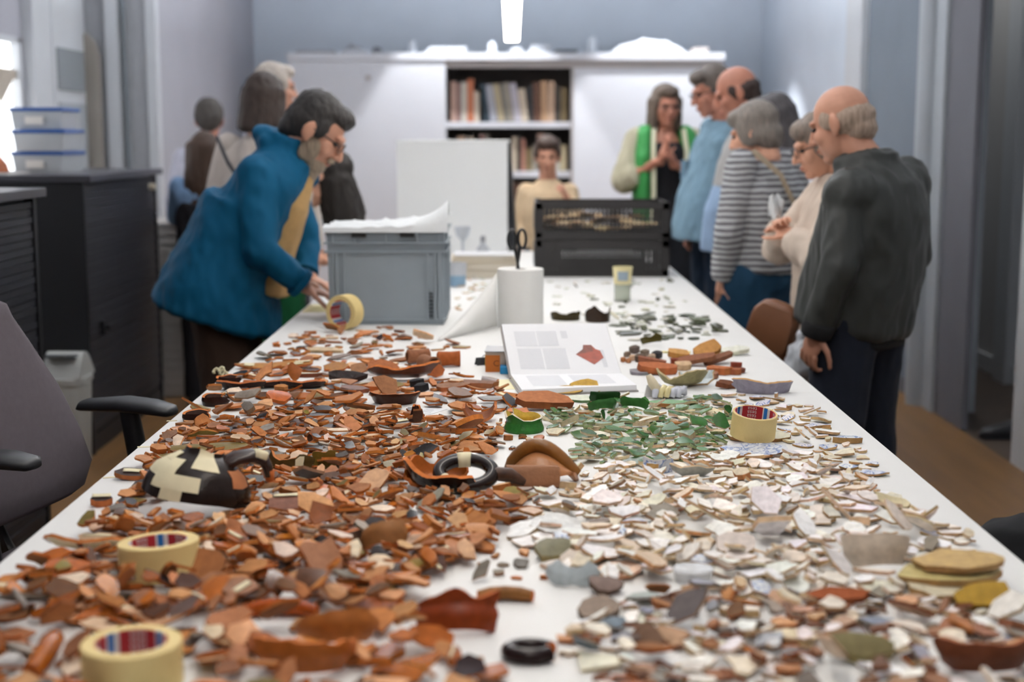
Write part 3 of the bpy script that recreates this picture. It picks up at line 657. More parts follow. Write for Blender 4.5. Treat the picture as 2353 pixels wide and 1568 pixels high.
def hairdo(t, H, R, s, m, kind, vox=.0075):
    b = MB(); P = lambda x, y, z: V(H) + R @ (V((x, y, z)) * s)
    E = lambda c, r, q=None: b.ell(P(*c), [k * s for k in r], R @ q if q else R, 20, 14)
    if kind in ('short', 'bob', 'long', 'crop'):
        E((0, .024, .045), (.082, .094, .083)); E((0, .045, .01), (.080, .075, .085)); E((0, -.040, .082), (.062, .052, .038))
        for sx in (-1, 1): E((sx * .066, .020, .02), (.018, .045, .05))
    if kind == 'round':
        E((0, .022, .046), (.086, .098, .086)); E((0, .055, -.02), (.078, .065, .075)); E((0, -.045, .075), (.066, .05, .042))
        for sx in (-1, 1): E((sx * .070, .005, .005), (.018, .05, .065))
    if kind == 'crop': E((0, .07, -.03), (.06, .04, .05))
    if kind == 'short':
        E((0, .075, -.035), (.062, .040, .055)); E((0, -.066, .086), (.050, .026, .020))
        for sx in (-1, 1): E((sx * .072, -.02, .018), (.012, .025, .035))
    if kind == 'ring':
        E((0, .034, .000), (.0805, .084, .056)); E((0, .060, -.040), (.058, .050, .045))
        for sx in (-1, 1): E((sx * .070, -.018, .012), (.012, .022, .030))
    if kind in ('bob', 'long'):
        z1 = -.14 if kind == 'bob' else -.30
        for k in range(11):
            a = math.radians(-25 + 230 * k / 10); x, y = math.cos(a), math.sin(a)
            b.cap(P(x * .070, .02 + y * .078, .03), .030 * s, P(x * (.078 if kind == 'bob' else .085), .03 + y * (.082 if kind == 'bob' else .09), z1 + .02 * abs(x)), (.026 if kind == 'bob' else .022) * s)
    if kind == 'beard':
        E((0, -.055, -.088), (.047, .042, .036)); E((0, -.062, -.125), (.034, .030, .035)); E((0, -.048, -.155), (.020, .020, .026))
        for sx in (-1, 1): E((sx * .053, -.022, -.055), (.014, .034, .045)); E((sx * .024, -.096, -.050), (.018, .010, .008), Matrix.Rotation(sx * .4, 3, 'Y'))
    co, no, fs = remeshed(b, vox, 2); co = folds(co, no, .004, 45, (1, 1, .35), 3.0)
    return raw_obj('beard' if kind == 'beard' else 'hair', [(co, fs)], m, t)
m_frame = mat('glasses_frame', '#1c1a1a', 0.35)
def glasses(t, H, R, s, m=None):
    P = lambda x, y, z: V(H) + R @ (V((x, y, z)) * s); b = MB()
    for sx in (-1, 1):
        b.tube([P(sx * .032 + .021 * math.cos(a), -.101 + .004 * math.cos(a) * sx, .002 + .016 * math.sin(a)) for a in [2 * PI * k / 14 for k in range(14)]], .0017 * s, 6, closed=True)
        b.tube([P(sx * .053, -.098, .006), P(sx * .072, -.06, .008), P(sx * .083, .015, .004), P(sx * .083, .035, -.012)], .0024 * s, 6)
    b.tube([P(-.011, -.104, .004), P(0, -.107, .007), P(.011, -.104, .004)], .0018 * s, 6)
    return b.build('glasses', m or m_frame, t, 60)
def shoes(t, J, m, s=1.0):
    for sd in ('_r', '_l'):
        b = MB(); a, q = J['ankle' + sd], J['toe' + sd]; d = (q - a); d.z = 0; d.normalize(); hz = V((0, 0, 1)); lat = d.cross(hz)
        z0 = a.z - .085 * s
        rings = []
        for f, hw, hh in ((-.065, .022, .03), (-.05, .034, .045), (0, .036, .055), (.06, .042, .042), (.13, .045, .030), (.18, .036, .024), (.20, .018, .014)):
            c = V((a.x, a.y, z0 + hh * s)) + d * f * s; rings.append((c, lat * hw * s, hz * hh * s))
        b.loft(rings, 18, power=2.6).build('shoe', m, t, 60)
m_shoe = mat('shoe_dark', '#1b1a1c', 0.5)

# -- 1. man in the blue coat leaning over the table (faces +X)
m_blue = mat('coat_petrol_blue', '#075072', 0.7, 0.10, 5, 0.25, 700, spec=.2)
p0 = D(540, 640, 4.95)
t, J, R = person('bearded man with glasses in a petrol-blue coat leaning over the table', (p0.x, p0.y, 0), PI / 2, 1.0,
    dict(pelvis=(0, .02, .86), waist=(0, -.03, .99), chest=(0, -.10, 1.15), neck=(0, -.215, 1.315), head=(0, -.295, 1.385), sh_r=(-.17, -.11, 1.255), sh_l=(.17, -.15, 1.25),
         el_r=(-.215, -.13, .985), el_l=(.20, -.215, .98), wr_r=(-.155, -.265, .862), wr_l=(.10, -.225, .872), hip=(.085, .03, .82), knee=(.10, .02, .46), ankle=(.11, .05, .085), toe=(.12, -.10, .035)),
    (38, 0, 0), m_skin, .0075, hs=1.07, hcurl={'_r': .55, '_l': .45}, hand_up={'_r': (0, -.5, 1), '_l': (0, -.4, 1), 'd_r': (.10, -.85, -.36), 'd_l': (-.15, -.75, -.28)})
sp = [J['pelvis'], J['waist'], J['chest'], J['neck']]
def flare(b):
    b.loft([((0, .065, .735), (.24, 0, 0), (0, .20, .07)), ((0, .065, .75), (.26, 0, 0), (0, .215, .07)), ((0, .06, .86), (.25, 0, 0), (0, .20, 0)), ((0, .0, 1.02), (.22, 0, 0), (0, .155, .03)), ((0, -.055, 1.14), (.21, 0, 0), (0, .135, .05))], 32, power=2.4)
    nk = J['neck']
    b.tube([nk + V((0, .045, -.06)), nk + V((0, .035, .015)), nk + V((0, .02, .055))], [.085, .082, .083], 18)
    b.ell(nk + V((0, .085, .03)), (.085, .045, .045)); b.ell(nk + V((0, .11, .055)), (.05, .03, .028))
garment('coat', t, m_blue, spine(sp, [(.6, .225, .155, .0), (1.2, .22, .145, 0), (1.8, .215, .14, 0), (2.25, .21, .125, 0), (2.55, .185, .11, 0), (2.8, .12, .095, 0), (2.95, .085, .085, 0)]),
    [sleeve(J, '_r', .085, .070, .052, .92), sleeve(J, '_l', .085, .068, .052, .92)], None, flare, .009, .009, 7, (1, 1, .6), 3)
for sd in ('_r', '_l'):
    e, w_ = J['el' + sd], J['wr' + sd]; MB().tube([e.lerp(w_, .84), e.lerp(w_, .95)], [.055, .054], 16).build('cuff', m_blue, t, 50)
garment('sweater', t, mat('ochre_sweater', '#b08d5c', 0.9, 0.1, 30, 0.3, 400), [((0, -.135, .82), (.12, 0, 0), (0, .05, .02)), ((0, -.155, .98), (.13, 0, 0), (0, .05, .04)), ((0, -.21, 1.15), (.11, 0, 0), (0, .05, .05)), ((0, -.255, 1.25), (.05, 0, 0), (0, .03, .03))], fold=.004)
garment('coat_collar', t, m_blue, None, extra=lambda b: (b.ell((.085, -.255, 1.265), (.03, .05, .04)), b.ell((.12, -.22, 1.22), (.035, .07, .05))), fold=.003)
garment('trousers', t, mat('brown_trousers', '#3a2a20', 0.9, 0.1, 20), None, None, legpair(J, .115, .088, .075), lambda b: b.ell((0, .04, .84), (.17, .13, .12)), fold=.005)
shoes(t, J, m_shoe); glasses(t, J['head'], R, 1.07)
hairdo(t, J['head'], R, 1.03, hair_mat('dark_grey', '#2b2827'), 'short', .006); hairdo(t, J['head'], R, 1.09, hair_mat('beard_grey', '#8a7a68'), 'beard', .006)

# -- 2. bent woman with long dark hair behind the crate
p0 = D(640, 600, 5.75)
t, J, R = person('woman with long dark hair bending over behind the grey crate', (p0.x, p0.y, 0), PI / 2 + .15, .95,
    dict(pelvis=(0, .10, .86), waist=(0, .05, .98), chest=(0, -.03, 1.10), neck=(0, -.115, 1.20), head=(0, -.19, 1.205), el=(.21, -.06, .95), wr=(.12, -.16, .885), sh=(.16, -.05, 1.17)), (55, 0, 0), m_skin3)
sp = [J['pelvis'], J['waist'], J['chest'], J['neck']]
garment('pale_top', t, mat('pale_grey_cloth', '#c8c2bd', 0.9, 0.05, 10), spine(sp, [(-.3, .17, .13, 0), (.5, .16, .12, 0), (1.5, .17, .12, 0), (2.3, .17, .10, 0), (2.8, .10, .07, 0)]), [sleeve(J, '_r', .07, .06, .045, .6), sleeve(J, '_l', .07, .06, .045, .6)])
garment('green_trousers', t, mat('bottle_green_cloth', '#0e5a33', 0.9, 0.08, 20), None, None, legpair(J, .11, .085, .07), lambda b: b.ell(J['pelvis'], (.16, .12, .12)))
shoes(t, J, m_shoe)
b = MB(); H = J['head']
b.ell(H + V((0, -.02, .03)), (.09, .105, .08)); b.loft([(H + V((0, -.03, .08)), (.06, 0, 0), (0, .05, 0)), (H + V((0, -.05, -.02)), (.105, 0, 0), (0, .08, 0)), (H + V((0, -.075, -.15)), (.11, 0, 0), (0, .085, 0)), (H + V((0, -.075, -.28)), (.09, 0, 0), (0, .065, 0)), (H + V((0, -.06, -.40)), (.05, 0, 0), (0, .035, 0))], 24)
co, no, fs = remeshed(b, .008, 2); raw_obj('hair', [(folds(co, no, .009, 30, (1, 1, .2)), fs)], hair_mat('black_brown', '#1d1713'), t)

# -- 3. woman with the brown bob, seen from behind
p0 = D(607, 400, 6.35)
t, J, R = person('woman with a smooth brown bob and cream top, seen from behind', (p0.x, p0.y, 0), PI - .25, .95, dict(head=(0, -.03, 1.515), neck=(0, .02, 1.375)), (12, 0, 0), m_skin3, face=False)
sp = [J['pelvis'], J['waist'], J['chest'], J['neck']]
garment('cream_top', t, mat('cream_cloth', '#c2b8b0', 0.9, 0.05, 10), spine(sp, [(-.4, .17, .13, 0), (.5, .165, .12, 0), (1.6, .19, .125, 0), (2.3, .185, .11, 0), (2.75, .11, .085, 0), (2.95, .07, .07, 0)]), [sleeve(J, '_r', .072, .06, .045, .9), sleeve(J, '_l', .072, .06, .045, .9)])
garment('grey_trousers', t, mat('grey_trousers', '#3a3a40', 0.9), None, None, legpair(J, .11, .085, .07), lambda b: b.ell(J['pelvis'], (.165, .12, .13)))
MB().tube([(.17, .11, 1.36), (.10, .155, 1.25), (-.02, .165, 1.08), (-.12, .16, .95), (-.19, .06, .88)], .018, 8, flat=.25).build('bag_strap', mat('dark_strap', '#33363f', 0.7), t, 60)
hairdo(t, J['head'], R, 1.0, hair_mat('brown_bob', '#2c1d14'), 'bob'); shoes(t, J, m_shoe)

# -- 4. grey-haired person looking right, behind the bob
p0 = D(636, 400, 7.3)
t, J, R = person('tall grey-haired person looking towards the bookcase, behind the brown bob', (p0.x, p0.y, 0), PI * .72, .99, None, (5, -10, 0), m_skin)
sp = [J['pelvis'], J['waist'], J['chest'], J['neck']]
garment('shirt', t, mat('pale_lilac_shirt', '#b3b3c0', 0.9, 0.05, 10), spine(sp, [(-.4, .19, .14, 0), (.5, .185, .135, 0), (1.6, .21, .14, 0), (2.3, .20, .12, 0), (2.75, .12, .09, 0), (2.95, .08, .075, 0)]), [sleeve(J, '_r', .08, .065, .05, .95), sleeve(J, '_l', .08, .065, .05, .95)])
garment('trousers', t, MATS['grey_trousers'], None, None, legpair(J, .12, .09, .075), lambda b: b.ell(J['pelvis'], (.18, .13, .13)))
hairdo(t, J['head'], R, 1.0, hair_mat('pale_grey', '#a49a90'), 'short'); shoes(t, J, m_shoe)

# -- 5. dark-haired person and the long-haired girl at the left wall
p0 = D(485, 400, 8.0)
t, J, R = person('person with short dark-grey hair at the left wall, back turned', (p0.x, p0.y, 0), PI + .1, .895, None, (10, 0, 0), m_skin2, face=False)
sp = [J['pelvis'], J['waist'], J['chest'], J['neck']]
garment('lilac_shirt', t, MATS['pale_lilac_shirt'], spine(sp, [(-.4, .16, .12, 0), (1.6, .18, .12, 0), (2.3, .175, .11, 0), (2.75, .11, .08, 0), (2.95, .075, .07, 0)]), [sleeve(J, '_r', .07, .055, .045, .95), sleeve(J, '_l', .07, .055, .045, .95)])
garment('trousers', t, MATS['grey_trousers'], None, None, legpair(J, .105, .085, .07), lambda b: b.ell(J['pelvis'], (.155, .12, .13)))
hairdo(t, J['head'], R, .95, hair_mat('grey_brown', '#3a342f'), 'crop'); shoes(t, J, m_shoe)
p0 = D(472, 430, 7.16)
t, J, R = person('girl with long brown hair and a black pinafore, reaching to the pale crates', (p0.x, p0.y, 0), PI - .1, .80, dict(el_l=(.19, -.08, .95), wr_l=(.20, -.24, .985), head=(0, -.02, 1.28)), (14, 0, 0), m_skin2, face=False)
sp = [J['pelvis'], J['waist'], J['chest'], J['neck']]
garment('blue_shirt', t, mat('light_blue_cloth', '#7d9cc0', 0.9, 0.05, 10), spine(sp, [(0, .13, .10, 0), (1.6, .145, .10, 0), (2.3, .145, .09, 0), (2.8, .08, .07, 0)]), [sleeve(J, '_r', .058, .048, .04, .8), sleeve(J, '_l', .058, .048, .04, .3)])
garment('pinafore', t, mat('black_cloth', '#1a181d', 0.9), spine(sp, [(-1.2, .20, .16, 0), (0, .15, .12, 0), (1.6, .15, .115, 0), (2.1, .13, .105, 0)]), None)
garment('leggings', t, MATS['black_cloth'], None, None, legpair(J, .085, .065, .05)); shoes(t, J, m_shoe, .85)
b = MB(); H = J['head']
for k in range(7):
    a = -1.1 + 2.2 * k / 6; b.cap(H + V((.06 * math.sin(a), .03 + .05 * math.cos(a), .03)), .032, H + V((.075 * math.sin(a) + .01, .075 + .035 * math.cos(a), -.36 - .05 * (k % 2))), .022)
b.ell(H + V((0, .015, .03)), (.072, .085, .08)); co, no, fs = remeshed(b, .008, 2)
raw_obj('hair', [(folds(co, no, .004, 40, (1, 1, .3)), fs)], hair_mat('long_brown', '#3a2618'), t)

# -- 6. boy in the cream sweater at the far table end
p0 = D(1258, 430, 7.82)
t, J, R = person('boy with brown hair in a cream sweater behind the black crates', (p0.x, p0.y, 0), -.12, .775, dict(sh=(.122, .02, 1.075), el_l=(.165, -.03, .90), wr_l=(.12, -.13, 1.02), wr_r=(-.145, -.06, .74), el_r=(-.16, .01, .88)), (10, 4, 0), m_skin, hs=1.08)
sp = [J['pelvis'], J['waist'], J['chest'], J['neck']]
garment('cream_sweater', t, mat('cream_knit', '#cdb595', 0.95, 0.05, 30, 0.2, 300), spine(sp, [(-.1, .13, .105, 0), (.6, .125, .10, 0), (1.7, .13, .10, 0), (2.3, .12, .09, 0), (2.75, .08, .065, 0), (2.95, .055, .055, 0)]), [sleeve(J, '_r', .062, .055, .045, .95), sleeve(J, '_l', .062, .055, .045, .9)])
garment('jeans', t, mat('navy_cloth', '#1c2a3c', 0.9, 0.1, 20), None, None, legpair(J, .095, .07, .055), lambda b: b.ell(J['pelvis'], (.14, .105, .11)))
hairdo(t, J['head'], R, .86, hair_mat('boy_brown', '#3c2b22'), 'short'); shoes(t, J, m_shoe, .85)

# -- 7. woman in the green waistcoat, hands together
p0 = D(1527, 420, 8.2)
t, J, R = person('woman with glasses in a bright green waistcoat, palms pressed together', (p0.x, p0.y, 0), .08, .965,
    dict(el_r=(-.235, -.02, 1.11), el_l=(.225, -.04, 1.10), wr_r=(-.055, -.20, 1.235), wr_l=(.005, -.205, 1.215), head=(0, -.01, 1.53)), (6, 6, 0), m_skin2,
    hcurl=.12, hand_up={'d_r': (.18, -.25, .95), 'd_l': (-.30, -.25, .92), '_r': (-1, -.2, .1), '_l': (1, -.2, .1)})
sp = [J['pelvis'], J['waist'], J['chest'], J['neck']]
garment('black_top', t, mat('black_jersey', '#17161b', 0.9), spine(sp, [(-.5, .165, .13, 0), (.5, .15, .115, 0), (1.6, .165, .125, 0), (2.2, .15, .105, 0), (2.45, .10, .08, 0)]), None)
garment('cream_sleeve', t, mat('cream_sleeves', '#b3ae96', 0.9, 0.05, 12), None, [sleeve(J, '_r', .085, .088, .075, .35), sleeve(J, '_l', .085, .085, .07, .35)], fold=.007)
def vest(b):
    for sx in (-1, 1):
        b.loft([((sx * .135, -.02, .80), (.05, 0, 0), (0, .13, 0)), ((sx * .135, -.02, 1.0), (.05, 0, 0), (0, .125, 0)), ((sx * .14, -.01, 1.25), (.052, 0, 0), (0, .13, 0)), ((sx * .125, .01, 1.38), (.05, 0, 0), (0, .09, 0)), ((sx * .11, .015, 1.42), (.03, 0, 0), (0, .05, 0))], 20)
    b.loft([((0, .09, .80), (.15, 0, 0), (0, .05, 0)), ((0, .10, 1.25), (.16, 0, 0), (0, .05, 0)), ((0, .07, 1.4), (.12, 0, 0), (0, .04, 0))], 20)
garment('waistcoat', t, mat('waistcoat_green', '#2f8440', 0.7, 0.05, 8), None, extra=vest, fold=.005)
for sx in (-1, 1): MB().tube([(sx * .095, -.155, .86), (sx * .09, -.155, 1.05), (sx * .095, -.15, 1.28), (sx * .085, -.10, 1.40)], .016, 8, flat=.3).build('reflective_band', mat('band_pale', '#cfd0b4', 0.5), t, 60)
garment('trousers', t, mat('dark_trousers', '#191b22', 0.9), None, None, legpair(J, .115, .085, .07), lambda b: b.ell(J['pelvis'], (.165, .125, .12)))
hairdo(t, J['head'], R, 1.0, hair_mat('ash_brown', '#5d4f44'), 'bob'); glasses(t, J['head'], R, 1.0); shoes(t, J, m_shoe)

# -- 8. man in the denim shirt (faces -X)
p0 = D(1656, 420, 7.25)
t, J, R = person('grey-haired man in a washed denim shirt, third figure in the row', (p0.x, p0.y, 0), -PI / 2 + .25, 1.0, dict(head=(0, -.06, 1.585), neck=(0, .01, 1.445)), (18, 0, 0), m_skin2)
sp = [J['pelvis'], J['waist'], J['chest'], J['neck']]
garment('denim_shirt', t, mat('washed_denim', '#6c8899', 0.9, 0.10, 8, 0.2, 500), spine(sp, [(-.75, .22, .20, .03), (-.2, .215, .205, .03), (.8, .205, .19, .02), (1.7, .21, .155, 0), (2.3, .20, .13, 0), (2.75, .12, .09, 0), (2.95, .085, .08, 0)]), [sleeve(J, '_r', .085, .07, .05, .95), sleeve(J, '_l', .085, .07, .05, .95)], fold=.008)
MB().box((-.09, -.158, 1.19), (.09, .02, .10)).build('shirt_pocket', mat('denim_dark', '#526c7e', 0.9), t, bevel=.005)
garment('jeans', t, mat('dark_denim', '#16283c', 0.9, 0.1, 20), None, None, legpair(J, .115, .09, .075), lambda b: b.ell(J['pelvis'], (.175, .14, .13)))
hairdo(t, J['head'], R, 1.03, hair_mat('iron_grey', '#5a5049'), 'crop'); glasses(t, J['head'], R, 1.0); shoes(t, J, m_shoe)

# -- 9. balding man in a light blue shirt
p0 = D(1724, 420, 6.62)
t, J, R = person('balding man in a pale blue and grey shirt behind the striped woman', (p0.x, p0.y, 0), -PI / 2 - .1, .99, dict(head=(0, -.075, 1.56), neck=(0, .0, 1.425)), (22, 0, 0), m_skin2)
sp = [J['pelvis'], J['waist'], J['chest'], J['neck']]
garment('pale_shirt', t, mat('pale_blue_shirt', '#8ba3c0', 0.9, 0.06, 8), spine(sp, [(-.75, .20, .19, .03), (.5, .195, .185, .03), (1.7, .205, .15, 0), (2.3, .195, .125, 0), (2.75, .12, .09, 0), (2.95, .085, .08, 0)]), [sleeve(J, '_r', .08, .065, .05, .9), sleeve(J, '_l', .08, .065, .05, .9)])
garment('grey_waistcoat', t, mat('grey_knit', '#9d9b99', 0.9, 0.05, 20), spine(sp, [(1.2, .213, .17, .01), (1.7, .216, .162, 0), (2.3, .205, .136, 0), (2.7, .13, .10, 0)]), [([J['sh_r'], J['sh_r'].lerp(J['el_r'], .5)], [.09, .085]), ([J['sh_l'], J['sh_l'].lerp(J['el_l'], .5)], [.09, .085])])
garment('trousers', t, mat('beige_trousers', '#b3a793', 0.9), None, None, legpair(J, .115, .09, .075), lambda b: b.ell(J['pelvis'], (.17, .13, .13)))
hairdo(t, J['head'], R, 1.0, hair_mat('ring_brown', '#3a2c27'), 'ring'); shoes(t, J, m_shoe)

# -- 10. woman with long grey hair, mostly hidden
p0 = D(1785, 420, 6.15)
t, J, R = person('woman with long dark-grey hair between the striped and balding figures', (p0.x, p0.y, 0), -PI / 2 - .3, .91, dict(head=(0, -.03, 1.43)), (15, 0, 0), m_skin3)
sp = [J['pelvis'], J['waist'], J['chest'], J['neck']]
garment('grey_cardigan', t, mat('grey_cardigan', '#5c5a60', 0.9, 0.05, 20), spine(sp, [(-.6, .17, .14, 0), (.5, .16, .12, 0), (1.6, .175, .12, 0), (2.3, .17, .10, 0), (2.8, .09, .08, 0)]), [sleeve(J, '_r', .07, .058, .045, .95), sleeve(J, '_l', .07, .058, .045, .95)])
garment('patterned_skirt', t, mat('patterned_skirt', '#6a5458', 0.9, 0.8, 30), [((0, 0, .20), (.22, 0, 0), (0, .20, 0)), ((0, 0, .22), (.225, 0, 0), (0, .205, 0)), ((0, 0, .60), (.19, 0, 0), (0, .16, 0)), ((0, 0, .98), (.15, 0, 0), (0, .115, 0))], fold=.014, ffreq=14, stretch=(1, 1, .15))
hairdo(t, J['head'], R, .90, hair_mat('slate_grey', '#4a4648'), 'long'); shoes(t, J, m_shoe)

# -- 11. woman in the striped jersey (back three-quarter)
p0 = D(1750, 480, 5.55)
t, J, R = person('grey-haired woman in a striped grey and white jersey and teal jeans', (p0.x, p0.y, 0), -PI / 2 - .85, .905,
    dict(head=(.015, -.035, 1.375), neck=(0, .02, 1.285), chest=(0, .01, 1.14), el_r=(-.23, .02, 1.01), wr_r=(-.19, -.10, .84), el_l=(.22, .02, 1.0), wr_l=(.185, -.035, .80)), (16, 18, 0), m_skin3)
sp = [J['pelvis'], J['waist'], J['chest'], J['neck']]
garment('striped_jersey', t, stripes('striped_jersey', '#565459', '#adb0b3', .023, .0125), spine(sp, [(-.12, .182, .155, .0), (.1, .185, .155, .0), (.7, .175, .15, 0), (1.6, .19, .145, 0), (2.25, .18, .12, 0), (2.65, .12, .09, 0), (2.9, .075, .075, 0)]), [sleeve(J, '_r', .078, .066, .05, .9), sleeve(J, '_l', .078, .066, .05, .9)], fold=.006)
garment('jeans', t, mat('teal_denim', '#143c58', 0.9, 0.08, 20), None, None, legpair(J, .125, .09, .07), lambda b: b.ell(J['pelvis'] - V((0, 0, .03)), (.175, .145, .14)), fold=.005)
MB().tube([(.135, .06, 1.31), (.08, .15, 1.22), (-.03, .17, 1.05), (-.13, .14, .90), (-.18, .05, .82)], .012, 8, flat=.25).build('bag_strap', mat('beige_strap', '#9c8d78', 0.7), t, 60)
hairdo(t, J['head'], R, .94, hair_mat('soft_grey', '#787069'), 'round'); shoes(t, J, m_shoe)

# -- 12. woman with glasses in the cream sweater
p0 = D(1925, 560, 4.97)
t, J, R = person('woman with sunglasses-style glasses in a cream fleece beside the dark jacket', (p0.x, p0.y, 0), -PI / 2 + .05, .86,
    dict(head=(0, -.075, 1.335), neck=(0, .01, 1.245), el_r=(-.20, -.15, .96), wr_r=(-.05, -.19, 1.04), el_l=(.20, -.12, .95), wr_l=(.06, -.18, 1.02), sh=(.15, .0, 1.18)), (20, 0, 0), m_skin3, .008, hs=1.04)
sp = [J['pelvis'], J['waist'], J['chest'], J['neck']]
garment('cream_fleece', t, mat('cream_fleece', '#c8b9ab', 0.95, 0.05, 25, 0.2, 300), spine(sp, [(-1.0, .17, .145, 0), (-.4, .175, .15, 0), (.6, .17, .145, .01), (1.6, .175, .14, 0), (2.25, .17, .11, 0), (2.7, .10, .085, 0), (2.95, .075, .075, 0)]), [sleeve(J, '_r', .08, .078, .06, .85), sleeve(J, '_l', .08, .078, .06, .85)], fold=.008)
garment('trousers', t, mat('grey_beige_trousers', '#7c7068', 0.9), None, None, legpair(J, .11, .085, .07), lambda b: b.ell(J['pelvis'], (.165, .13, .12)))
hairdo(t, J['head'], R, .90, hair_mat('grey_fair', '#7d7066'), 'round'); glasses(t, J['head'], R, .93); shoes(t, J, m_shoe, .9)
hd = V((p0.x, p0.y, 0)) + Matrix.Rotation(-PI / 2 + .05, 3, 'Z') @ (J['wr_r'] + V((.02, -.03, .09)))
g = [[(hd.x - .022 + .045 * i / 6, hd.y - .02 + .02 * math.sin(i * 1.3 + j * .6), hd.z - .045 + .07 * j / 6 + .012 * math.sin(i * 2)) for j in range(7)] for i in range(7)]
tag(MB(off=hd).sheet(g, .003).build('paper_tissue', mat('tissue_white', '#d8dcdf', 0.9), None, 60), 'crumpled white tissue held by the woman in cream', 'tissue').location = hd

# -- 13. man in the dark jacket, nearest on the right (back three-quarter, looks left)
p0 = D(1985, 520, 4.45)
t, J, R = person('elderly man with grey fringe in a dark bomber jacket and jeans', (p0.x, p0.y, 0), -PI / 2 - .72, .965,
    dict(head=(0.015, -.085, 1.405), neck=(0, .0, 1.285), chest=(0, .035, 1.15), waist=(0, .02, .97), pelvis=(0, 0, .84), sh_r=(-.19, .045, 1.245), sh_l=(.165, .035, 1.20), el_r=(-.245, .04, .985), wr_r=(-.215, -.07, .765), el_l=(.225, .04, .975), wr_l=(.22, -.03, .775), hip=(.09, 0, .80), knee=(.11, -.02, .44), ankle=(.115, .0, .085), toe=(.13, -.15, .035)),
    (20, 6, 0), m_skin, .0075, hcurl={'_r': .5, '_l': .5}, hand_up={'_r': (-.9, -.35, 0), 'd_r': (.05, -.25, -.97)})
sp = [J['pelvis'], J['waist'], J['chest'], J['neck']]
m_jk = mat('jacket_dark_olive', '#2d302e', 0.55, 0.08, 6, 0.15, 700)
garment('jacket', t, m_jk, spine(sp, [(-.62, .184, .158, .01), (-.46, .195, .17, .015), (.2, .195, .172, .015), (1.0, .195, .168, .01), (1.9, .20, .15, 0), (2.3, .195, .13, 0), (2.65, .145, .11, 0), (2.88, .095, .095, 0), (3.12, .085, .09, .01), (3.2, .08, .085, .01)]),
    [sleeve(J, '_r', .092, .076, .056, .93), sleeve(J, '_l', .08, .07, .055, .93)], None, lambda b: (b.tube([J['neck'] + V((0, .012, -.045)), J['neck'] + V((0, .016, .0)), J['neck'] + V((0, .014, .028))], [.088, .083, .084], 20), b.cap(J['neck'] + V((.04, .03, -.10)), .085, J['sh_l'] + V((-.01, 0, -.01)), .082), b.cap(J['neck'] + V((-.04, .03, -.10)), .085, J['sh_r'] + V((.03, .01, -.035)), .078)), .009, .009, 8, (1, 1, .4), 3)
garment('waistband', t, mat('jacket_rib_black', '#17181a', 0.9, bump=.4, bscale=300), spine(sp, [(-.86, .168, .142, .01), (-.82, .174, .147, .01), (-.60, .18, .152, .01), (-.56, .175, .147, .01)]), None, fold=.003)
for sd in ('_r', '_l'):
    e, w_ = J['el' + sd], J['wr' + sd]; MB().tube([e.lerp(w_, .84), e.lerp(w_, .87), e.lerp(w_, 1.06), e.lerp(w_, 1.08)], [.050, .055, .048, .044], 18).build('cuff', MATS['jacket_rib_black'], t, 60)
q = J['sh_r'].lerp(J['el_r'], .42); MB().lathe([(0, .0), (.020, 0), (.024, .004), (.020, .008), (0, .008)], 20, c=q + V((-.083, -.035, 0)), R=Matrix.Rotation(-PI / 2, 3, 'Y') @ Matrix.Rotation(.35, 3, 'X')).build('sleeve_badge', m_blk, t, 40)
garment('jeans', t, mat('dark_jeans', '#131a28', 0.9, 0.12, 20), None, None, legpair(J, .106, .088, .078), lambda b: b.ell(J['pelvis'] - V((0, 0, .05)), (.155, .125, .11)), fold=.005)
hairdo(t, J['head'], R, .975, hair_mat('grey_fringe', '#a08c7c'), 'ring', .006); shoes(t, J, m_shoe)

# -- bags
m_lb = mat('brown_leather', '#7a5138', 0.4, 0.08, 10)
c = D(1775, 757, 4.80)
t = empty('shoulder_bag', c, -.5, 'brown leather shoulder bag hanging beside the teal jeans', 'bag'); t.rotation_euler = (0.0, .30, -.5); t.scale = (.82, .82, .88)
b = MB(); b.loft([((0, 0, -.115), (.09, 0, 0), (0, .03, 0)), ((0, 0, -.105), (.105, 0, 0), (0, .045, 0)), ((0, 0, .06), (.10, 0, 0), (0, .045, 0)), ((0, 0, .10), (.07, 0, 0), (0, .035, 0)), ((0, 0, .112), (.04, 0, 0), (0, .02, 0))], 28, power=3.2); b.build('bag_body', m_lb, t, 60)
b = MB(); b.loft([((0, -.048, -.075), (.075, 0, 0), (0, .004, 0)), ((0, -.052, -.06), (.093, 0, 0), (0, .005, 0)), ((0, -.052, .05), (.092, 0, 0), (0, .006, 0)), ((0, -.042, .095), (.066, 0, 0), (0, .008, 0))], 24, power=3.5); b.build('flap', m_lb, t, 60)
MB().tube([(.06, 0, .09), (.085, .0, .14), (.09, .0, .19), (.07, .0, .24)], .005, 8).build('strap', mat('strap_dark_brown', '#3a281d', 0.5), t, 60)
m_pb = mat('thin_white_plastic', '#cdd3dc', 0.4, trans=.15)
def plastic_bag(loc, w_, d_, h, label, seed):
    b = MB(); b.loft([((0, 0, .002), (w_ * .7, 0, 0), (0, d_ * .7, 0)), ((0, 0, h * .12), (w_, 0, 0), (0, d_, 0)), ((0, 0, h * .5), (w_ * .95, 0, 0), (0, d_, 0)), ((0.01, 0, h * .8), (w_ * .6, 0, 0), (0, d_ * .5, 0)), ((.0, 0, h), (w_ * .25, 0, 0), (0, d_ * .3, 0))], 24)
    co, no, fs = remeshed(b, .009, 3); o = raw_obj('plastic_bag', [(folds(co, no, .016, 16, (1, 1, .7), seed), fs)], m_pb); o.location = loc; return tag(o, label, 'bag')
c = D(1842, 868, 4.66); plastic_bag((c.x, c.y, c.z), .055, .05, .16, 'white plastic bag hanging low beside the brown shoulder bag', 4)
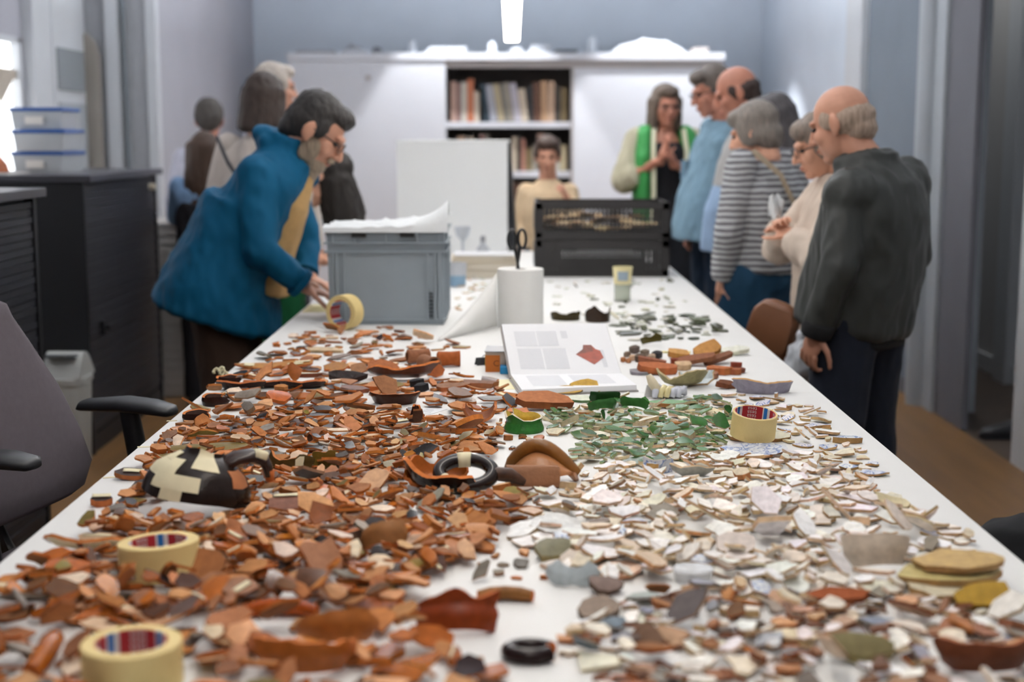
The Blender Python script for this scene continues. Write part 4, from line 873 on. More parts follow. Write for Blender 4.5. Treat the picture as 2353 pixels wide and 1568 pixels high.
c = G(2068, 872, 0); plastic_bag((1.93, c.y, 0.0), .10, .12, .21, 'white plastic bag on the floor against the right wall', 9)
c = D(664, 700, 5.25)
for k, (dx, dy) in enumerate(((0, 0), (.10, .13))):
    J2 = {'ankle_r': V((2.33 + dx, 6.35 + dy, .085)), 'toe_r': V((2.20 + dx, 6.32 + dy, .035)), 'ankle_l': V((2.33 + dx, 6.35 + dy, .085)), 'toe_l': V((2.20 + dx, 6.32 + dy, .035))}
    t = empty('shoe', (0, 0, 0), 0, ['black shoe on the side-room floor, nearer the doorway', 'black shoe on the side-room floor, farther from the doorway'][k], 'shoe', 'black shoes in the doorway')
    b = MB(); a = J2['ankle_r']; rings = []
    for f, hw, hh in ((-.065, .022, .03), (-.05, .034, .045), (0, .036, .055), (.06, .042, .042), (.13, .045, .030), (.18, .036, .024), (.20, .018, .014)):
        rings.append(((f * -1, 0, hh), (0, hw, 0), (0, 0, hh)))
    b.loft(rings, 18, power=2.6).build('upper', m_shoe, t, 60); t.location = (a.x, a.y, 0); t.rotation_euler = (0, 0, .3 * k)
    MB().span(-.19, .06, -.036, .036, 0, .012).build('sole', m_blk, t)
# ------------------------------------------------------------------ ceramic material driven by a colour attribute (alpha = glaze)
def ceramic_mat(name, paint=None):
    m = bpy.data.materials.new(name); m.use_nodes = True; nt = m.node_tree; L = nt.links.new; b = nt.nodes['Principled BSDF']
    at = nt.nodes.new('ShaderNodeAttribute'); at.attribute_name = 'Col'
    tc = nt.nodes.new('ShaderNodeTexCoord'); src = tc.outputs['Object']
    n1 = nt.nodes.new('ShaderNodeTexNoise'); n1.inputs['Scale'].default_value = 70; n1.inputs['Detail'].default_value = 6; n1.inputs['Roughness'].default_value = .65; L(src, n1.inputs['Vector'])
    r1 = nt.nodes.new('ShaderNodeMapRange'); r1.inputs['From Min'].default_value = .3; r1.inputs['From Max'].default_value = .7; r1.inputs['To Min'].default_value = .76; r1.inputs['To Max'].default_value = 1.18; L(n1.outputs['Fac'], r1.inputs['Value'])
    mx = nt.nodes.new('ShaderNodeMix'); mx.data_type = 'RGBA'; mx.blend_type = 'MULTIPLY'; mx.inputs['Factor'].default_value = 1.0
    L(at.outputs['Color'], mx.inputs['A']); L(r1.outputs['Result'], mx.inputs['B']); col = mx.outputs['Result']
    if paint:
        wv = nt.nodes.new('ShaderNodeTexNoise'); wv.inputs['Scale'].default_value = 42; wv.inputs['Detail'].default_value = 1.5; wv.inputs['Distortion'].default_value = 2.2; L(src, wv.inputs['Vector'])
        rp = nt.nodes.new('ShaderNodeValToRGB'); e = rp.color_ramp.elements; e[0].position = .50; e[0].color = (0, 0, 0, 1); e[1].position = .53; e[1].color = (1, 1, 1, 1); L(wv.outputs['Fac'], rp.inputs['Fac'])
        e2 = rp.color_ramp.elements.new(.62); e2.color = (1, 1, 1, 1); e3 = rp.color_ramp.elements.new(.64); e3.color = (0, 0, 0, 1)
        gl = nt.nodes.new('ShaderNodeMath'); gl.operation = 'MULTIPLY'; L(rp.outputs['Color'], gl.inputs[0]); L(at.outputs['Alpha'], gl.inputs[1])
        m2 = nt.nodes.new('ShaderNodeMix'); m2.data_type = 'RGBA'; m2.inputs['B'].default_value = (*lin(paint), 1); L(gl.outputs[0], m2.inputs['Factor']); L(col, m2.inputs['A']); col = m2.outputs['Result']
    L(col, b.inputs['Base Color'])
    r2 = nt.nodes.new('ShaderNodeMapRange'); r2.inputs['To Min'].default_value = .82; r2.inputs['To Max'].default_value = .13; r4 = nt.nodes.new('ShaderNodeMapRange'); r4.inputs['To Min'].default_value = .12; r4.inputs['To Max'].default_value = .20; L(at.outputs['Alpha'], r4.inputs['Value']); L(r4.outputs['Result'], b.inputs['Specular IOR Level']); L(at.outputs['Alpha'], r2.inputs['Value']); L(r2.outputs['Result'], b.inputs['Roughness'])
    bp = nt.nodes.new('ShaderNodeBump'); bp.inputs['Strength'].default_value = .35; bp.inputs['Distance'].default_value = .0015
    n3 = nt.nodes.new('ShaderNodeTexNoise'); n3.inputs['Scale'].default_value = 260; n3.inputs['Detail'].default_value = 3; L(src, n3.inputs['Vector']); L(n3.outputs['Fac'], bp.inputs['Height']); L(bp.outputs['Normal'], b.inputs['Normal'])
    MATS[name] = m; return m
m_cer = ceramic_mat('fired_ceramic'); m_pnt = ceramic_mat('painted_ceramic', '#2c5ea8')
m_tapep = mat('masking_tape_cream', '#e0d6b4', 0.7, 0.06, 40)
def jit(c, rng, a=.12):
    k = 1 + rng.uniform(-a, a); return tuple(max(0.0, min(1.0, x * k * (1 + rng.uniform(-a, a) * .35))) for x in c)
def cer_mesh(name, vs, fs, fcol, m=None, smooth_faces=None, sharp=40):
    me = bpy.data.meshes.new(name); me.from_pydata([tuple(p) for p in vs], [], fs); me.materials.append(m or m_cer)
    ca = me.color_attributes.new('Col', 'FLOAT_COLOR', 'CORNER'); buf = []
    for f, c in zip(fs, fcol): buf += list(c) * len(f)
    ca.data.foreach_set('color', buf)
    me.polygons.foreach_set('use_smooth', [True] * len(me.polygons)); me.set_sharp_from_angle(angle=math.radians(sharp)); me.update()
    return me
HELD = []      # (x, y, half x, half y, turn) places on the table that are taken
def hold(x, y, hx, hy, a=0.0): HELD.append((x, y, hx, hy, a))
def rest(vs, rot, at, z=TZ, sink=0.0):
    """Turn the points, centre them over `at`, rest the lowest on height z -> (points about the foot, foot)."""
    M = Euler(rot).to_matrix(); P = [M @ V(p) for p in vs]
    cx = (min(p.x for p in P) + max(p.x for p in P)) / 2; cy = (min(p.y for p in P) + max(p.y for p in P)) / 2; lo = min(p.z for p in P)
    return [V((p.x - cx, p.y - cy, p.z - lo)) for p in P], V((at[0], at[1], z - sink))
def put(name, vs, fs, fcol, rot, at, label, cat, group=None, m=None, z=TZ, parent=None, claim=True, sharp=40):
    P, foot = rest(vs, rot, at, z)
    o = bpy.data.objects.new(name, cer_mesh(name, P, fs, fcol, m, sharp=sharp)); COL.objects.link(o); o.location = foot
    if claim:
        hx = (max(p.x for p in P) - min(p.x for p in P)) / 2; hy = (max(p.y for p in P) - min(p.y for p in P)) / 2; hold(foot.x, foot.y, hx * .92, hy * .9)
    return tag(o, label, cat, group)
def C(h, g=0.0): return (*lin(h), g)
def sheet_cols(a, b, outer, inner, edge):
    n = (a - 1) * (b - 1); return [outer, inner] * n + [edge] * (2 * (a - 1) + 2 * (b - 1))
def frag(prof, a0, a1, t, cols, rng, na=22, ns=10, jag=(0.0, .12), jside=.08):
    """Piece of a thrown vessel: profile [(r, z)...] turned from a0 to a1 degrees; jag = broken depth at the low / high end."""
    ln = [0.0]
    for (r0, z0), (r1, z1) in zip(prof, prof[1:]): ln.append(ln[-1] + math.hypot(r1 - r0, z1 - z0))
    def at(s):
        s = max(0, min(1, s)) * ln[-1]
        for i in range(len(prof) - 1):
            if s <= ln[i + 1] or i == len(prof) - 2:
                f = (s - ln[i]) / max(1e-9, ln[i + 1] - ln[i]); return (prof[i][0] + (prof[i + 1][0] - prof[i][0]) * f, prof[i][1] + (prof[i + 1][1] - prof[i][1]) * f)
    sd = rng.uniform(0, 50); g = []
    kn = [rng.random() for _ in range(max(4, int(abs(a1 - a0) / 34)) + 1)]; kl = [rng.random() for _ in kn]
    def brk(k, f): x = f * (len(k) - 1); i = min(int(x), len(k) - 2); return k[i] + (k[i + 1] - k[i]) * (x - i)
    for i in range(na):
        f = i / (na - 1); row = []
        lo = jag[0] * brk(kl, f); hi = 1 - jag[1] * (1.55 * brk(kn, f) + .22 * noise.noise(V((f * 11, sd, 3))))
        for j in range(ns):
            s = j / (ns - 1); k = (noise.noise(V((s * 3, sd + (20 if f < .5 else 40), 1)))) * jside * (abs(f - .5) * 2) ** 2
            r, z = at(lo + (hi - lo) * s); a = math.radians(a0 + (a1 - a0) * (f + k)); row.append(V((r * math.cos(a), r * math.sin(a), z)))
        g.append(row)
    mb = MB().sheet(g, t); return mb.v, mb.f, sheet_cols(na, ns, *cols), g
def u(px, py): return px / ppm(G(CX, py).y)
def on_grid(g, i0, i1, j0, j1, off, th=.0007):
    """Strip of tape lying on part of a fragment's outer face."""
    rows = []
    for i in range(i0, i1 + 1):
        row = []
        for j in range(j0, j1 + 1):
            p = g[i][j]; du = g[min(i + 1, len(g) - 1)][j] - g[max(i - 1, 0)][j]; dv = g[i][min(j + 1, len(g[0]) - 1)] - g[i][max(j - 1, 0)]
            row.append(p + du.cross(dv).normalized() * off)
        rows.append(row)
    return MB().sheet(rows, th)

# ------------------------------------------------------------------ rolls of masking tape
m_tape = mat('tape_roll_cream', '#dcc588', 0.6, 0.04, 30, 0.1, 300)
m_red = mat('core_red', '#a8252c', 0.5); m_cblue = mat('core_blue', '#1f6fb5', 0.5); m_cwhite = mat('core_white', '#d9d7d2', 0.5)
def tape_roll(at, rot, ro, label, ri=.038, h=.05, turn=0.0):
    t = empty('tape_roll', at, 0, label, 'tape', None); t.rotation_euler = rot
    e = .0012
    MB().lathe([(ri + .002, 0), (ro - e, 0), (ro, e), (ro, h - e), (ro - e, h), (ri + .002, h)], 64, closed=True).build('tape', m_tape, t, 35)
    segs = []; a = turn
    for _ in range(4):
        for w_, mi in ((64, 0), (10, 1), (12, 2), (4, 1)): segs.append((a, a + w_, mi)); a += w_
    b = MB()
    for s0, s1, mi in segs:
        b.lathe([(ri, .0006), (ri + .0019, .0006), (ri + .0019, h - .0006), (ri, h - .0006)], max(1, int((s1 - s0) / 6)), math.radians(s0), math.radians(s1), mi=mi, closed=True)
    b.build('core', [m_red, m_cwhite, m_cblue], t, 35)
    tv, tf = TESA
    for k in range(4):
        pm = MB()
        for row in range(6):
            a0 = math.radians(turn + 90 * k + 32); zc = .0055 + row * .0078
            pm.add([(math.cos(a0 + p.x / ri) * (ri - .0003), math.sin(a0 + p.x / ri) * (ri - .0003), zc - p.y) for p in tv], tf)
        pm.build('core_print', m_cwhite, t)
    return t
TESA = text_mesh('tesa', .0118)
a = TA = G(302, 1470, TZ + .052); tape_roll((a.x, a.y, TZ), (0, 0, 0), .0555, 'full cream masking tape roll nearest the table\'s near left corner', turn=62); hold(a.x, a.y, .056, .056)
b_ = TB = G(366, 1240, TZ + .055); tape_roll((b_.x, b_.y, TZ + .003), (math.radians(-2.5), math.radians(-2.5), 0), .0555, 'full cream masking tape roll lying flat in front of the taped black jug', turn=20); hold(b_.x, b_.y, .056, .056)
c_ = TC = G(1730, 945, TZ + .066); tape_roll((c_.x, c_.y, TZ + .0155), (math.radians(8.5), math.radians(4), 0), .0445, 'nearly used-up masking tape roll standing on a cream plate piece', ri=.0385, turn=57)
d_ = TD = G(788, 758, TZ); tape_roll((d_.x + .018, d_.y + .03, TZ + .0555), (math.radians(90), 0, math.radians(-28)), .0555, 'masking tape roll standing on its edge by the grey crate', turn=150); hold(d_.x, d_.y, .06, .03)

# ------------------------------------------------------------------ grey stacking crate with a plastic sheet on top
c0 = G(757, 747); c1 = G(1020, 747); gx, gy = (c0.x + c1.x) / 2, c0.y
t = empty('stacking_crate', (gx, gy + .145, TZ), 0, 'grey plastic stacking crate standing on the table beside the blue coat', 'crate')
m_gc = mat('crate_grey', '#8d979e', 0.5, 0.03, 10); hold(gx, gy + .145, .2, .16)
W2, D2, H2 = .183, .140, .31
def shell(w0, w1, d0, d1, h, th):
    b = MB(); o = [(-1, -1), (1, -1), (1, 1), (-1, 1)]
    vs = [(x * w0, y * d0, 0) for x, y in o] + [(x * w1, y * d1, h) for x, y in o] + [(x * (w1 - th), y * (d1 - th), h) for x, y in o] + [(x * (w0 - th), y * (d0 - th), th) for x, y in o]
    fs = [(0, 3, 2, 1), (12, 13, 14, 15)]
    for i in range(4):
        j = (i + 1) % 4; fs += [(i, j, 4 + j, 4 + i), (4 + i, 4 + j, 8 + j, 8 + i), (8 + i, 8 + j, 12 + j, 12 + i)]
    return b.add(vs, fs)
shell(W2, W2 + .006, D2, D2 + .005, H2, .004).build('shell', m_gc, t)
def band(w_, d_, z0, z1, o_): 
    b = MB()
    for s in (-1, 1): b.span(-w_ - o_, w_ + o_, s * d_, s * (d_ + o_), z0, z1); b.span(s * w_, s * (w_ + o_), -d_, d_, z0, z1)
    return b
band(W2 + .006, D2 + .005, H2 - .008, H2, .012).build('rim', m_gc, t, bevel=.002)
band(W2 + .005, D2 + .004, H2 - .048, H2 - .043, .011).build('rib', m_gc, t); band(W2 + .004, D2 + .003, H2 - .076, H2 - .071, .010).build('rib', m_gc, t); band(W2, D2, .012, .018, .006).build('rib', m_gc, t)
for x in (-.17, -.158, -.135, .133, .158, .172):
    MB().span(x - .0028, x + .0028, -D2 - .012, -D2 + .002, .018, H2 - .076).build('rib', m_gc, t)
for x in (-.17, -.10, .0, .10, .17): MB().span(x - .002, x + .002, -D2 - .016, -D2 + .0, H2 - .043, H2 - .008).build('rib', m_gc, t)
for y in (-.12, -.06, .0, .06, .12): MB().span(W2 - .002, W2 + .012, y - .003, y + .003, .018, H2 - .05).build('rib', m_gc, t)
for k in range(7): MB().span(.139, .150, -D2 - .010, -D2 + .001, .028 + .012 * k, .033 + .012 * k).build('slot', mat('slot_dark', '#3d444a', 0.6), t)
for x in (-.085, .07): MB().span(x - .022, x + .022, -D2 - .019, -D2 - .006, H2 - .026, H2 - .012).build('latch_notch', mat('notch_black', '#1e2022', 0.6), t)
m_film = mat('white_film', '#dfe3e5', 0.35, bump=.3, bscale=40)
g = [[V((-.20 + .40 * i / 20, -.152 + .30 * j / 12, .004 + .035 * (i / 20) ** 2 * (1 - .4 * j / 12) + .014 * noise.noise(V((i * .6, j * .8, 2))) + (.030 * max(0, i - 16) / 4 if j < 5 else 0))) for j in range(13)] for i in range(21)]
for row in g:
    for k, p in enumerate(row):
        p.z = max(p.z * 1.25, .0015)
        if k == 0: p.y, p.z = -.1625, -.011
        if k == 1: p.y, p.z = -.160, max(.003, p.z * .4)
o = MB().sheet(g, .0012).build('plastic_sheet', m_film, None, 60); o.location = (gx, gy + .145, TZ + H2 + .001); tag(o, 'crumpled white plastic sheet lying over the open grey crate', 'sheet')

# ------------------------------------------------------------------ white paper roll with scissors, loose sheet
pr = G(1196, 752); PRX, PRY = pr.x, pr.y + .02; hold(PRX, PRY, .08, .08)
t = empty('paper_roll', (PRX, PRY, TZ), 0, 'fat white paper roll standing upright behind the open book', 'paper roll')
m_paper = mat('roll_paper_white', '#e4e4e1', 0.85, 0.01, 30, 0.1, 200)
MB().lathe([(.021, 0), (.0725, 0), (.0735, .002), (.0735, .184), (.0725, .186), (.021, .186)], 56, closed=True).build('paper', m_paper, t, 40)
MB().lathe([(.0195, .001), (.0208, .001), (.0208, .184), (.0195, .184)], 28, closed=True).build('core', mat('core_card', '#a99a84', 0.8), t, 40)
t = empty('scissors', (PRX - .004, PRY, TZ + .055), 0, 'black-handled scissors stuck point down in the white paper roll', 'scissors'); t.rotation_euler = (0, math.radians(-2), .5)
m_sc = mat('scissor_black', '#17181b', 0.35); m_scm = mat('scissor_steel', '#8d9094', 0.3, metal=.9)
for s in (-1, 1):
    hb = t
    MB().tube([(s * .004 + s * .0155 + .0145 * math.cos(a), s * .002, .225 + .030 * math.sin(a)) for a in [2 * PI * k / 18 for k in range(18)]], .0048, 8, closed=True).build('handle', m_sc, t, 60)
    MB().tube([(s * .010, s * .002, .198), (s * .003, s * .002, .16), (-s * .002, s * .002, .13)], [.006, .0055, .004], 8).build('shank', m_sc, t, 60)
    MB().hexa([(-s * .006, s * .0005, .13), (s * .004, s * .0005, .13), (s * .004, s * .0025, .13), (-s * .006, s * .0025, .13), (-.0006, s * .0005, .0), (.0006, s * .0005, .0), (.0006, s * .0025, .0), (-.0006, s * .0025, .0)]).build('blade', m_scm, t)
MB().lathe([(0, -.004), (.004, -.004), (.004, .004), (0, .004)], 12, c=(0, 0, .13), R=Matrix.Rotation(PI / 2, 3, 'X')).build('pivot', m_scm, t)
# the loose paper running down from the roll to the table
A0, A1, B0, B1 = V((PRX - .0755, PRY - .012, TZ + .17)), V((PRX - .0745, PRY - .03, TZ + .006)), G(1005, 782, TZ + .004), G(1148, 800, TZ + .004)
g = []
for i in range(15):
    f = i / 14; top = A0.lerp(V((B0.x, B0.y + .06, TZ + .002)), f); top.z = TZ + .17 * (1 - f) ** 1.25 + .003; low = A1.lerp(B0, f); low.z = TZ + .0025
    g.append([top.lerp(low, j / 7) + V((0, -.05 * math.sin(PI * j / 7) * (1 - .5 * f), .006 * noise.noise(V((i * .5, j * .5, 5))) * (0 < j < 7))) for j in range(8)])
for row in g:
    for p in row: p.z = max(p.z, TZ + .0015)
o = MB().sheet(g, .0006).build('paper_sheet', m_paper, None, 180); tag(o, 'white paper sheet sloping from the paper roll down to the table', 'paper'); hold((B0.x + A1.x) / 2, B0.y + .08, .1, .1)

# ------------------------------------------------------------------ two black crates at the far end
def black_crate(z, label, k):
    y = G(1383, 637).y; x = (1383 - CX) / ppm(y); t = empty('vegetable_crate', (x, y + .19, z), 0, label, 'crate', 'black slatted crates')
    m = mat('crate_black', '#2b2929', 0.55, .05, 10); w_, d_, h = .287, .19, .158; th = .008
    MB().span(-w_, w_, -d_, d_, 0, .006).build('bottom', m, t)
    for s in (-1, 1):
        for z0, z1 in ((0.006, .030), (.130 if k else .118, h)):
            MB().span(-w_, w_, s * d_ - th * (s > 0), s * d_ + th * (s < 0), z0, z1).build('rail', m, t); MB().span(s * w_ - th * (s > 0), s * w_ + th * (s < 0), -d_ + th, d_ - th, z0, z1).build('rail', m, t)
        for z0 in (.06, .09):
            MB().span(-w_, w_, s * d_ - .003, s * d_ + .003, z0, z0 + .005).build('cross_bar', m, t)
    n = 30; b = MB()
    for s in (-1, 1):
        for i in range(n + 1):
            xx = -w_ + .012 + (2 * w_ - .024) * i / n
            if k == 0 and s < 0 and 5 < i < 25 : b.span(xx - .011, xx + .011, s * d_ - .0035, s * d_ + .0035, .030, .085); continue
            b.span(xx - (.0045 if k else .0078), xx + (.0045 if k else .0078), s * d_ - .0035, s * d_ + .0035, .030, .13)
    b.build('bars', m, t)['kind'] = 'stuff'
    b = MB()
    for s in (-1, 1):
        for i in range(21):
            yy = -d_ + .012 + (2 * d_ - .024) * i / 20; b.span(s * w_ - .0035, s * w_ + .0035, yy - .007, yy + .007, .030, .13)
    b.build('bars', m, t)['kind'] = 'stuff'
    for sx in (-1, 1):
        for sy in (-1, 1): MB().span(sx * (w_ - .014) - .014, sx * (w_ - .014) + .014, sy * (d_ - .012) - .012, sy * (d_ - .012) + .012, .006, h + .003).build('corner_post', m, t)
    return t
bt = black_crate(TZ, 'lower black slatted crate at the far table end', 0); hold(bt.location.x, bt.location.y, .3, .2); BKX, BKY = bt.location.x, bt.location.y
black_crate(TZ + .162, 'upper black slatted crate with sherds inside, at the far table end', 1)
rr1 = random.Random(3)

# ------------------------------------------------------------------ white display box behind the crates
pc = D(1042, 450, 7.15)
t = empty('display_box', (pc.x, 7.24, TZ), -.05, 'tall white box with a black side, standing behind the grey crate', 'box')
zt_ = D(1042, 322, 7.1).z - TZ; hw = 128 / ppm(7.1, 1.1)
MB().span(-hw, hw, -.11, -.10, .0, zt_ - .012).build('front_panel', mat('box_white', '#eef0f0', 0.5, .01, 3), t)
MB().span(-hw - .002, hw + .002, -.112, .10, zt_ - .012, zt_).build('top', MATS['box_white'], t, bevel=.003)
MB().span(-hw, hw - .012, -.10, .09, .0, zt_ - .012).build('body', MATS['box_white'], t)
MB().hexa([(hw - .012, -.10, 0), (hw + .045, -.06, 0), (hw + .045, .10, 0), (hw - .012, .10, 0), (hw - .012, -.10, zt_ - .012), (hw + .006, -.10, zt_ - .012), (hw + .006, .10, zt_ - .012), (hw - .012, .10, zt_ - .012)]).build('black_side', m_cab2, t)

# ------------------------------------------------------------------ stack of flat books, cup, bottle and glass beyond the grey crate
yb = G(1115, 640).y
for k, (h_, wv_, colr, lab) in enumerate(((.034, .15, '#b9ad98', 'thick beige book at the bottom of the pile by the paper roll'), (.03, .145, '#c9c1b4', 'cream book second in the pile by the paper roll'), (.02, .14, '#cbb894', 'sand-yellow booklet third in the pile by the paper roll'), (.012, .13, '#d3d4d6', 'thin white brochure topping the pile by the paper roll'))):
    z = TZ + [0.001, .036, .067, .088][k]; t = empty('flat_book', ((1113 - CX) / ppm(yb), yb + .10, z), [.02, -.05, .06, .0][k], lab, 'book', 'flat books beyond the grey crate')
    mc = mat('flat_book_' + colr[1:], colr, .6)
    MB().span(-wv_, wv_, -.10, .10, 0, .0025).span(-wv_, wv_, -.10, .10, h_ - .0025, h_).span(-wv_, -wv_ + .003, -.10, .10, .0025, h_ - .0025).build('cover', mc, t); MB().span(-wv_ + .003, wv_ - .005, -.097, .097, .0025, h_ - .0025).build('pages', m_pg, t)
hold((1113 - CX) / ppm(yb), yb + .10, .16, .11)
ya = 6.42; xa = (1082 - CX) / ppm(ya)
t = empty('stemmed_glass', (xa - .04, ya + .12, TZ), 0, 'pale stemmed glass standing in front of the white display box', 'glass')
MB().lathe([(0, 0), (.035, 0), (.035, .004), (.008, .008), (.006, .10), (.008, .12)], 24).build('stem', m_trn, t, 50); MB().lathe([(.004, .12), (.03, .15), (.04, .19), (.038, .19), (.028, .152), (.0, .125)], 24).build('glass_bowl', m_trn, t, 50)
t = empty('mug', ((1050 - CX) / ppm(5.75), 5.75, TZ), 0, 'white and blue cup just beyond the grey crate', 'cup')
MB().lathe([(0, 0), (.034, 0), (.038, .04), (.038, .045)], 24).build('blue_band', mat('cup_blue', '#7d9cb5', .4), t, 50); MB().lathe([(.038, .045), (.040, .095), (.037, .095), (.034, .05), (.0, .01)], 24).build('cup_body', m_pap, t, 50)
t = empty('spray_bottle', ((1108 - CX) / ppm(ya), ya + .2, TZ), .4, 'small white squeeze bottle beside the stemmed glass', 'bottle')
MB().lathe([(0, 0), (.03, 0), (.032, .01), (.032, .08), (.012, .105), (.012, .115)], 20).build('bottle_body', m_pap, t, 50); MB().lathe([(.012, .115), (.012, .14), (.0, .145)], 16).build('cap', m_gry, t, 50)
tm = G(1430, 692); t = empty('tumbler_stack', (tm.x, tm.y, TZ), 0, 'cream and yellow labelled paper tumbler near the black crates', 'tumbler')
hh = (692 - 613) / ppm(tm.y)
MB().lathe([(0, .0), (.030, 0), (.031, hh * .55), (.029, hh * .55), (.028, .003), (0, .003)], 24).build('glass_base', mat('pale_glass', '#dfe3da', .15, trans=.85, ior=1.3), t, 50)
MB().lathe([(.0315, hh * .5), (.037, hh), (.035, hh), (.0295, hh * .52)], 24, closed=True).build('paper_wrap', mat('tumbler_cream', '#e2d8a8', .6, .15, 18), t, 50)
MB().lathe([(.0345, hh * .62), (.0365, hh * .88), (.0368, hh * .88), (.0348, hh * .62)], 6, math.radians(235), math.radians(300), closed=True).build('blue_label', mat('label_greyblue', '#93a3b0', .6), t, 50)
hold(tm.x, tm.y, .04, .04)

# ------------------------------------------------------------------ open book
zb = TZ + .016
HL, HR, BL, BR = G(1174, 861, zb), G(1427, 858, zb), G(1199, 896, zb), G(1463, 885, zb)
wv = (HR - HL); lean = math.radians(29); ph = (HL - BL).length
upd = V((-wv.y, wv.x, 0)).normalized(); up3 = upd * math.cos(lean) + V((0, 0, math.sin(lean)))
TL, TR = HL + up3 * ph * .98 - wv * .04, HR + up3 * ph * .98 - wv * .055
root = (HL + HR) / 2; root.z = TZ
t = empty('open_book', root, 0, 'open white archaeology book with a red sherd photo, leaning upright', 'book')
m_page = mat('book_page_white', '#ebecef', 0.6)
def slab4(a, b, c, d, n, th, name, m):
    mb = MB(off=root); mb.hexa([a, b, c, d, a + n * th, b + n * th, c + n * th, d + n * th]); return mb.build(name, m, t)
dn = V((0, 0, -1)); bn = wv.normalized().cross(up3).normalized(); bn = bn if bn.y > 0 or bn.z < 0 else -bn
if bn.z > 0: bn = -bn
ov = .004
m_cov = mat('book_cover_grey', '#8f8a86', .5)
slab4(BL, BR, HR, HL, dn, .0125, 'page_block', m_page); slab4(HL, HR, TR, TL, bn, .0105, 'page_block', m_page)
wd = wv.normalized(); dd = (BL - HL).normalized()
slab4(BL - wd * ov + dd * ov + dn * .013, BR + wd * ov + dd * ov + dn * .013, HR + wd * ov + dn * .013, HL - wd * ov + dn * .013, dn, .0025, 'cover', m_cov)
slab4(HL - wd * ov + bn * .011, HR + wd * ov + bn * .011, TR + wd * ov + up3 * ov + bn * .011, TL - wd * ov + up3 * ov + bn * .011, bn, .0025, 'cover', m_cov)
def onpage(fx, fy): return HL.lerp(HR, fx).lerp(TL.lerp(TR, fx), fy) - bn * .0004
def lines_mat():
    m = mat('printed_text', '#e3e5e9', .6); nt = m.node_tree; L = nt.links.new; b = nt.nodes['Principled BSDF']
    uv = nt.nodes.new('ShaderNodeUVMap'); sp = nt.nodes.new('ShaderNodeSeparateXYZ'); L(uv.outputs[0], sp.inputs[0])
    nz = nt.nodes.new('ShaderNodeTexNoise'); nz.inputs['Scale'].default_value = 1.0; nz.inputs['Detail'].default_value = 2
    mp = nt.nodes.new('ShaderNodeMapping'); mp.inputs['Scale'].default_value = (1.2, 18, 1); L(uv.outputs[0], mp.inputs['Vector']); L(mp.outputs[0], nz.inputs['Vector'])
    fr_ = nt.nodes.new('ShaderNodeMath'); fr_.operation = 'FRACT'; L(sp.outputs['Y'], fr_.inputs[0])
    lt = nt.nodes.new('ShaderNodeMath'); lt.operation = 'LESS_THAN'; lt.inputs[1].default_value = .5; L(fr_.outputs[0], lt.inputs[0])
    gt = nt.nodes.new('ShaderNodeMath'); gt.operation = 'GREATER_THAN'; gt.inputs[1].default_value = .42; L(nz.outputs['Fac'], gt.inputs[0])
    ml = nt.nodes.new('ShaderNodeMath'); ml.operation = 'MULTIPLY'; L(lt.outputs[0], ml.inputs[0]); L(gt.outputs[0], ml.inputs[1])
    mx = nt.nodes.new('ShaderNodeMix'); mx.data_type = 'RGBA'; mx.inputs['A'].default_value = (*lin('#ebecef'), 1); mx.inputs['B'].default_value = (*lin('#b4b7be'), 1)
    L(ml.outputs[0], mx.inputs['Factor']); L(mx.outputs['Result'], b.inputs['Base Color']); return m
m_txt = lines_mat()
def text_block(x0, x1, y0, y1, nl, lower=False):
    P = (lambda x, y: HL.lerp(HR, x).lerp(BL.lerp(BR, x), y) + V((0, 0, .0004))) if lower else onpage
    me = bpy.data.meshes.new('text_column'); q = [P(x0, y0), P(x1, y0), P(x1, y1), P(x0, y1)]
    me.from_pydata([tuple(p - root) for p in q], [], [(0, 1, 2, 3)]); uvl = me.uv_layers.new(name='UVMap')
    for k, (a_, b2) in enumerate(((0, 0), (30 * (x1 - x0) / .3, 0), (30 * (x1 - x0) / .3, nl), (0, nl))): uvl.data[k].uv = (a_, b2)
    me.materials.append(m_txt); o = bpy.data.objects.new('text_column', me); COL.objects.link(o); o.parent = t
text_block(.10, .30, .55, .85, 14); text_block(.31, .50, .55, .85, 14); text_block(.10, .32, .10, .50, 20); text_block(.335, .55, .10, .50, 20); text_block(.54, .60, .70, .85, 8)
text_block(.86, .90, .12, .46, 20); text_block(.12, .42, .12, .82, 26, True); text_block(.50, .85, .12, .82, 26, True)
# the printed photograph of a red sherd
pm = MB(off=root); q = [(.635, .37), (.71, .47), (.725, .555), (.80, .555), (.83, .475), (.87, .44), (.885, .30), (.78, .17)]
pm.add([onpage(x, y) - bn * .0003 for x, y in q], [tuple(range(len(q)))]); pm.build('printed_photo', mat('print_red_brown', '#9c4530', .5, .25, 60), t)
pm = MB(off=root); q = [(.635, .37), (.71, .47), (.725, .555), (.80, .555), (.805, .42), (.74, .40)]
pm.add([onpage(x, y) - bn * .0006 for x, y in q], [tuple(range(len(q)))]); pm.build('printed_photo', mat('print_dark_brown', '#7a3c2c', .5, .3, 60), t)
hold(root.x, (BL.y + HL.y) / 2 + .05, .15, .22)
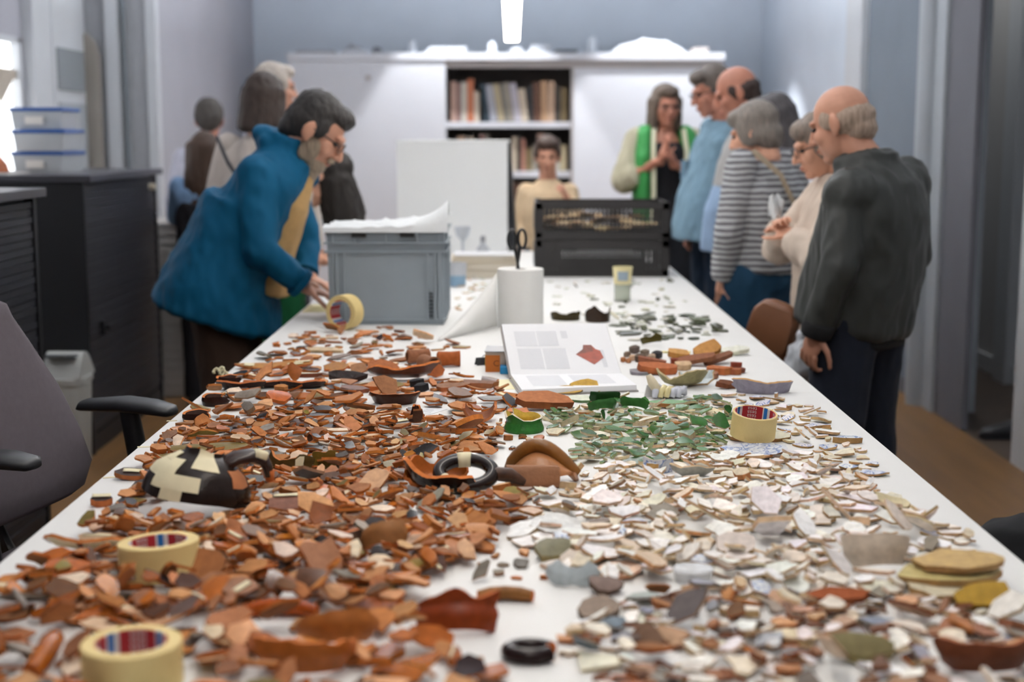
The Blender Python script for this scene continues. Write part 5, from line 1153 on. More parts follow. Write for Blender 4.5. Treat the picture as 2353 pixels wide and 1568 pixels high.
# things the upright half leans on
ob = G(1150, 862); t = empty('carton', (ob.x + .012, ob.y + .075, TZ), -.05, 'small carton with an orange end tucked behind the open book', 'carton')
MB().span(-.05, .10, -.03, .07, 0, .052).build('carton_body', mat('carton_beige', '#b7a99a', .6), t); MB().span(-.05, -.012, -.0318, -.03, .0, .044).build('orange_end', mat('carton_orange', '#b9661f', .6), t)
MB().span(-.052, .10, -.034, .07, .0522, .0545).build('grey_lid', mat('carton_lid', '#8e9096', .35), t)
tv, tf = text_mesh('C', .022); MB().add([(p.x - .022, -.0321, p.y + .022) for p in tv], tf).build('letter', mat('letter_brown', '#5d3410', .6), t)
MB().span(-.0515, -.05, -.02, .04, .012, .044).build('yellow_label', mat('carton_yellow', '#c9b33a', .6), t)
o = MB().span(-.012, .014, -.018, .018, 0, .02).build('eraser', mat('eraser_blue', '#1f87bd', .5), None, bevel=.003); p = G(1158, 858); o.location = (p.x + .002, p.y + .0, TZ); tag(o, 'small bright blue eraser at the left foot of the open book', 'eraser')
t = empty('bulldog_clip', G(1118, 838), .3, 'black bulldog clip lying open beside the carton', 'clip')
MB().add([(-.03, -.012, 0), (.03, -.012, 0), (.03, 0.0, .02), (-.03, 0.0, .02), (-.03, .012, 0), (.03, .012, 0), (-.03, 0, .017), (.03, 0, .017)], [(0, 1, 3 - 1, 3), (3, 2, 5, 4), (0, 6, 7, 1), (6, 4, 5, 7), (0, 3, 6), (3, 4, 6), (1, 7, 2), (2, 7, 5)]).build('clip_body', m_blk, t)
MB().tube([(-.012, .0, .02), (-.016, -.03, .03), (0, -.042, .032), (.016, -.03, .03), (.012, 0, .02)], .0013, 6).build('clip_handle', m_scm, t)
m_note = mat('note_yellow', '#ece6c0', .8); m_slip = mat('slip_white', '#dcdfe2', .8)
def paper(px, py, w_, d_, rz, m, label):
    p = G(px, py); o = MB().span(-w_, w_, -d_, d_, 0, .0006).build('paper_slip', m, None); o.location = (p.x, p.y, TZ + .0002); o.rotation_euler = (0, 0, rz); return tag(o, label, 'paper')
paper(1168, 884, .036, .07, .15, m_note, 'pale yellow note sheet beside the open book')
o = paper(988, 945, .024, .035, -.5, m_slip, 'small white paper slip with handwriting among the sherds'); p = G(988, 945); hold(p.x, p.y, .018, .028)
for k in range(3): MB().span(-.016, .012 - .004 * k, -.016 + .012 * k, -.0145 + .012 * k, .0006, .0008).build('writing', mat('ink_grey', '#8f9299', .8), o)
for k, (px, py, w_, rz, lab) in enumerate(((255, 1098, .014, .3, 'torn tape scrap on the left table edge near the jug'), (330, 1028, .012, .1, 'torn tape scrap on the left table edge behind the jug'), (395, 968, .011, .2, 'torn tape scrap on the left table edge, farthest of three'))):
    p = G(px, py); o = MB().span(-w_, w_, -.004, .004, 0, .0008).build('tape_scrap', m_tapep, None); o.location = (p.x, p.y, TZ + .0002); o.rotation_euler = (0, 0, rz); tag(o, lab, 'tape')

# ------------------------------------------------------------------ the large pieces of pottery
q = random.Random(21)
BLACK, BROWNG, ORG, TERR, TAN = C('#211713', .93), C('#4a2414', .9), C('#b5591c', .85), C('#b4673a', .05), C('#c08a5e', .05)
EDGE, DEDGE, GREEN, CREAM, WEDGE = C('#c2703a', 0), C('#94502b', 0), C('#2f6b2d', .9), C('#ded3bd', .5), C('#b79a78', 0)
# taped black jug: shoulder, strap handle, tape
j0 = G(428, 1196); JX, JY = j0.x, j0.y + .06
t = empty('taped_jug', (JX, JY, TZ), 0, 'black-glazed jug shoulder and handle patched with masking tape', 'jug'); hold(JX, JY - .015, .085, .07)
jp = [(.086, .012), (.083, .035), (.070, .058), (.048, .074), (.030, .084), (.026, .098)]
vs, fs, fc, g = frag(jp, 165, 372, .007, (BLACK, C('#5a2c18', .7), EDGE), q, 26, 14, (.10, .05), .05)
sh = bpy.data.objects.new('shoulder', cer_mesh('shoulder', vs, fs, fc)); COL.objects.link(sh); sh.parent = t; sh.rotation_euler = (math.radians(-6), math.radians(12), 0); sh.location = (0, 0, .010)
for i0, i1, j_0, j1 in ((3, 10, 4, 9), (7, 14, 2, 5), (12, 17, 7, 13), (9, 12, 0, 3), (4, 7, 8, 11)):
    o = on_grid(g, i0, i1, j_0, j1, .0045 + .0006 * (i0 % 3)).build('tape_strip', m_tapep, sh, 60)
for i0, i1, j_0, j1 in ((19, 23, 4, 8),):
    on_grid(g, i0, i1, j_0, j1, .0042).build('bare_patch', mat('bare_clay_patch', '#a8683f', .8, .1, 40), sh, 60)
hp = [D(492, 1090, JY) - V((JX, JY, TZ)), D(512, 1068, JY) - V((JX, JY, TZ)), D(545, 1052, JY + .01) - V((JX, JY, TZ)), D(580, 1047, JY + .02) - V((JX, JY, TZ)), D(605, 1055, JY + .03) - V((JX, JY, TZ)), D(616, 1076, JY + .035) - V((JX, JY, TZ)), D(618, 1095, JY + .035) - V((JX, JY, TZ))]
MB().tube(hp, [.019, .017, .016, .016, .016, .014, .011], 12, flat=.62).build('handle', mat('jug_handle_glaze', '#2a1711', .25, .3, 30), t, 180)
MB().tube(hp[3:5], [.0172, .0172], 14, flat=.66).build('tape_strip', m_tapep, t, 180); MB().tube([hp[5].lerp(hp[6], .3), hp[6] + V((.002, 0, -.008))], [.0135, .008], 10, flat=.7).build('broken_end', mat('broken_orange', '#b9622a', .8, .1, 40), t, 180)
MB().tube([hp[0], hp[1]], [.0205, .0185], 14, flat=.68).build('tape_strip', m_tapep, t, 180)
# mended bowl with a loop handle
m0 = G(1040, 1137); MX, MY = m0.x, m0.y + .045
t = empty('mended_bowl', (MX, MY, TZ), 0, 'black-glazed bowl piece with a loop handle bound in tape', 'bowl'); hold(MX, MY, .088, .055)
vs, fs, fc, g = frag([(.05, .0), (.072, .012), (.082, .035), (.086, .05)], 170, 300, .008, (BLACK, C('#8a4416', .8), EDGE), q, 22, 8, (0, .25), .1)
o = bpy.data.objects.new('wall', cer_mesh('wall', vs, fs, fc)); COL.objects.link(o); o.parent = t; o.location = (.0, .02, .004)
vs, fs, fc, g = frag([(.05, .0), (.072, .012), (.082, .035), (.086, .055)], 60, 150, .008, (C('#a2561f', .85), C('#a2561f', .9), EDGE), q, 18, 8, (0, .35), .1)
o = bpy.data.objects.new('wall', cer_mesh('wall', vs, fs, fc)); COL.objects.link(o); o.parent = t; o.location = (-.02, -.03, .004)
Rh = Matrix.Rotation(math.radians(30), 3, 'X'); ring = [V((.022 + .046 * math.cos(a_), .0, .037)) + Rh @ V((0, .034 * math.sin(a_), 0)) + V((0, -.012, -.007)) for a_ in [2 * PI * k / 36 for k in range(36)]]
MB().tube(ring, .0125, 12, closed=True).build('loop_handle', mat('loop_glaze', '#1d120f', .15, .5, 22), t, 180)
MB().tube(ring[21:26], .0134, 14).build('tape_strip', m_tapep, t, 180); MB().tube(ring[8:12], .0134, 14).build('tape_strip', m_tapep, t, 180)
MB().tube([ring[0] + V((-.005, 0, 0)), ring[0] + V((.03, .0, -.004)), ring[0] + V((.055, .005, -.018))], [.012, .013, .007], 10).build('handle_stub', mat('stub_glaze', '#4d3120', .4, .5, 40), t, 60)
# arched pan rim
r0 = G(1245, 1118); RX, RY = r0.x, r0.y + .03
t = empty('pan_rim_piece', (RX, RY, TZ), 0, 'big orange-brown pan rim piece arching over its inner wall', 'pan piece'); hold(RX, RY, .068, .045)
m_pan = mat('pan_clay', '#a8683a', .38, .25, 18, .2, 200)
n_ = 17; arch = []
for k in range(n_):
    f = k / (n_ - 1); px = 1168 + 160 * f; py = 1080 - 62 * math.sin(PI * min(1, f * 1.02) ** .85) + 12 * f; arch.append(D(px, py, RY + .03 - .025 * f) - V((RX, RY, TZ)))
for p in arch: p.z = max(p.z, .012)
MB().tube(arch, [.009] + [.0125] * (n_ - 2) + [.010], 12).build('rolled_rim', mat('pan_rim_glaze', '#80521f', .3, .35, 16, .2, 200), t, 180)
g = []
for k in range(n_):
    f = k / (n_ - 1); a_ = arch[k]; b2 = V((arch[0].x + (arch[-1].x - arch[0].x) * (.06 + .86 * f), -.028 + .01 * math.cos(PI * 2 * f), .004 + .016 * f)); g.append([(a_ + V((0, .006, -.013))).lerp(b2, j / 6) + V((0, -.010 * math.sin(PI * j / 6), .006 * math.sin(PI * j / 6))) for j in range(7)])
MB().sheet(g, .008).build('wall', mat('pan_inner', '#a56f46', .3, .2, 18, .2, 200), t, 60)
t2 = G(1222, 1119); b = MB(); b.loft([((-.046, 0, .0185), (0, .008, 0), (0, 0, .016)), ((-.044, 0, .0185), (0, .0105, 0), (0, 0, .0205)), ((.046, 0, .0175), (0, .0105, 0), (0, 0, .0200)), ((.049, 0, .0165), (0, .008, 0), (0, 0, .015))], 20, power=3.2)
o = b.build('rim_block', mat('pan_block', '#8f6040', .6, .15, 16, .3, 150), None, 50); o.location = (t2.x, t2.y - .014, TZ); o.rotation_euler = (math.radians(-22), 0, .04); o.location.z += .003; tag(o, 'blocky orange clay slab leaning at the front of the pan rim', 'sherd'); hold(t2.x, t2.y, .05, .02)
# green cup foot
p = G(1204, 990); vs, fs, fc, g = frag([(.0385, 0), (.0405, .004), (.037, .012), (.0345, .020), (.037, .030), (.0415, .044)], 0, 359.9, .0045, (GREEN, C('#d2b455', .6), C('#d8cdb9', 0)), q, 44, 12, (0, .28), 0)
o = put('green_cup_foot', vs, fs, fc, (0, 0, 2.2), (p.x, p.y), 'green-glazed cup foot with yellow inside and jagged top', 'cup')
MB().lathe([(0, .004), (.037, .004), (.036, .007), (0, .009)], 28).build('inside_floor', mat('cup_yellow_glaze', '#cfae52', .2, .1, 30), o, 40)

def slab_geo(rng, L, W, t, bend=0.0, dish=0.0, n=12, rough=.18, top=TERR, bot=None, edge=EDGE, square=2.0, bulge=0.0):
    """Broken flat or curved piece: three rings a side. Returns points, faces, colours, outline radii."""
    bot = bot or top; ph = rng.uniform(0, 50); rad = []; ang = []
    for k in range(n):
        a_ = 2 * PI * (k + rng.uniform(-.28, .28)) / n; c_, s_ = math.cos(a_), math.sin(a_)
        r = 1.0 / ((abs(c_) ** square + abs(s_) ** square) ** (1 / square)); rad.append(r * (1 - rough * rng.random() * 1.6 + rough * .4)); ang.append(a_)
    def zf(x, y): return bend * (1 - (2 * x / L) ** 2) * L * .5 + dish * (1 - (2 * y / W) ** 2) * W * .5 + .0007 * noise.noise(V((x * 60 + ph, y * 60, 0)))
    vs, fs, fc = [], [], []; rings = (1.0, .62)
    for sgn in (1, -1):
        for rf in rings:
            for k in range(n):
                x, y = rad[k] * rf * math.cos(ang[k]) * L / 2, rad[k] * rf * math.sin(ang[k]) * W / 2
                sh = 1.0 if sgn > 0 or rf < 1 else 1 + rng.uniform(-.09, .05)
                vs.append(V((x * sh, y * sh, zf(x, y) + sgn * t / 2 * (1 + (bulge if rf < 1 else 0)) + (rng.uniform(-.05, .05) * t if rf == 1 else 0))))
        vs.append(V((0, 0, zf(0, 0) + sgn * t / 2 * (1 + bulge))))
    N = 2 * n + 1
    for k in range(n):
        j = (k + 1) % n
        fs += [(k, j, n + j, n + k), (n + k, n + j, 2 * n)]; fc += [top, top]
        fs += [(N + k, N + n + k, N + n + j, N + j), (N + n + k, N + 2 * n, N + n + j)]; fc += [bot, bot]
        fs.append((k, N + k, N + j, j)); fc.append(jit(edge[:3], rng, .12) + (edge[3],))
    return vs, fs, fc, (ang, rad, zf)
def slab(name, px, py, Lpx, W, t, label, cat='sherd', rot=(0, 0, 0), group=None, tape=None, z=TZ, m=None, claim=True, **k):
    p = G(px, py, z); L = u(Lpx, py); W = W if W < .5 else u(W, py)
    vs, fs, fc, (an, ra, zf) = slab_geo(q, L, W, t, **k)
    P, foot = rest(vs, rot, (p.x, p.y + W * .3 * abs(math.cos(rot[0]))), z)
    o = bpy.data.objects.new(name, cer_mesh(name, P, fs, fc, m)); COL.objects.link(o); o.location = foot
    hx = (max(v.x for v in P) - min(v.x for v in P)) / 2; hy = (max(v.y for v in P) - min(v.y for v in P)) / 2
    if claim: hold(foot.x, foot.y, hx * .85, hy * .85)
    tag(o, label, cat, group)
    M = Euler(rot).to_matrix(); off = P[0] - M @ vs[0]
    for (x0, x1, y0, y1) in (tape or []):
        gg = [[off + M @ V(((x0 + (x1 - x0) * i / 6) * L / 2, (y0 + (y1 - y0) * j / 3) * W / 2, zf((x0 + (x1 - x0) * i / 6) * L / 2, (y0 + (y1 - y0) * j / 3) * W / 2) + t / 2 + .0022)) for j in range(4)] for i in range(7)]
        MB().sheet(gg, .0008).build('tape_strip', m_tapep, o, 180)
    return o
def wall(name, px, py, prof, a0, a1, t, cols, label, cat='sherd', rot=(0, 0, 0), jag=(0, .2), tape=None, group=None, na=20, ns=9, m=None, z=TZ, jside=.08):
    p = G(px, py, z); vs, fs, fc, g = frag(prof, a0, a1, t, cols, q, na, ns, jag, jside); P, foot = rest(vs, rot, (p.x, p.y), z)
    hy = (max(v.y for v in P) - min(v.y for v in P)) / 2; hx = (max(v.x for v in P) - min(v.x for v in P)) / 2; foot.y += hy * .8
    o = bpy.data.objects.new(name, cer_mesh(name, P, fs, fc, m)); COL.objects.link(o); o.location = foot; hold(foot.x, foot.y, hx * .98, hy * 1.0)
    M = Euler(rot).to_matrix(); off = P[0] - M @ vs[0]
    for i0, i1, j_0, j1 in (tape or []):
        for sg in (1,):
            mb = on_grid(g, i0, i1, j_0, j1, t / 2 + .0012); mb.v = [off + M @ v for v in mb.v]; mb.build('tape_strip', m_tapep, o, 60)
    return tag(o, label, cat, group)
def strap(name, px, py, pts, rad, flat, h, gloss, label, cat='handle', rot=(0, 0, 0), broken='#b9622a'):
    p = G(px, py); b = MB().tube(pts, rad, 12, flat=flat); P, foot = rest(b.v, rot, (p.x, p.y + .01)); fc = [C(h, gloss)] * (len(b.f) - 2) + [C(broken)] * 2
    o = bpy.data.objects.new(name, cer_mesh(name, P, b.f, fc)); COL.objects.link(o); o.location = foot
    hx = (max(v.x for v in P) - min(v.x for v in P)) / 2; hy = (max(v.y for v in P) - min(v.y for v in P)) / 2; hold(foot.x, foot.y, hx * .8, hy * .8)
    return tag(o, label, cat)
R_ = math.radians
def arcpts(r, a0, a1, n=12, sq=1.0): return [(r * math.cos(R_(a0 + (a1 - a0) * k / n)), r * math.sin(R_(a0 + (a1 - a0) * k / n)) * sq, 0) for k in range(n + 1)]
# -- terracotta, middle of the table
slab('pitted_tile_piece', 1252, 944, 145, .085, .016, 'large pitted orange tile piece below the open book', rot=(R_(10), R_(6), .15), top=C('#a96b45'), edge=C('#8a5030'), bend=.06, n=14)
slab('roof_tile_piece', 1040, 900, 95, .06, .011, 'grey-brown curved roof tile piece left of the open book', rot=(0, R_(-4), -.06), top=C('#8a6650', .1), edge=C('#a5623a'), dish=.18)
slab('roof_tile_piece', 1105, 893, 95, .05, .012, 'smoky rounded tile end beside the yellow note', rot=(0, R_(4), .12), top=C('#7d5a49', .25), edge=C('#8f5a3c'), dish=.22)
wall('glazed_bowl_piece', 925, 878, [(.05, 0), (.085, .012), (.105, .035), (.11, .045)], 205, 335, .007, (C('#57270f', .9), C('#4a2010', .93), EDGE), 'large dark brown glazed bowl piece in the second row', rot=(R_(-8), 0, .0), jag=(0, .3))
slab('flat_sherd', 880, 862, 85, .06, .008, 'flat pinkish-brown sherd leaning on the dark glazed bowl piece', rot=(R_(28), R_(5), .2), top=C('#a0623f'), edge=EDGE)
wall('rim_piece', 905, 934, [(.046, 0), (.052, .012), (.058, .022), (.058, .028)], 200, 345, .007, (C('#3a1c10', .9), C('#a05a30', .3), C('#b57045')), 'dark brown glazed rim ring standing among flat orange sherds', jag=(0, .08))
slab('thick_sherd', 870, 900, 80, .05, .012, 'thick orange sherd with a clean broken front edge', rot=(R_(8), R_(-6), -.1), top=C('#b07a55'), edge=C('#b9612f'))
slab('thick_sherd', 815, 905, 70, .04, .010, 'brown-black glazed thick sherd left of the clean-edged one', rot=(R_(6), R_(5), .1), top=C('#6b4a3e', .5), edge=C('#7a4a34'))
for k, (px, py, w_) in enumerate(((958, 893, 36), (968, 904, 34))): slab('black_pebble_sherd', px, py, w_, .03, .016, ['rounded black sherd left of the roof tile, upper one', 'rounded black sherd left of the roof tile, lower one'][k], rot=(0, R_(-8), .2 * k), top=C('#2c2b2e', .15), edge=C('#2a292b'), bulge=.3)
for k, (px, py, r_, c_, rz, lab) in enumerate(((960, 838, .019, '#8a5a40', .4, 'tubular brown spout, leftmost of the heap near the note'), (985, 858, .021, '#8d6046', -1.0, 'stubby tubular spout in front of the brown spout heap'), (1030, 845, .020, '#a0562c', .1, 'orange-brown tubular spout at the right of the spout heap'))):
    p = G(px, py); b = MB().lathe([(r_ * .7, 0), (r_, .004), (r_ * .92, .04), (r_ * 1.05, .062), (r_ * .85, .062), (r_ * .72, .03)], 20, closed=True); P, foot = rest(b.v, (R_(90), 0, rz + PI / 2), (p.x, p.y + .02))
    o = bpy.data.objects.new('spout', cer_mesh('spout', P, b.f, [C(c_, .15)] * len(b.f))); COL.objects.link(o); o.location = foot; tag(o, lab, 'spout', 'tubular spouts'); hold(foot.x, foot.y, .025, .025)
slab('standing_sherd', 1003, 868, 40, .04, .008, 'upright orange sherd wedged among the tubular spouts', rot=(R_(60), 0, .1), top=C('#a8603a'), edge=EDGE)
wall('arched_sherd', 1102, 972, [(.033, 0), (.036, .02), (.034, .05)], 10, 170, .006, (C('#a86a42', .1), C('#7d4628', .3), C('#b4724a')), 'arched terracotta neck piece holding a tape patch inside', rot=(R_(-78), 0, 0), jag=(.05, .1), tape=None)
wall('conical_sherd', 956, 972, [(.020, 0), (.012, .012), (.007, .03), (.005, .036)], 0, 300, .004, (C('#2c1712', .95), C('#6b3a24', .3), EDGE), 'small dark glazed conical knob near the white slip', jag=(0, .1))
slab('orange_yellow_plate_piece', 590, 850, 115, .07, .006, 'ochre-glazed plate piece with tape at the left table edge', rot=(R_(3), R_(2), .1), top=C('#a8722f', .6), edge=C('#b5683a'), tape=[(-.6, -.2, -.5, .4)], bend=-.05)
slab('orange_yellow_plate_piece', 668, 846, 120, .075, .006, 'ochre-glazed plate piece with two tape strips, right of its twin', rot=(R_(4), R_(-3), -.1), top=C('#a8702c', .6), edge=C('#b5683a'), tape=[(-.1, .5, -.5, -.1), (.1, .7, .1, .5)], bend=-.05)
slab('ochre_sherd', 772, 855, 62, .045, .006, 'glossy mustard-brown sherd tilted up in the back row', rot=(R_(20), R_(-4), 0), top=C('#9a6420', .85), edge=EDGE)
slab('pale_strip_sherd', 745, 812, 105, .035, .008, 'long pale curved rim sherd in the far row', rot=(R_(10), 0, -.12), top=C('#cbb596', .3), edge=C('#bfa585'), dish=-.25)
slab('pale_strip_sherd', 705, 868, 75, .02, .010, 'pale tape-covered rim strip beside the dark glazed row', rot=(0, 0, .05), top=C('#d8d0ba', .2), edge=C('#6a3a28'))
slab('dark_rim_strip', 800, 880, 95, .03, .016, 'very dark glazed rim strip with a pale top', rot=(R_(35), 0, .03), top=C('#22110d', .9), edge=C('#2c1712', .5))
slab('boxy_sherd', 824, 862, 40, .03, .014, 'pinkish boxy sherd standing in the second row', rot=(R_(70), 0, .05), top=C('#b98a68'), edge=C('#a5653c'))
for k, (px, py, r_, a0, lab) in enumerate(((445, 975, .030, 60, 'black-lined handle loop at the left edge, nearest of three'), (492, 935, .030, 80, 'black-lined handle loop at the left edge, middle of three'), (522, 890, .032, 70, 'black-lined handle loop at the left edge, farthest of three'))):
    wall('handle_loop_sherd', px, py, [(r_, 0), (r_ * 1.08, .010), (r_, .022)], a0, a0 + 250, .006, (C('#2a1712', .9), C('#3a2018', .9), C('#c27540')), lab, 'handle', group='dark handle loops', jag=(0, .15), na=24)
for k, (px, py, w_) in enumerate(((610, 895, 90), (690, 897, 85), (550, 900, 70))):
    wall('dark_rim_piece', px, py, [(.06, 0), (.075, .008), (.084, .022)], 225, 315, .006, (C('#2b1610', .9), C('#2f1a14', .9), C('#b4683c')), ['dark glazed shallow rim with pale tape, behind the handle loops', 'dark glazed shallow rim, right of the taped one', 'dark glazed shallow rim next to the farthest handle loop'][k], jag=(0, .2), tape=[(5, 9, 3, 6)] if k == 0 else None)
slab('bright_orange_sherd', 640, 930, 62, .05, .009, 'glossy bright orange sherd in the middle of the brown field', rot=(R_(18), R_(8), .1), top=C('#b4560f', .95), edge=C('#b05a20', .4), dish=.2)
slab('bulging_knob', 645, 905, 36, .028, .014, 'smooth tan lens-shaped sherd above the bright orange one', rot=(0, 0, 0), top=C('#b87c48', .2), edge=C('#b87c48'), bulge=.4)
for k, (px, py, w_, rz) in enumerate(((390, 1065, 80, 0.1), (438, 1045, 110, .12), (520, 1040, 105, .2), (455, 1075, 90, .05))):
    slab('olive_glazed_sherd', px, py, w_, .045, .007, ['leaf-like olive-glazed sherd closest to the left table edge', 'leaf-like olive-glazed sherd behind the one at the edge', 'long olive-glazed sherd reaching to the jug handle', 'olive-glazed oval sherd just behind the jug shoulder'][k], rot=(R_(8), R_(-5 + 4 * k), rz), top=C('#6e5a20', .6), edge=C('#a8663a'), dish=.12)
slab('taped_dark_sherd', 232, 1166, 52, .03, .012, 'dark sherd with a tape strip alone on the white table edge', rot=(R_(14), 0, .1), top=C('#33211a', .6), edge=C('#b4683c'), tape=[(-.8, .8, -.1, .6)])
slab('taped_dark_sherd', 300, 1105, 85, .04, .009, 'dark sherd with white tape near the left edge behind the lone one', rot=(R_(12), R_(4), .12), top=C('#3b2a24', .6), edge=C('#a5623a'), tape=[(-.5, .6, -.2, .4)])
slab('grey_black_sherd', 335, 1130, 75, .045, .009, 'charcoal-glazed flat sherd left of the jug', rot=(R_(8), R_(-5), 0), top=C('#3a3230', .6), edge=C('#7a5040'))
wall('upright_sherd', 745, 1080, [(.05, 0), (.052, .03), (.05, .045)], 240, 285, .006, (C('#6a5522', .8), C('#6a5522', .8), C('#b8713f')), 'olive-lined sherd standing upright right of the jug handle', rot=(R_(-6), 0, .2), jag=(0, .25), na=10)
wall('upright_sherd', 668, 1090, [(.045, 0), (.05, .025), (.045, .04)], 210, 320, .006, (C('#4e3c1e', .8), C('#5e4a22', .8), C('#b8713f')), 'dark olive bowl piece standing beside the jug handle end', rot=(R_(-14), 0, 0), jag=(0, .35), na=14, tape=[(8, 10, 2, 7)])
slab('taped_flat_sherd', 665, 1180, 115, .055, .008, 'smoky pink sherd with white tape on its far rim', rot=(R_(16), R_(-3), 0), top=C('#80584a', .35), edge=C('#a5623a'), tape=[(-.7, .3, .45, .85)], dish=.14)
wall('taped_bowl_piece', 190, 1290, [(.03, 0), (.065, .008), (.085, .022)], 200, 340, .006, (C('#8a4318', .8), C('#a5612f', .5), C('#b4703f')), 'shallow orange bowl piece patched with white tape at the left edge', rot=(R_(-12), R_(3), 0), jag=(0, .2), tape=[(4, 9, 4, 8), (10, 16, 5, 8)])
# foreground
wall('big_rim_piece', 1050, 1465, [(.058, 0), (.066, .02), (.060, .034), (.068, .05), (.066, .054)], 205, 300, .009, (C('#7d3414', .75), C('#8f4318', .8), C('#a85c30')), 'big glossy red-brown pot rim alone in the near white gap', rot=(R_(-30), R_(8), .25), jag=(.05, .2))
strap('rim_strip', 1162, 1388, [(-.036, 0, 0), (-.02, .004, .001), (0, .006, .002), (.02, .004, .001), (.036, -.002, 0)], [.008, .011, .011, .011, .009], .8, '#8a5c30', .55, 'long tan-brown rim strip lying alone right of the red-brown rim', 'sherd')
strap('handle_sherd', 640, 1425, [(-.05, 0, 0), (-.025, .006, .003), (0, .008, .004), (.025, .006, .003), (.048, -.002, 0)], [.009, .012, .0125, .012, .010], .85, '#a14a14', .97, 'glossy orange strap handle lying across the near sherds')
strap('handle_sherd', 100, 1540, [(0, -.05, .006), (.004, -.02, .014), (.003, .01, .018), (-.002, .04, .012)], [.012, .013, .0135, .012], .9, '#9c5418', .95, 'glossy orange-brown handle pointing away at the near left corner')
strap('black_handle_ring', 1215, 1522, [(p_[0], p_[1], .006) for p_ in arcpts(.026, 20, 330, 16, .7)], .010, .9, '#1f1110', .97, 'glossy black handle ring at the front edge beside the red-brown rim')
wall('pot_piece', 690, 1568, [(.045, 0), (.062, .02), (.066, .05)], 200, 330, .007, (C('#a8602a', .8), C('#a8551c', .8), EDGE), 'large orange glazed pot wall at the very front', rot=(R_(-12), 0, .1), jag=(0, .3))
wall('pot_piece', 770, 1500, [(.035, 0), (.05, .02), (.05, .042)], 160, 300, .007, (C('#a5642f', .6), C('#ae5a18', .85), EDGE), 'curled orange pot wall just behind the largest front piece', rot=(R_(-25), R_(15), .6), jag=(.1, .3))
slab('tilted_sherd', 470, 1345, 95, .06, .008, 'brown triangular sherd propped up beside the flat tape roll', rot=(R_(42), R_(-14), .3), top=C('#9a623a', .2), edge=C('#7d4c2c'))
slab('tilted_sherd', 150, 1345, 120, .06, .008, 'broad orange glazed sherd propped at the left table edge', rot=(R_(18), R_(6), .2), top=C('#ab5a22', .8), edge=C('#b4683c'), dish=.15)
wall('curved_sherd', 880, 1290, [(.03, 0), (.036, .02), (.03, .042)], 130, 290, .006, (C('#8a5c34', .4), C('#9c5c2c', .6), EDGE), 'curled brown sherd in the middle of the near orange field', rot=(R_(-35), R_(20), .5), jag=(.05, .25))
# -- right half: bricks, pebbles, glazed specials
brick = [(1512, 862, 90, .05, .018, '#a5603c', (R_(10), R_(3), .1), 'salmon brick piece at the left of the brick heap'), (1500, 842, 70, .045, .012, '#8a5540', (R_(-4), R_(8), -.3), 'dull red tile piece behind the salmon brick'), (1560, 838, 40, .03, .014, '#7d3c28', (0, 0, .05), 'dark red brick lump in the centre of the heap'), (1600, 842, 95, .045, .012, '#85563f', (R_(14), R_(-10), -.35), 'long brown tile piece crossing the brick heap'), (1650, 838, 90, .03, .012, '#7d543f', (R_(6), R_(-12), .5), 'narrow brown tile piece leaning up at the right of the heap'), (1655, 862, 62, .04, .018, '#a8633c', (0, R_(2), -.05), 'orange brick block in the front of the heap'), (1690, 862, 26, .03, .015, '#96583a', (0, 0, .1), 'small orange brick chip beside the orange block'), (1703, 858, 22, .03, .011, '#6e4234', (0, 0, .3), 'dark brick chip at the heap\'s right end'), (1693, 845, 28, .025, .012, '#7d3a2a', (0, 0, 0), 'red brick chip behind the orange block'), (1622, 872, 60, .035, .013, '#8a5f4a', (R_(12), 0, -.1), 'brown-pink brick piece below the orange block'), (1478, 862, 60, .05, .008, '#8d8a8e', (R_(4), 0, .2), 'thin grey slate piece beside the salmon brick'), (1570, 852, 40, .03, .015, '#c4a684', (R_(15), 0, .2), 'cream-buff lump in front of the brick heap')]
for px, py, w_, W_, t_, c_, rot, lab in brick: slab('brick_piece', px, py, w_, W_, t_, lab, 'brick', rot, 'brick and tile heap', top=C(c_), edge=C(c_), square=4.5, rough=.10, n=10)
slab('yellow_brick_piece', 1625, 832, 68, .045, .022, 'yellow-buff brick corner standing behind the brick heap', 'brick', (R_(35), R_(-20), .3), top=C('#bd8a52'), edge=C('#b0783e'), square=4.5, rough=.08, n=10)
slab('yellow_brick_piece', 1560, 826, 50, .04, .015, 'yellow-buff brick piece left of the brick corner', 'brick', (R_(12), R_(6), .1), top=C('#bd8f58'), edge=C('#b07c44'), square=4.5, rough=.1, n=10)
peb = [(1432, 833, 15, '#a8704a'), (1444, 835, 15, '#b07c58'), (1442, 822, 18, '#7d6a5c'), (1458, 814, 26, '#665a52'), (1454, 830, 18, '#c2a488'), (1470, 833, 26, '#6a5b50'), (1482, 820, 22, '#75675a'), (1510, 826, 26, '#3f3d40'), (1497, 829, 20, '#b09a86')]
pw = ['orange pebble-like sherd, front left of the small heap', 'pink-buff pebble-like sherd, front centre of the small heap', 'grey-brown rounded sherd, back left of the small heap', 'dark pointed sherd topping the small heap', 'cream rounded chip inside the small heap', 'dark brown rounded sherd, front right of the small heap', 'grey-brown rounded sherd, back right of the small heap', 'charcoal rounded stone right of the small heap', 'beige chip between small heap and charcoal stone']
for (px, py, w_, c_), lab in zip(peb, pw): slab('rounded_sherd', px, py, w_, u(w_ * .8, py), u(w_ * .5, py), lab, 'sherd', (R_(8), R_(-6), .3), 'small heap right of the open book', top=C(c_), edge=C(c_), bulge=.35, n=9)
slab('yellow_dish_piece', 1300, 907, 85, .04, .005, 'flat yellow-glazed dish piece at the foot of the open book', rot=(R_(20), R_(-2), .05), top=C('#c9a24a', .75), edge=C('#8c7458'), dish=-.12)
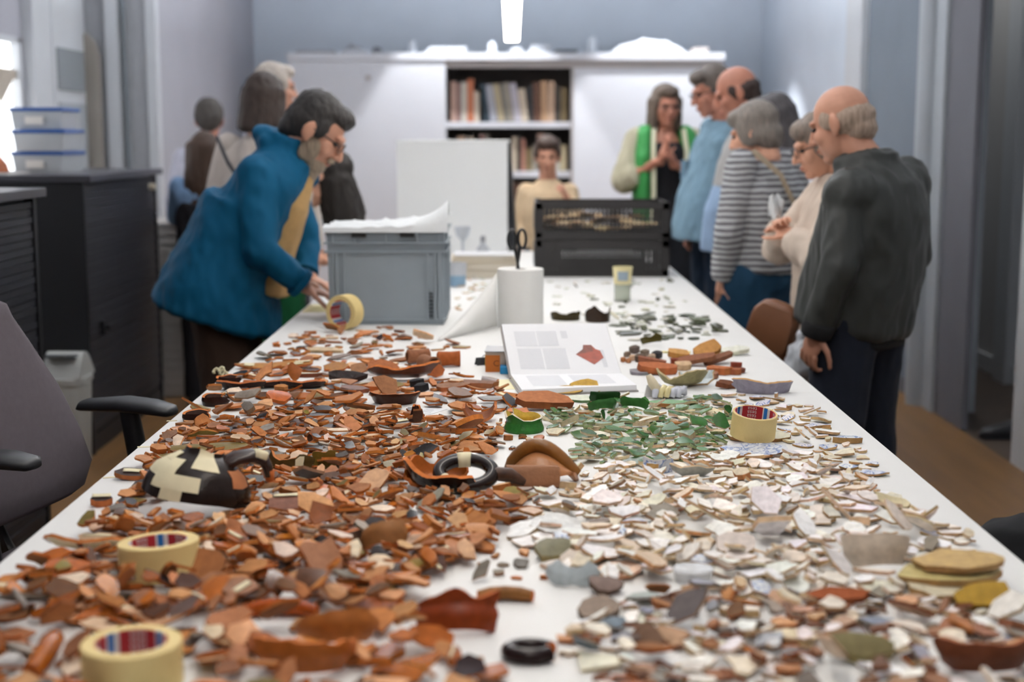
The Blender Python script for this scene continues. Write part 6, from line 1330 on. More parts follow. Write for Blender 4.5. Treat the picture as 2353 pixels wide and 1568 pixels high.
slab('yellow_dish_piece', 1346, 903, 74, .042, .005, 'raised yellow-glazed dish piece in front of the open book', rot=(R_(38), R_(5), -.1), top=C('#c79f45', .8), edge=C('#b8a890'), dish=-.15)
wall('green_rim_piece', 1390, 928, [(.085, 0), (.088, .022), (.086, .026)], 248, 292, .008, (C('#1c3f1c', .85), C('#3e6b3c', .8), C('#c8bda8')), 'long dark green rim piece with a pale broken top', jag=(0, .06))
slab('pale_green_sherd', 1335, 925, 85, .05, .006, 'pale mint-glazed sherd beside the dark green rim', rot=(R_(5), 0, -.1), top=C('#c9cdb6', .7), edge=C('#5f7d55'))
wall('green_bowl_piece', 1383, 950, [(.025, .0), (.032, .012), (.034, .024)], 190, 350, .005, (C('#3a6a38', .85), C('#2f6a30', .9), C('#d3c5ac')), 'green-lined bowl piece left of the green spread', rot=(R_(-28), 0, .2), jag=(0, .2), na=18)
wall('green_bowl_piece', 1460, 945, [(.025, .0), (.032, .012), (.034, .024)], 190, 350, .005, (C('#35662f', .85), C('#2c6a2c', .92), C('#d3c5ac')), 'green-lined bowl piece in the back of the green spread', rot=(R_(-30), 0, -.3), jag=(0, .25), na=18)
slab('green_rim_strip', 1535, 935, 105, .03, .008, 'light green rim strip with cream ends', rot=(R_(10), 0, .08), top=C('#5f8a52', .8), edge=C('#d6c9b0'))
# twisted cream handle
p = G(1535, 918); tw = []
t = empty('twisted_handle_sherd', (p.x, p.y + .02, TZ), .1, 'twisted white and cream rope handle behind the green spread', 'handle'); hold(p.x, p.y + .02, .05, .025)
for k in range(5):
    x = -.026 + .014 * k; MB().tube([(x - .008, -.018, .004), (x - .004, -.012, .018), (x + .004, .0, .026 - .003 * k), (x + .012, .012, .018), (x + .016, .018, .004)], [.006, .0085, .009, .0085, .006], 10).build('rope_strand', mat('strand_cream', '#d8cc9a', .25) if k in (0, 1, 2) and k != 0 else mat('strand_white', '#c9ccd6', .25), t, 180)
MB().tube([(-.045, .0, .055), (-.036, -.004, .036), (-.022, -.006, .016), (-.012, -.006, .006)], [.007, .012, .011, .008], 10).build('handle_arm', mat('arm_cream', '#d5c9ad', .3, .12, 30), t, 180)
MB().hexa([(-.052, .012, .0), (-.02, .016, 0), (-.02, .022, 0), (-.052, .018, 0), (-.047, .006, .030), (-.025, .008, .030), (-.025, .014, .030), (-.047, .012, .030)]).build('white_plaque', mat('plaque_white', '#cfcfcf', .3), t, 30, bevel=.001)
wall('glazed_dish_piece', 1572, 895, [(.02, 0), (.045, .008), (.062, .032), (.066, .045)], 195, 345, .005, (C('#8d8560', .5), C('#c9c49a', .6), C('#b8a782')), 'grey-cream glazed dish piece behind the twisted handle', rot=(R_(-6), 0, 0), jag=(0, .35))
wall('pale_dish_piece', 1603, 888, [(.03, 0), (.05, .012), (.058, .036)], 20, 120, .005, (C('#b9c6cc', .9), C('#c5d0d4', .95), C('#c2a884')), 'shiny pale blue dish piece inside the grey-cream dish', rot=(R_(-10), 0, .3), jag=(0, .3))
wall('lavender_rim_piece', 1758, 908, [(.070, .0), (.072, .004), (.080, .028), (.083, .036)], 208, 332, .007, (C('#8f8a98', .5), C('#a09a9f', .5), C('#b8905f')), 'lavender-grey glazed bowl foot near the right table edge', jag=(0, .28))
slab('brown_clay_chip', 1668, 895, 50, .03, .012, 'dark brown clay chip left of the lavender bowl foot', rot=(R_(15), R_(6), .2), top=C('#6e4530'), edge=C('#6e4530'))
# plates under the used-up tape roll
slab('cream_plate_piece', 1748, 1013, 155, .10, .007, 'cream-glazed plate piece carrying the used-up tape roll', rot=(R_(1), R_(1), .05), top=C('#d0ccb4', .7), edge=C('#a37d50'), square=3, rough=.12)
slab('patterned_plate_piece', 1738, 1052, 160, .085, .007, 'plate piece painted in blue and orange bands before the tape roll', rot=(R_(4), R_(-2), -.03), top=C('#d3d6da', .75), edge=C('#a8703f'), square=3, rough=.12, m=m_pnt)
wall('curled_cup_piece', 1515, 1088, [(.024, 0), (.026, .015), (.025, .028)], 170, 395, .004, (C('#c9cdd3', .7), C('#d3d3cb', .7), C('#c9b79c')), 'curled white and blue cup wall at the top of the white field', jag=(0, .15), m=m_pnt)
wall('bowl_piece', 1595, 1104, [(.02, 0), (.036, .010), (.042, .022)], 195, 345, .005, (C('#a6a79e', .6), C('#b7b8b0', .6), C('#b79f80')), 'grey-white bowl piece beside the curled cup wall', rot=(R_(-6), 0, 0), jag=(0, .25))
# big whites
slab('white_plate_piece', 1288, 1232, 150, .075, .007, 'large plain white plate piece at the left of the white field', rot=(R_(9), R_(4), .35), top=C('#d6d6d3', .8), edge=C('#a08c70'), dish=-.06)
slab('white_plate_piece', 1205, 1240, 75, .085, .007, 'narrow white plate piece left of the large plain one', rot=(R_(7), R_(-4), -.5), top=C('#dcdcda', .75), edge=C('#a9987c'))
slab('square_white_sherd', 1692, 1278, 92, .045, .010, 'squarish pinkish-white tile sherd in the middle of the white field', rot=(R_(24), R_(2), -.1), top=C('#cfc3ba', .85), edge=C('#9c8260'), square=5, rough=.05)
o = put('oval_white_foot', *(lambda b: (b.v, b.f, [C('#d6d9dc', .8)] * len(b.f)))(MB().loft([((0, 0, 0), (.024, 0, 0), (0, .020, 0)), ((0, 0, .012), (.026, 0, 0), (0, .022, 0)), ((0, 0, .016), (.029, 0, 0), (0, .025, 0)), ((0, 0, .019), (.027, 0, 0), (0, .023, 0)), ((0, 0, .0175), (.018, 0, 0), (0, .015, 0))], 28)), (0, 0, 0), G(1592, 1335)[:2], 'white oval dish foot near the brown sherds', 'dish')
wall('curled_white_piece', 2020, 1330, [(.032, 0), (.045, .02), (.048, .045)], 185, 350, .007, (C('#cdbfae', .7), C('#d8cfc4', .8), C('#c09468')), 'large curled white bowl wall at the right of the white field', rot=(R_(-20), R_(-14), -.5), jag=(0, .2))
slab('horn_sherd', 2050, 1178, 90, .035, .009, 'horn-shaped cream sherd near the right table edge', rot=(R_(20), R_(10), -.3), top=C('#cdbf9a', .6), edge=C('#94805a'), bend=-.3)
for k, (px, py, w_, z_, c_) in enumerate(((2210, 1385, 240, TZ, '#c9bfa4'), (2195, 1345, 250, TZ + .013, '#c2b27a'), (2215, 1318, 230, TZ + .027, '#b99a62'))):
    slab('yellow_cream_plate_piece', px, py, w_, .08, .009, ['pale plate piece at the bottom of the yellow-cream stack', 'yellow-cream plate piece in the middle of the stack at the edge', 'tan-yellow plate piece topping the stack at the right edge'][k], rot=(R_(3), R_(2 - 2 * k), .12), z=z_, top=C(c_, .6), edge=C('#a8875a'), bend=.05, claim=(k == 0))
slab('mustard_rim_piece', 2260, 1405, 150, .05, .012, 'mustard-glazed rim piece below the yellow-cream stack', rot=(R_(26), R_(-6), .1), top=C('#a8842c', .8), edge=C('#7a5a20'), dish=.1)
wall('brown_pot_piece', 2290, 1568, [(.04, 0), (.06, .02), (.062, .045)], 190, 340, .008, (C('#6b3a24', .5), C('#8a4a2c', .5), C('#a86a48')), 'dark brown pot wall at the near right corner', rot=(R_(-14), 0, .2), jag=(0, .3))
slab('red_brown_strip', 1925, 1392, 150, .035, .010, 'long red-brown strip sherd along the front of the white field', rot=(R_(14), R_(-2), -.06), top=C('#94502f'), edge=C('#7d4428'))
slab('grey_flat_sherd', 1378, 1430, 105, .055, .010, 'grey-brown flat sherd at the near white gap', rot=(R_(12), R_(-5), .15), top=C('#8d7d70'), edge=C('#6e6055'))
slab('grey_flat_sherd', 1395, 1370, 90, .04, .009, 'mauve-brown curved sherd behind the grey-brown flat one', rot=(R_(18), R_(6), .1), top=C('#7a675f', .3), edge=C('#5f4c42'), dish=.2)
wall('pale_blue_bowl_piece', 1318, 1352, [(.02, 0), (.034, .008), (.04, .022)], 20, 165, .005, (C('#aeb7ba', .85), C('#b9c3c6', .85), C('#8f8a78')), 'pale grey-blue bowl piece lying domed beside the white gap', rot=(R_(-150), 0, 0), jag=(0, .2))
slab('olive_rim_piece', 1270, 1290, 95, .045, .010, 'olive-grey glazed rim piece between orange and white fields', rot=(R_(20), R_(-10), .5), top=C('#76725a', .5), edge=C('#8d8058'), dish=.15)
slab('olive_sherd', 1980, 1530, 180, .05, .012, 'large olive-brown curved sherd among the near brown ones', rot=(R_(18), R_(5), .12), top=C('#746a48', .2), edge=C('#8d8058'), dish=.18)
# dark green glass by the book
wall('bottle_neck_piece', 1300, 738, [(.05, 0), (.055, .02), (.05, .035)], 190, 320, .005, (C('#3c331c', .9), C('#5c4c22', .9), C('#6a5a2c', .8)), 'curved brown-green bottle glass beside the paper roll', 'glass', jag=(0, .5))
wall('bottle_base_piece', 1375, 742, [(.038, 0), (.040, .03), (.042, .058)], 180, 360, .005, (C('#33241a', .9), C('#4a3420', .9), C('#4a3a24', .8)), 'dark brown bottle base with a scooped broken rim', 'glass', jag=(0, .45))
wall('bottle_glass_piece', 1497, 795, [(.03, 0), (.034, .016), (.03, .03)], 170, 300, .004, (C('#4a4218', .9), C('#5c5220', .9), C('#6a6030', .8)), 'curled olive bottle glass standing on the bare table', 'glass', rot=(R_(-18), 0, .5), jag=(0, .3))
slab('pale_glass_piece', 1685, 818, 75, .05, .012, 'pale frosted glass piece near the right table edge', 'glass', (R_(12), R_(-4), .1), top=C('#dcdccd', .6), edge=C('#d0cfb8', .5))
slab('yellow_tape_strip', 1545, 812, 85, .02, .004, 'pale yellow tape strip on the table behind the brick heap', 'tape', (0, 0, 0), top=C('#e0d89c', .3), edge=C('#e0d89c'), square=6, rough=.03)

# -- small things at the left edge
p = G(722, 716); b = MB()
for k in range(4): b.box((.004 * k, .003 * k, .002 + .0042 * k), (.085 - .006 * k, .11 - .01 * k, .004), Matrix.Rotation(.08 * k, 3, 'Z'))
o = b.build('booklet', m_note, None); o.location = (p.x + .005, p.y + .03, TZ); tag(o, 'thin cream booklet under the hands of the man in blue', 'booklet')
p = G(502, 866); b = MB()
for k in range(5):
    a_ = k * 1.3; b.tube([(.012 * math.cos(a_) + .007 * math.cos(t_), .012 * math.sin(a_) + .005 * math.sin(t_), .007 + .006 * k * .6 + .005 * math.sin(t_ * 1.3)) for t_ in [j * .7 for j in range(7)]], .0032, 7)
o = b.build('curled_ornament', mat('ornament_cream', '#cfc7a4', .6), None, 180); o.location = (p.x + .004, p.y, TZ - .0005); o['kind'] = 'thing'; tag(o, 'tiny curled cream ornament on the left table edge by the ochre plates', 'ornament')
# ------------------------------------------------------------------ the thousands of sherds
rs = random.Random(11)
CELL, X0, Y0, NX, NY = .004, -.736, 1.20, 368, 1300
HM = np.zeros((NX, NY), dtype=np.float32); BLK = np.zeros((NX, NY), dtype=bool)
gxs = X0 + (np.arange(NX) + .5) * CELL; gys = Y0 + (np.arange(NY) + .5) * CELL
GX, GY = np.meshgrid(gxs, gys, indexing='ij')
for x, y, hx, hy, a_ in HELD:
    BLK |= ((np.abs(GX - x) / max(hx, .004)) ** 3 + (np.abs(GY - y) / max(hy, .004)) ** 3) < 1
def inpoly(px, py, poly):
    c = False; n = len(poly)
    for i in range(n):
        (x0, y0), (x1, y1) = poly[i], poly[i - 1]
        if (y0 > py) != (y1 > py) and px < (x1 - x0) * (py - y0) / (y1 - y0) + x0: c = not c
    return c
def P2(x, y, z=TZ):
    d_ = V((x, y, z - CAMH)); zc = d_.dot(_f); return CX + FPX * d_.x / zc, CY - FPX * d_.dot(_u) / zc
# kinds: (weight, name, [top colours], [underside], [edges], glaze chance, glaze amount)
K_TER = ('terracotta_sherd', ['#b57c52', '#a86e47', '#c29066', '#bb855b', '#9c6847', '#caa07a', '#ad7d59', '#ae7040', '#96684b', '#8a5e45', '#c08058'], None, ['#b56c32', '#a06234', '#ad622c', '#8f5a38'], .15, .5, 'terracotta')
K_ORG = ('orange_glazed_sherd', ['#a4561c', '#ad6020', '#8f4c1a', '#b06c28', '#884a1e'], ['#b07442', '#a57046'], ['#b86e32', '#ad622c'], 1.0, .9, 'orange-glazed')
K_BRN = ('brown_glazed_sherd', ['#54321c', '#644022', '#46281a', '#6b4628', '#583c2a'], ['#a57046', '#895c3c'], ['#ad622c', '#9a6038'], 1.0, .85, 'brown-glazed')
K_BLK = ('black_glazed_sherd', ['#221917', '#2c2220', '#33292a', '#1c1615'], ['#895c3c', '#5a3e2e'], ['#ad622c', '#89522e'], 1.0, .9, 'black-glazed')
K_OLV = ('olive_glazed_sherd', ['#6a5926', '#7a6632', '#5c4e26', '#84702e'], ['#ad7448'], ['#b9763f', '#ad7448'], 1.0, .7, 'olive-glazed')
K_GRY = ('grey_sherd', ['#81796f', '#6e6862', '#8f867c', '#5f5a58', '#9c9084'], None, ['#8f715a', '#7a6e64'], .3, .45, 'grey')
K_PAL = ('pale_pink_sherd', ['#d6bda4', '#dcccb8', '#cdb092', '#d9c2ae'], None, ['#c48f62', '#b98256'], .3, .6, 'pale pinkish')
K_GRN = ('green_glazed_sherd', ['#1f5212', '#296016', '#1a420f', '#356318', '#1f5012', '#34581c'], ['#cfc2a6', '#b9ae8c'], ['#cbbd9f', '#bba887', '#8f9a70'], 1.0, .85, 'green-glazed')
K_CRM = ('cream_sherd', ['#e4dbca', '#dfd4be', '#e8e1d2', '#d6c8ae', '#e4ddd2'], None, ['#c4a682', '#b99c74', '#cfb490'], .4, .6, 'cream')
K_WHT = ('white_glazed_sherd', ['#f7f5f2', '#f8f6f4', '#f3efea', '#f6f2ee', '#f0eeec'], ['#e2dace'], ['#ccae8c', '#c09f78', '#d3b89a', '#b4946e'], 1.0, .66, 'white-glazed')
K_BLU = ('blue_painted_sherd', ['#d9dde4', '#dfe0e1', '#d6dadf'], ['#d6ccb8'], ['#b89266', '#ab8456'], 1.0, .8, 'blue-painted')
K_DBR = ('dull_brown_sherd', ['#8f6a52', '#7d5d4b', '#a07a60', '#ab866c', '#6e5344', '#96694e', '#b2917a'], None, ['#905e44', '#7a4e38'], .15, .5, 'dull brown')
K_BGY = ('blue_grey_sherd', ['#858a94', '#95979c', '#747c88', '#a2a2a0'], None, ['#8f867e', '#82776c'], .4, .6, 'blue-grey')
K_GLS = ('green_bottle_sherd', ['#4a4a36', '#55573f', '#5c6250', '#6a7060', '#45442f'], None, ['#4a4c36'], 1.0, .9, 'dark bottle-green')
K_PGL = ('pale_glass_sherd', ['#d6d6c9', '#cfd0c4', '#dcdace', '#d6d1b8'], None, ['#c9caba'], 1.0, .8, 'pale glass')
ORANGE = [(.50, K_TER), (.17, K_ORG), (.09, K_BRN), (.06, K_BLK), (.05, K_OLV), (.05, K_GRY), (.08, K_PAL)]
DARKOR = [(.44, K_TER), (.13, K_ORG), (.15, K_BRN), (.13, K_BLK), (.06, K_OLV), (.05, K_GRY), (.04, K_PAL)]
ROW = [(.32, K_TER), (.13, K_ORG), (.22, K_BRN), (.20, K_BLK), (.05, K_OLV), (.05, K_GRY), (.03, K_PAL)]
FRONT = [(.38, K_TER), (.34, K_ORG), (.10, K_BRN), (.03, K_BLK), (.03, K_OLV), (.04, K_GRY), (.08, K_PAL)]
GREENS = [(.86, K_GRN), (.10, K_CRM), (.04, K_OLV)]
WHITES = [(.66, K_WHT), (.25, K_CRM), (.05, K_PAL), (.03, K_BLU), (.02, K_GRY)]
BLUES = [(.42, K_BLU), (.33, K_WHT), (.25, K_CRM)]
MIXED = [(.27, K_DBR), (.07, K_TER), (.11, K_BGY), (.24, K_WHT), (.19, K_CRM), (.07, K_GRY), (.05, K_BRN)]
# fields: photograph outline, mix, how many, smallest / largest length, tilt, tape chance
FIELDS = [
    ('back of the orange field', [(560, 800), (640, 772), (900, 752), (965, 775), (1080, 775), (1085, 812), (930, 850), (800, 862), (540, 862)], ORANGE, 110, 0.026, 0.075, .35, .10),
    ('row of large orange pieces', [(500, 862), (780, 850), (1000, 862), (1160, 882), (1300, 910), (1180, 960), (1060, 985), (440, 985), (440, 940)], ROW, 160, 0.034, 0.095, .22, .05),
    ('middle of the orange field', [(430, 968), (900, 955), (1080, 975), (1150, 1000), (1140, 1030), (1120, 1060), (960, 1075), (620, 1100), (380, 1110), (330, 1075), (380, 1010)], DARKOR, 400, 0.022, 0.064, 0.22, .03),
    ('heart of the orange field', [(560, 1070), (940, 1070), (950, 1130), (1200, 1118), (1215, 1180), (1175, 1230), (1110, 1270), (640, 1330), (440, 1250), (225, 1225), (285, 1160), (345, 1100)], ORANGE, 400, 0.024, 0.068, 0.24, .03),
    ('near part of the orange field', [(205, 1232), (460, 1225), (1100, 1265), (1060, 1310), (930, 1345), (880, 1400), (760, 1420), (30, 1440), (0, 1400), (55, 1345), (130, 1280)], FRONT, 215, 0.030, 0.076, 0.30, .05),
    ('very front of the orange field', [(-120, 1410), (700, 1400), (960, 1340), (985, 1400), (960, 1480), (1150, 1560), (1150, 1640), (-160, 1640)], FRONT, 100, 0.040, 0.095, 0.40, .05),
    ('green spread', [(1255, 955), (1330, 940), (1420, 915), (1500, 935), (1640, 915), (1690, 965), (1670, 1010), (1620, 1055), (1470, 1075), (1310, 1062), (1345, 1010), (1245, 1000)], GREENS, 300, 0.018, 0.056, 0.26, .0),
    ('blue-painted strip', [(1650, 905), (1800, 915), (1890, 945), (1895, 975), (1985, 1040), (2030, 1100), (1990, 1120), (1850, 1060), (1790, 1000), (1700, 925)], BLUES, 70, 0.022, 0.062, .22, .0),
    ('back of the white field', [(1330, 1090), (1480, 1060), (1680, 1045), (1860, 1055), (2000, 1115), (2060, 1160), (1900, 1180), (1560, 1190), (1230, 1190), (1230, 1140)], WHITES, 260, 0.020, 0.062, 0.20, .0),
    ('front of the white field', [(1200, 1185), (1560, 1180), (1990, 1160), (2130, 1200), (2230, 1260), (2100, 1290), (2100, 1370), (1800, 1375), (1480, 1345), (1290, 1330), (1220, 1270)], WHITES, 215, 0.026, 0.082, 0.20, .0),
    ('mixed brown corner', [(1420, 1390), (1500, 1365), (1830, 1370), (2120, 1380), (2353, 1420), (2420, 1560), (2420, 1640), (1330, 1640), (1380, 1560), (1300, 1500), (1340, 1440)], MIXED, 235, 0.024, 0.070, 0.22, .0),
    ('far glass spread', [(1255, 645), (1540, 645), (1600, 700), (1640, 770), (1470, 790), (1260, 700)], [(.8, K_PGL), (.2, K_GLS)], 70, .020, .050, .15, .0),
    ('bottle glass row', [(1420, 722), (1620, 728), (1660, 768), (1590, 782), (1440, 775), (1405, 750)], [(1.0, K_GLS)], 42, .032, .085, .18, .0),
    ('bench beyond the grey crate', [(1045, 640), (1135, 640), (1120, 660), (1050, 720)], [(.6, K_PGL), (.4, K_CRM)], 24, .02, .045, .2, .0),
    ('gap beside the pan rim', [(1150, 960), (1260, 985), (1250, 1010), (1160, 1040), (1130, 1010)], ORANGE, 12, .018, .036, .3, .0),
    ('crumbs by the white gap', [(1080, 1280), (1290, 1270), (1250, 1340), (1100, 1340)], [(.7, K_TER), (.3, K_GRY)], 9, .02, .04, .2, .0),
]
PIECES = []
def place(field, kind, L, tiltmax, tape):
    name, tops, bots, edges, gch, gam, word = kind
    fname, poly = field[0], field[1]
    W = L * rs.uniform(.40, .85); t = rs.uniform(.0030, .0056) if kind not in (K_GLS, K_PGL) else rs.uniform(.003, .005)
    form = rs.random(); bend = dish = 0.0; bulge = 0.0; fw = 'flat'
    if form < .36: dish = rs.uniform(.10, .32); fw = 'curved'
    elif form < .48: dish = -rs.uniform(.10, .26); fw = 'hollow'
    elif form < .58: bend = rs.choice((-1, 1)) * rs.uniform(.08, .20); fw = 'arched'
    elif form < .62: t *= 2.1; W *= .8; bulge = .15; fw = 'chunky'
    glz = gam * rs.uniform(.75, 1.05) if rs.random() < gch else rs.uniform(0, .15)
    flip = rs.random() < ({'green_glazed_sherd': .05}.get(name, .22) if bots else 0)
    top = jit(lin(rs.choice(tops)), rs, .14) + (min(1, glz),)
    bot = (jit(lin(rs.choice(bots)), rs, .12) + (.08,)) if bots else top[:3] + (.05,)
    edge = jit(lin(rs.choice(edges)), rs, .14) + (0.0,)
    if flip: top, bot = bot, top
    sq = rs.choice((2, 2, 3, 5)); n = rs.choice((6, 7, 8, 9, 10))
    vs, fs, fc, (ang, rad, zf) = slab_geo(rs, L, W, t, bend, dish, n, rs.uniform(.20, .40), top, bot, edge, sq, bulge)
    vv = np.array([tuple(v) for v in vs], dtype=np.float32); best = None
    xs = [G(a_, b_)[0] for a_, b_ in poly]; ys = [G(a_, b_)[1] for a_, b_ in poly]
    bx0, bx1, by0, by1 = max(min(xs), -.70), min(max(xs), .70), min(ys), max(ys)
    for _ in range(field[9] if len(field) > 9 else 9):
        for _t in range(40):
            x, y = rs.uniform(bx0, bx1), rs.uniform(by0, by1)
            if inpoly(*P2(x, y), poly): break
        else: continue
        yaw = rs.uniform(0, 2 * PI); c_, s_ = math.cos(yaw), math.sin(yaw); R0 = L * .6
        i0, i1 = int((x - R0 - X0) / CELL), int((x + R0 - X0) / CELL) + 1; j0, j1 = int((y - R0 - Y0) / CELL), int((y + R0 - Y0) / CELL) + 1
        if i0 < 0 or j0 < 0 or i1 > NX or j1 > NY: continue
        dx, dy = GX[i0:i1, j0:j1] - x, GY[i0:i1, j0:j1] - y; lx, ly = dx * c_ + dy * s_, -dx * s_ + dy * c_
        mask = (np.abs(2 * lx / L) ** sq + np.abs(2 * ly / W) ** sq) < .95
        if not mask.any() or BLK[i0:i1, j0:j1][mask].any(): continue
        hm = HM[i0:i1, j0:j1][mask]; sc = float(hm.max()) * .6 + float(hm.mean())
        if best is None or sc < best[0]: best = (sc, x, y, yaw, i0, i1, j0, j1, mask, lx, ly)
        if sc < .0005: break
    if best is None: return False
    sc, x, y, yaw, i0, i1, j0, j1, mask, lx, ly = best
    hm = HM[i0:i1, j0:j1]; h = hm[mask]; ax, ay = lx[mask], ly[mask]
    sx = sy = 0.0
    if h.max() > .001 and len(h) > 6:
        A = np.stack([ax, ay, np.ones_like(ax)], 1); co = np.linalg.lstsq(A, h, rcond=None)[0]; lim = .42; sx, sy = float(np.clip(co[0], -lim, lim)), float(np.clip(co[1], -lim, lim))
    tl = tiltmax * rs.random() ** 2.2 if rs.random() > .10 else rs.uniform(.40, .80); ta = rs.uniform(0, 2 * PI); sx += math.tan(tl) * math.cos(ta); sy += math.tan(tl) * math.sin(ta)
    # underside of the tilted piece over every cell
    bz = np.array([bend * (1 - (2 * a_ / L) ** 2) * L * .5 + dish * (1 - (2 * b_ / W) ** 2) * W * .5 for a_, b_ in zip(ax, ay)]) if (bend or dish) else np.zeros_like(ax)
    und = sx * ax + sy * ay + bz - t / 2
    z = float((h - und).max())
    if h.max() < .0008: z = float(-und.min())
    nrm = V((-sx, -sy, 1)).normalized(); q_ = V((0, 0, 1)).rotation_difference(nrm); M = Matrix.Rotation(yaw, 3, 'Z') @ q_.to_matrix()
    low = min((M @ v).z for v in vs); z = max(z, -low)
    hm[mask] = np.maximum(hm[mask], z + und + t * .93)
    px, py = P2(x, y, TZ + z); area = L * W * ppm(y) ** 2
    PIECES.append(dict(name=name, word=word, field=fname, form='tilted' if tl > .30 else fw, L=L, W=W, t=t, vs=vs, fs=fs, fc=fc, M=M, loc=V((x, y, TZ + z)), px=px, py=py, area=area, zf=zf, tape=rs.random() < tape, paint=(kind is K_BLU), glz=glz))
    return True
for fld in FIELDS:
    fname, poly, mix, num, l0, l1, tilt, tape = fld
    sizes = sorted((l0 + (l1 - l0) * rs.random() ** 1.7 for _ in range(num)), reverse=True)
    for L in sizes:
        r = rs.random() * sum(w_ for w_, _k in mix)
        for w_, k in mix:
            r -= w_
            if r <= 0: break
        place(fld, k, L, tilt, tape)
# inside the upper black crate: a few biscuit-coloured sherds, and white plates in the lower one
for k in range(26):
    kind = K_CRM if k % 3 else K_PAL; L = rs.uniform(.06, .10); vs, fs, fc, (an_, ra_, zf) = slab_geo(rs, L, L * .7, .007, 0, .15, 8, .2, jit(lin('#b49a74'), rs) + (.2,), None, C('#a5835c'))
    cx_, cy_ = BKX + (-.22 + .44 * (k % 9) / 8), BKY + (-.11 + .11 * (k // 9)); z = TZ + .162 + .05 + .014 * (k // 9) + .010 * math.sin(k)
    PIECES.append(dict(name='crate_sherd', word='biscuit-coloured', field='upper black crate', form='flat', L=L, W=L * .7, t=.007, vs=vs, fs=fs, fc=fc, M=Matrix.Rotation(rs.uniform(-.5, .5), 3, 'X') @ Matrix.Rotation(rs.uniform(0, 6), 3, 'Z'), loc=V((cx_, cy_, z)), px=P2(cx_, cy_, z)[0], py=P2(cx_, cy_, z)[1], area=(L * ppm(cy_)) ** 2 * .4, zf=zf, tape=False, paint=False, glz=0.1))
# the 300 of each kind that show largest become things, the rest one mass per kind
LAND = {'near-left tape roll': TA, 'tape roll by the jug': TB, 'taped jug': j0, 'mended bowl': m0, 'arched pan rim': r0, 'green cup foot': G(1204, 990), 'standing tape roll': TD, 'open book': G(1310, 880), 'used-up tape roll': TC,
        'pitted tile piece': G(1252, 940), 'white slip': G(988, 945), 'red-brown pot rim': G(1050, 1450), 'tan rim strip': G(1162, 1388), 'black handle ring': G(1215, 1515), 'large white plate piece': G(1288, 1220), 'square white sherd': G(1692, 1270),
        'oval white foot': G(1592, 1330), 'curled white wall': G(2020, 1310), 'yellow-cream stack': G(2200, 1360), 'curled cup wall': G(1515, 1085), 'lavender bowl foot': G(1758, 900), 'twisted handle': G(1535, 915), 'lone taped sherd': G(232, 1166),
        'ochre plate pieces': G(630, 848), 'dark bowl piece': G(925, 870), 'bright orange sherd': G(640, 930), 'horn sherd': G(2050, 1178), 'olive rim piece': G(1270, 1290), 'large olive-brown sherd': G(1980, 1530), 'labelled tumbler': tm, 'taped flat sherd': G(665, 1180)}
NTH = ['nearest', 'second nearest', 'third nearest', 'fourth nearest', 'fifth nearest', 'sixth nearest', 'seventh nearest', 'eighth nearest', 'ninth nearest', 'tenth nearest', 'eleventh nearest', 'twelfth nearest']
NTH += ['%dth nearest' % k for k in range(13, 60)]
by = {}
for p in PIECES: by.setdefault(p['name'], []).append(p)
LIMIT = {'terracotta_sherd': 300, 'orange_glazed_sherd': 240, 'white_glazed_sherd': 290, 'cream_sherd': 260, 'green_glazed_sherd': 280}
INDIV, REST = [], {}
for k, v in by.items():
    v.sort(key=lambda p: -p['area']); n = LIMIT.get(k, 200); inside = [p for p in v if -30 < p['px'] < 2383 and p['py'] < 1590]; out = [p for p in v if not (-30 < p['px'] < 2383 and p['py'] < 1590)]
    INDIV += inside[:n]; rest_ = inside[n:] + out
    if len(rest_) == 1: INDIV += rest_
    elif rest_: REST[k] = rest_
groups = {}
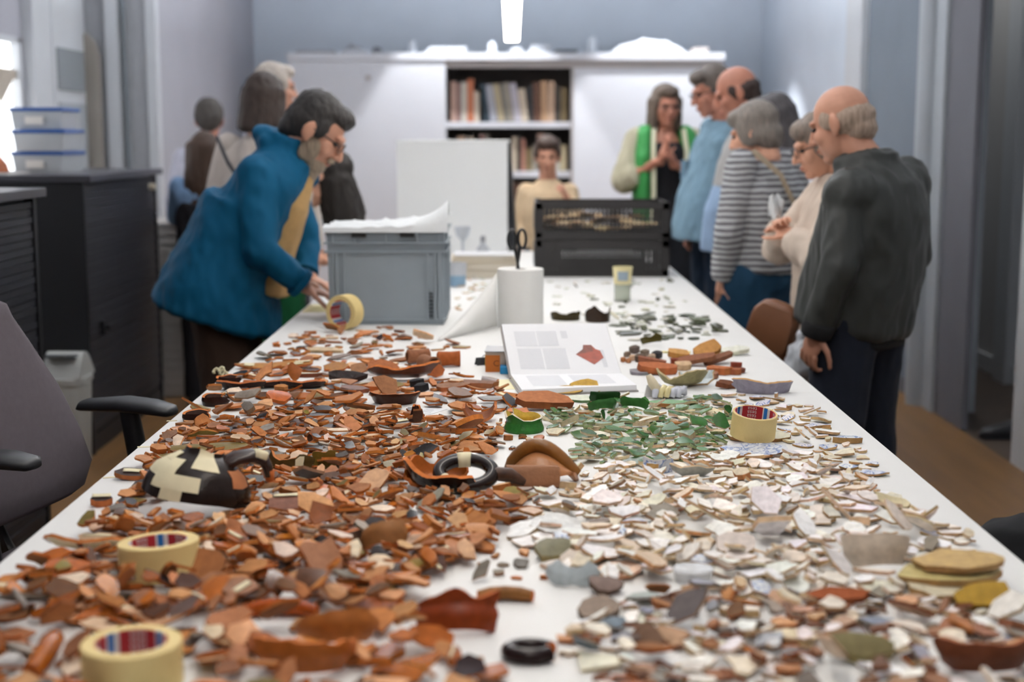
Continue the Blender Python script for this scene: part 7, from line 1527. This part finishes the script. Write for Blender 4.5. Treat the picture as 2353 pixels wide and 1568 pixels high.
for p in INDIV:
    best = None
    for nm, q_ in LAND.items():
        dx, dy = p['loc'].x - q_.x, p['loc'].y - q_.y; dd_ = math.hypot(dx, dy)
        if best is None or dd_ < best[0]: best = (dd_, nm, dx, dy)
    dd_, nm, dx, dy = best
    p['dist'] = dd_; p['nm'] = nm; p['dir'] = ('right of' if dx > 0 else 'left of') if abs(dx) > abs(dy) else ('behind' if dy > 0 else 'in front of')
    p['tone'] = 'taped ' if p['tape'] else ''
    p['key'] = '%s%s %s sherd' % (p['tone'], p['form'], p['word'])
    groups.setdefault((p['key'], p['nm'], p['dir']), []).append(p)
for (key, nm, dr), v in groups.items():
    v.sort(key=lambda p: p['dist'])
    for i, p in enumerate(v): p['label'] = '%s %s the %s%s' % (key, dr, nm, '' if len(v) == 1 else ', ' + NTH[i])
for p in INDIV:
    P = [p['M'] @ v for v in p['vs']]
    me = cer_mesh(p['name'], P, p['fs'], p['fc'], m_pnt if p['paint'] else None, sharp=38)
    o = bpy.data.objects.new(p['name'], me); COL.objects.link(o); o.location = p['loc']
    tag(o, p['label'], 'sherd', p['word'] + ' sherds on the table' if p['name'] != 'crate_sherd' else 'sherds in the upper black crate')
    if p['tape']:
        x0, y0 = -.7, rs.uniform(-.5, .1); gg = [[p['M'] @ V(((x0 + 1.3 * i / 5) * p['L'] / 2, (y0 + .4 * j / 2) * p['W'] / 2, p['zf']((x0 + 1.3 * i / 5) * p['L'] / 2, (y0 + .4 * j / 2) * p['W'] / 2) + p['t'] / 2 + .0012)) for j in range(3)] for i in range(6)]
        MB().sheet(gg, .0008).build('tape_strip', m_tapep, o, 180)
for k, v in REST.items():
    vs, fs, fc = [], [], []
    for p in v:
        b = len(vs); vs += [p['M'] @ q_ + p['loc'] for q_ in p['vs']]; fs += [tuple(b + i for i in f) for f in p['fs']]; fc += p['fc']
    word = v[0]['word']; o = bpy.data.objects.new('small_' + k, cer_mesh('small_' + k, vs, fs, fc, m_pnt if v[0]['paint'] else None, sharp=38)); COL.objects.link(o)
    tag(o, 'smaller %s sherds filling the spaces between the larger ones' % word, 'sherds', None, 'stuff')
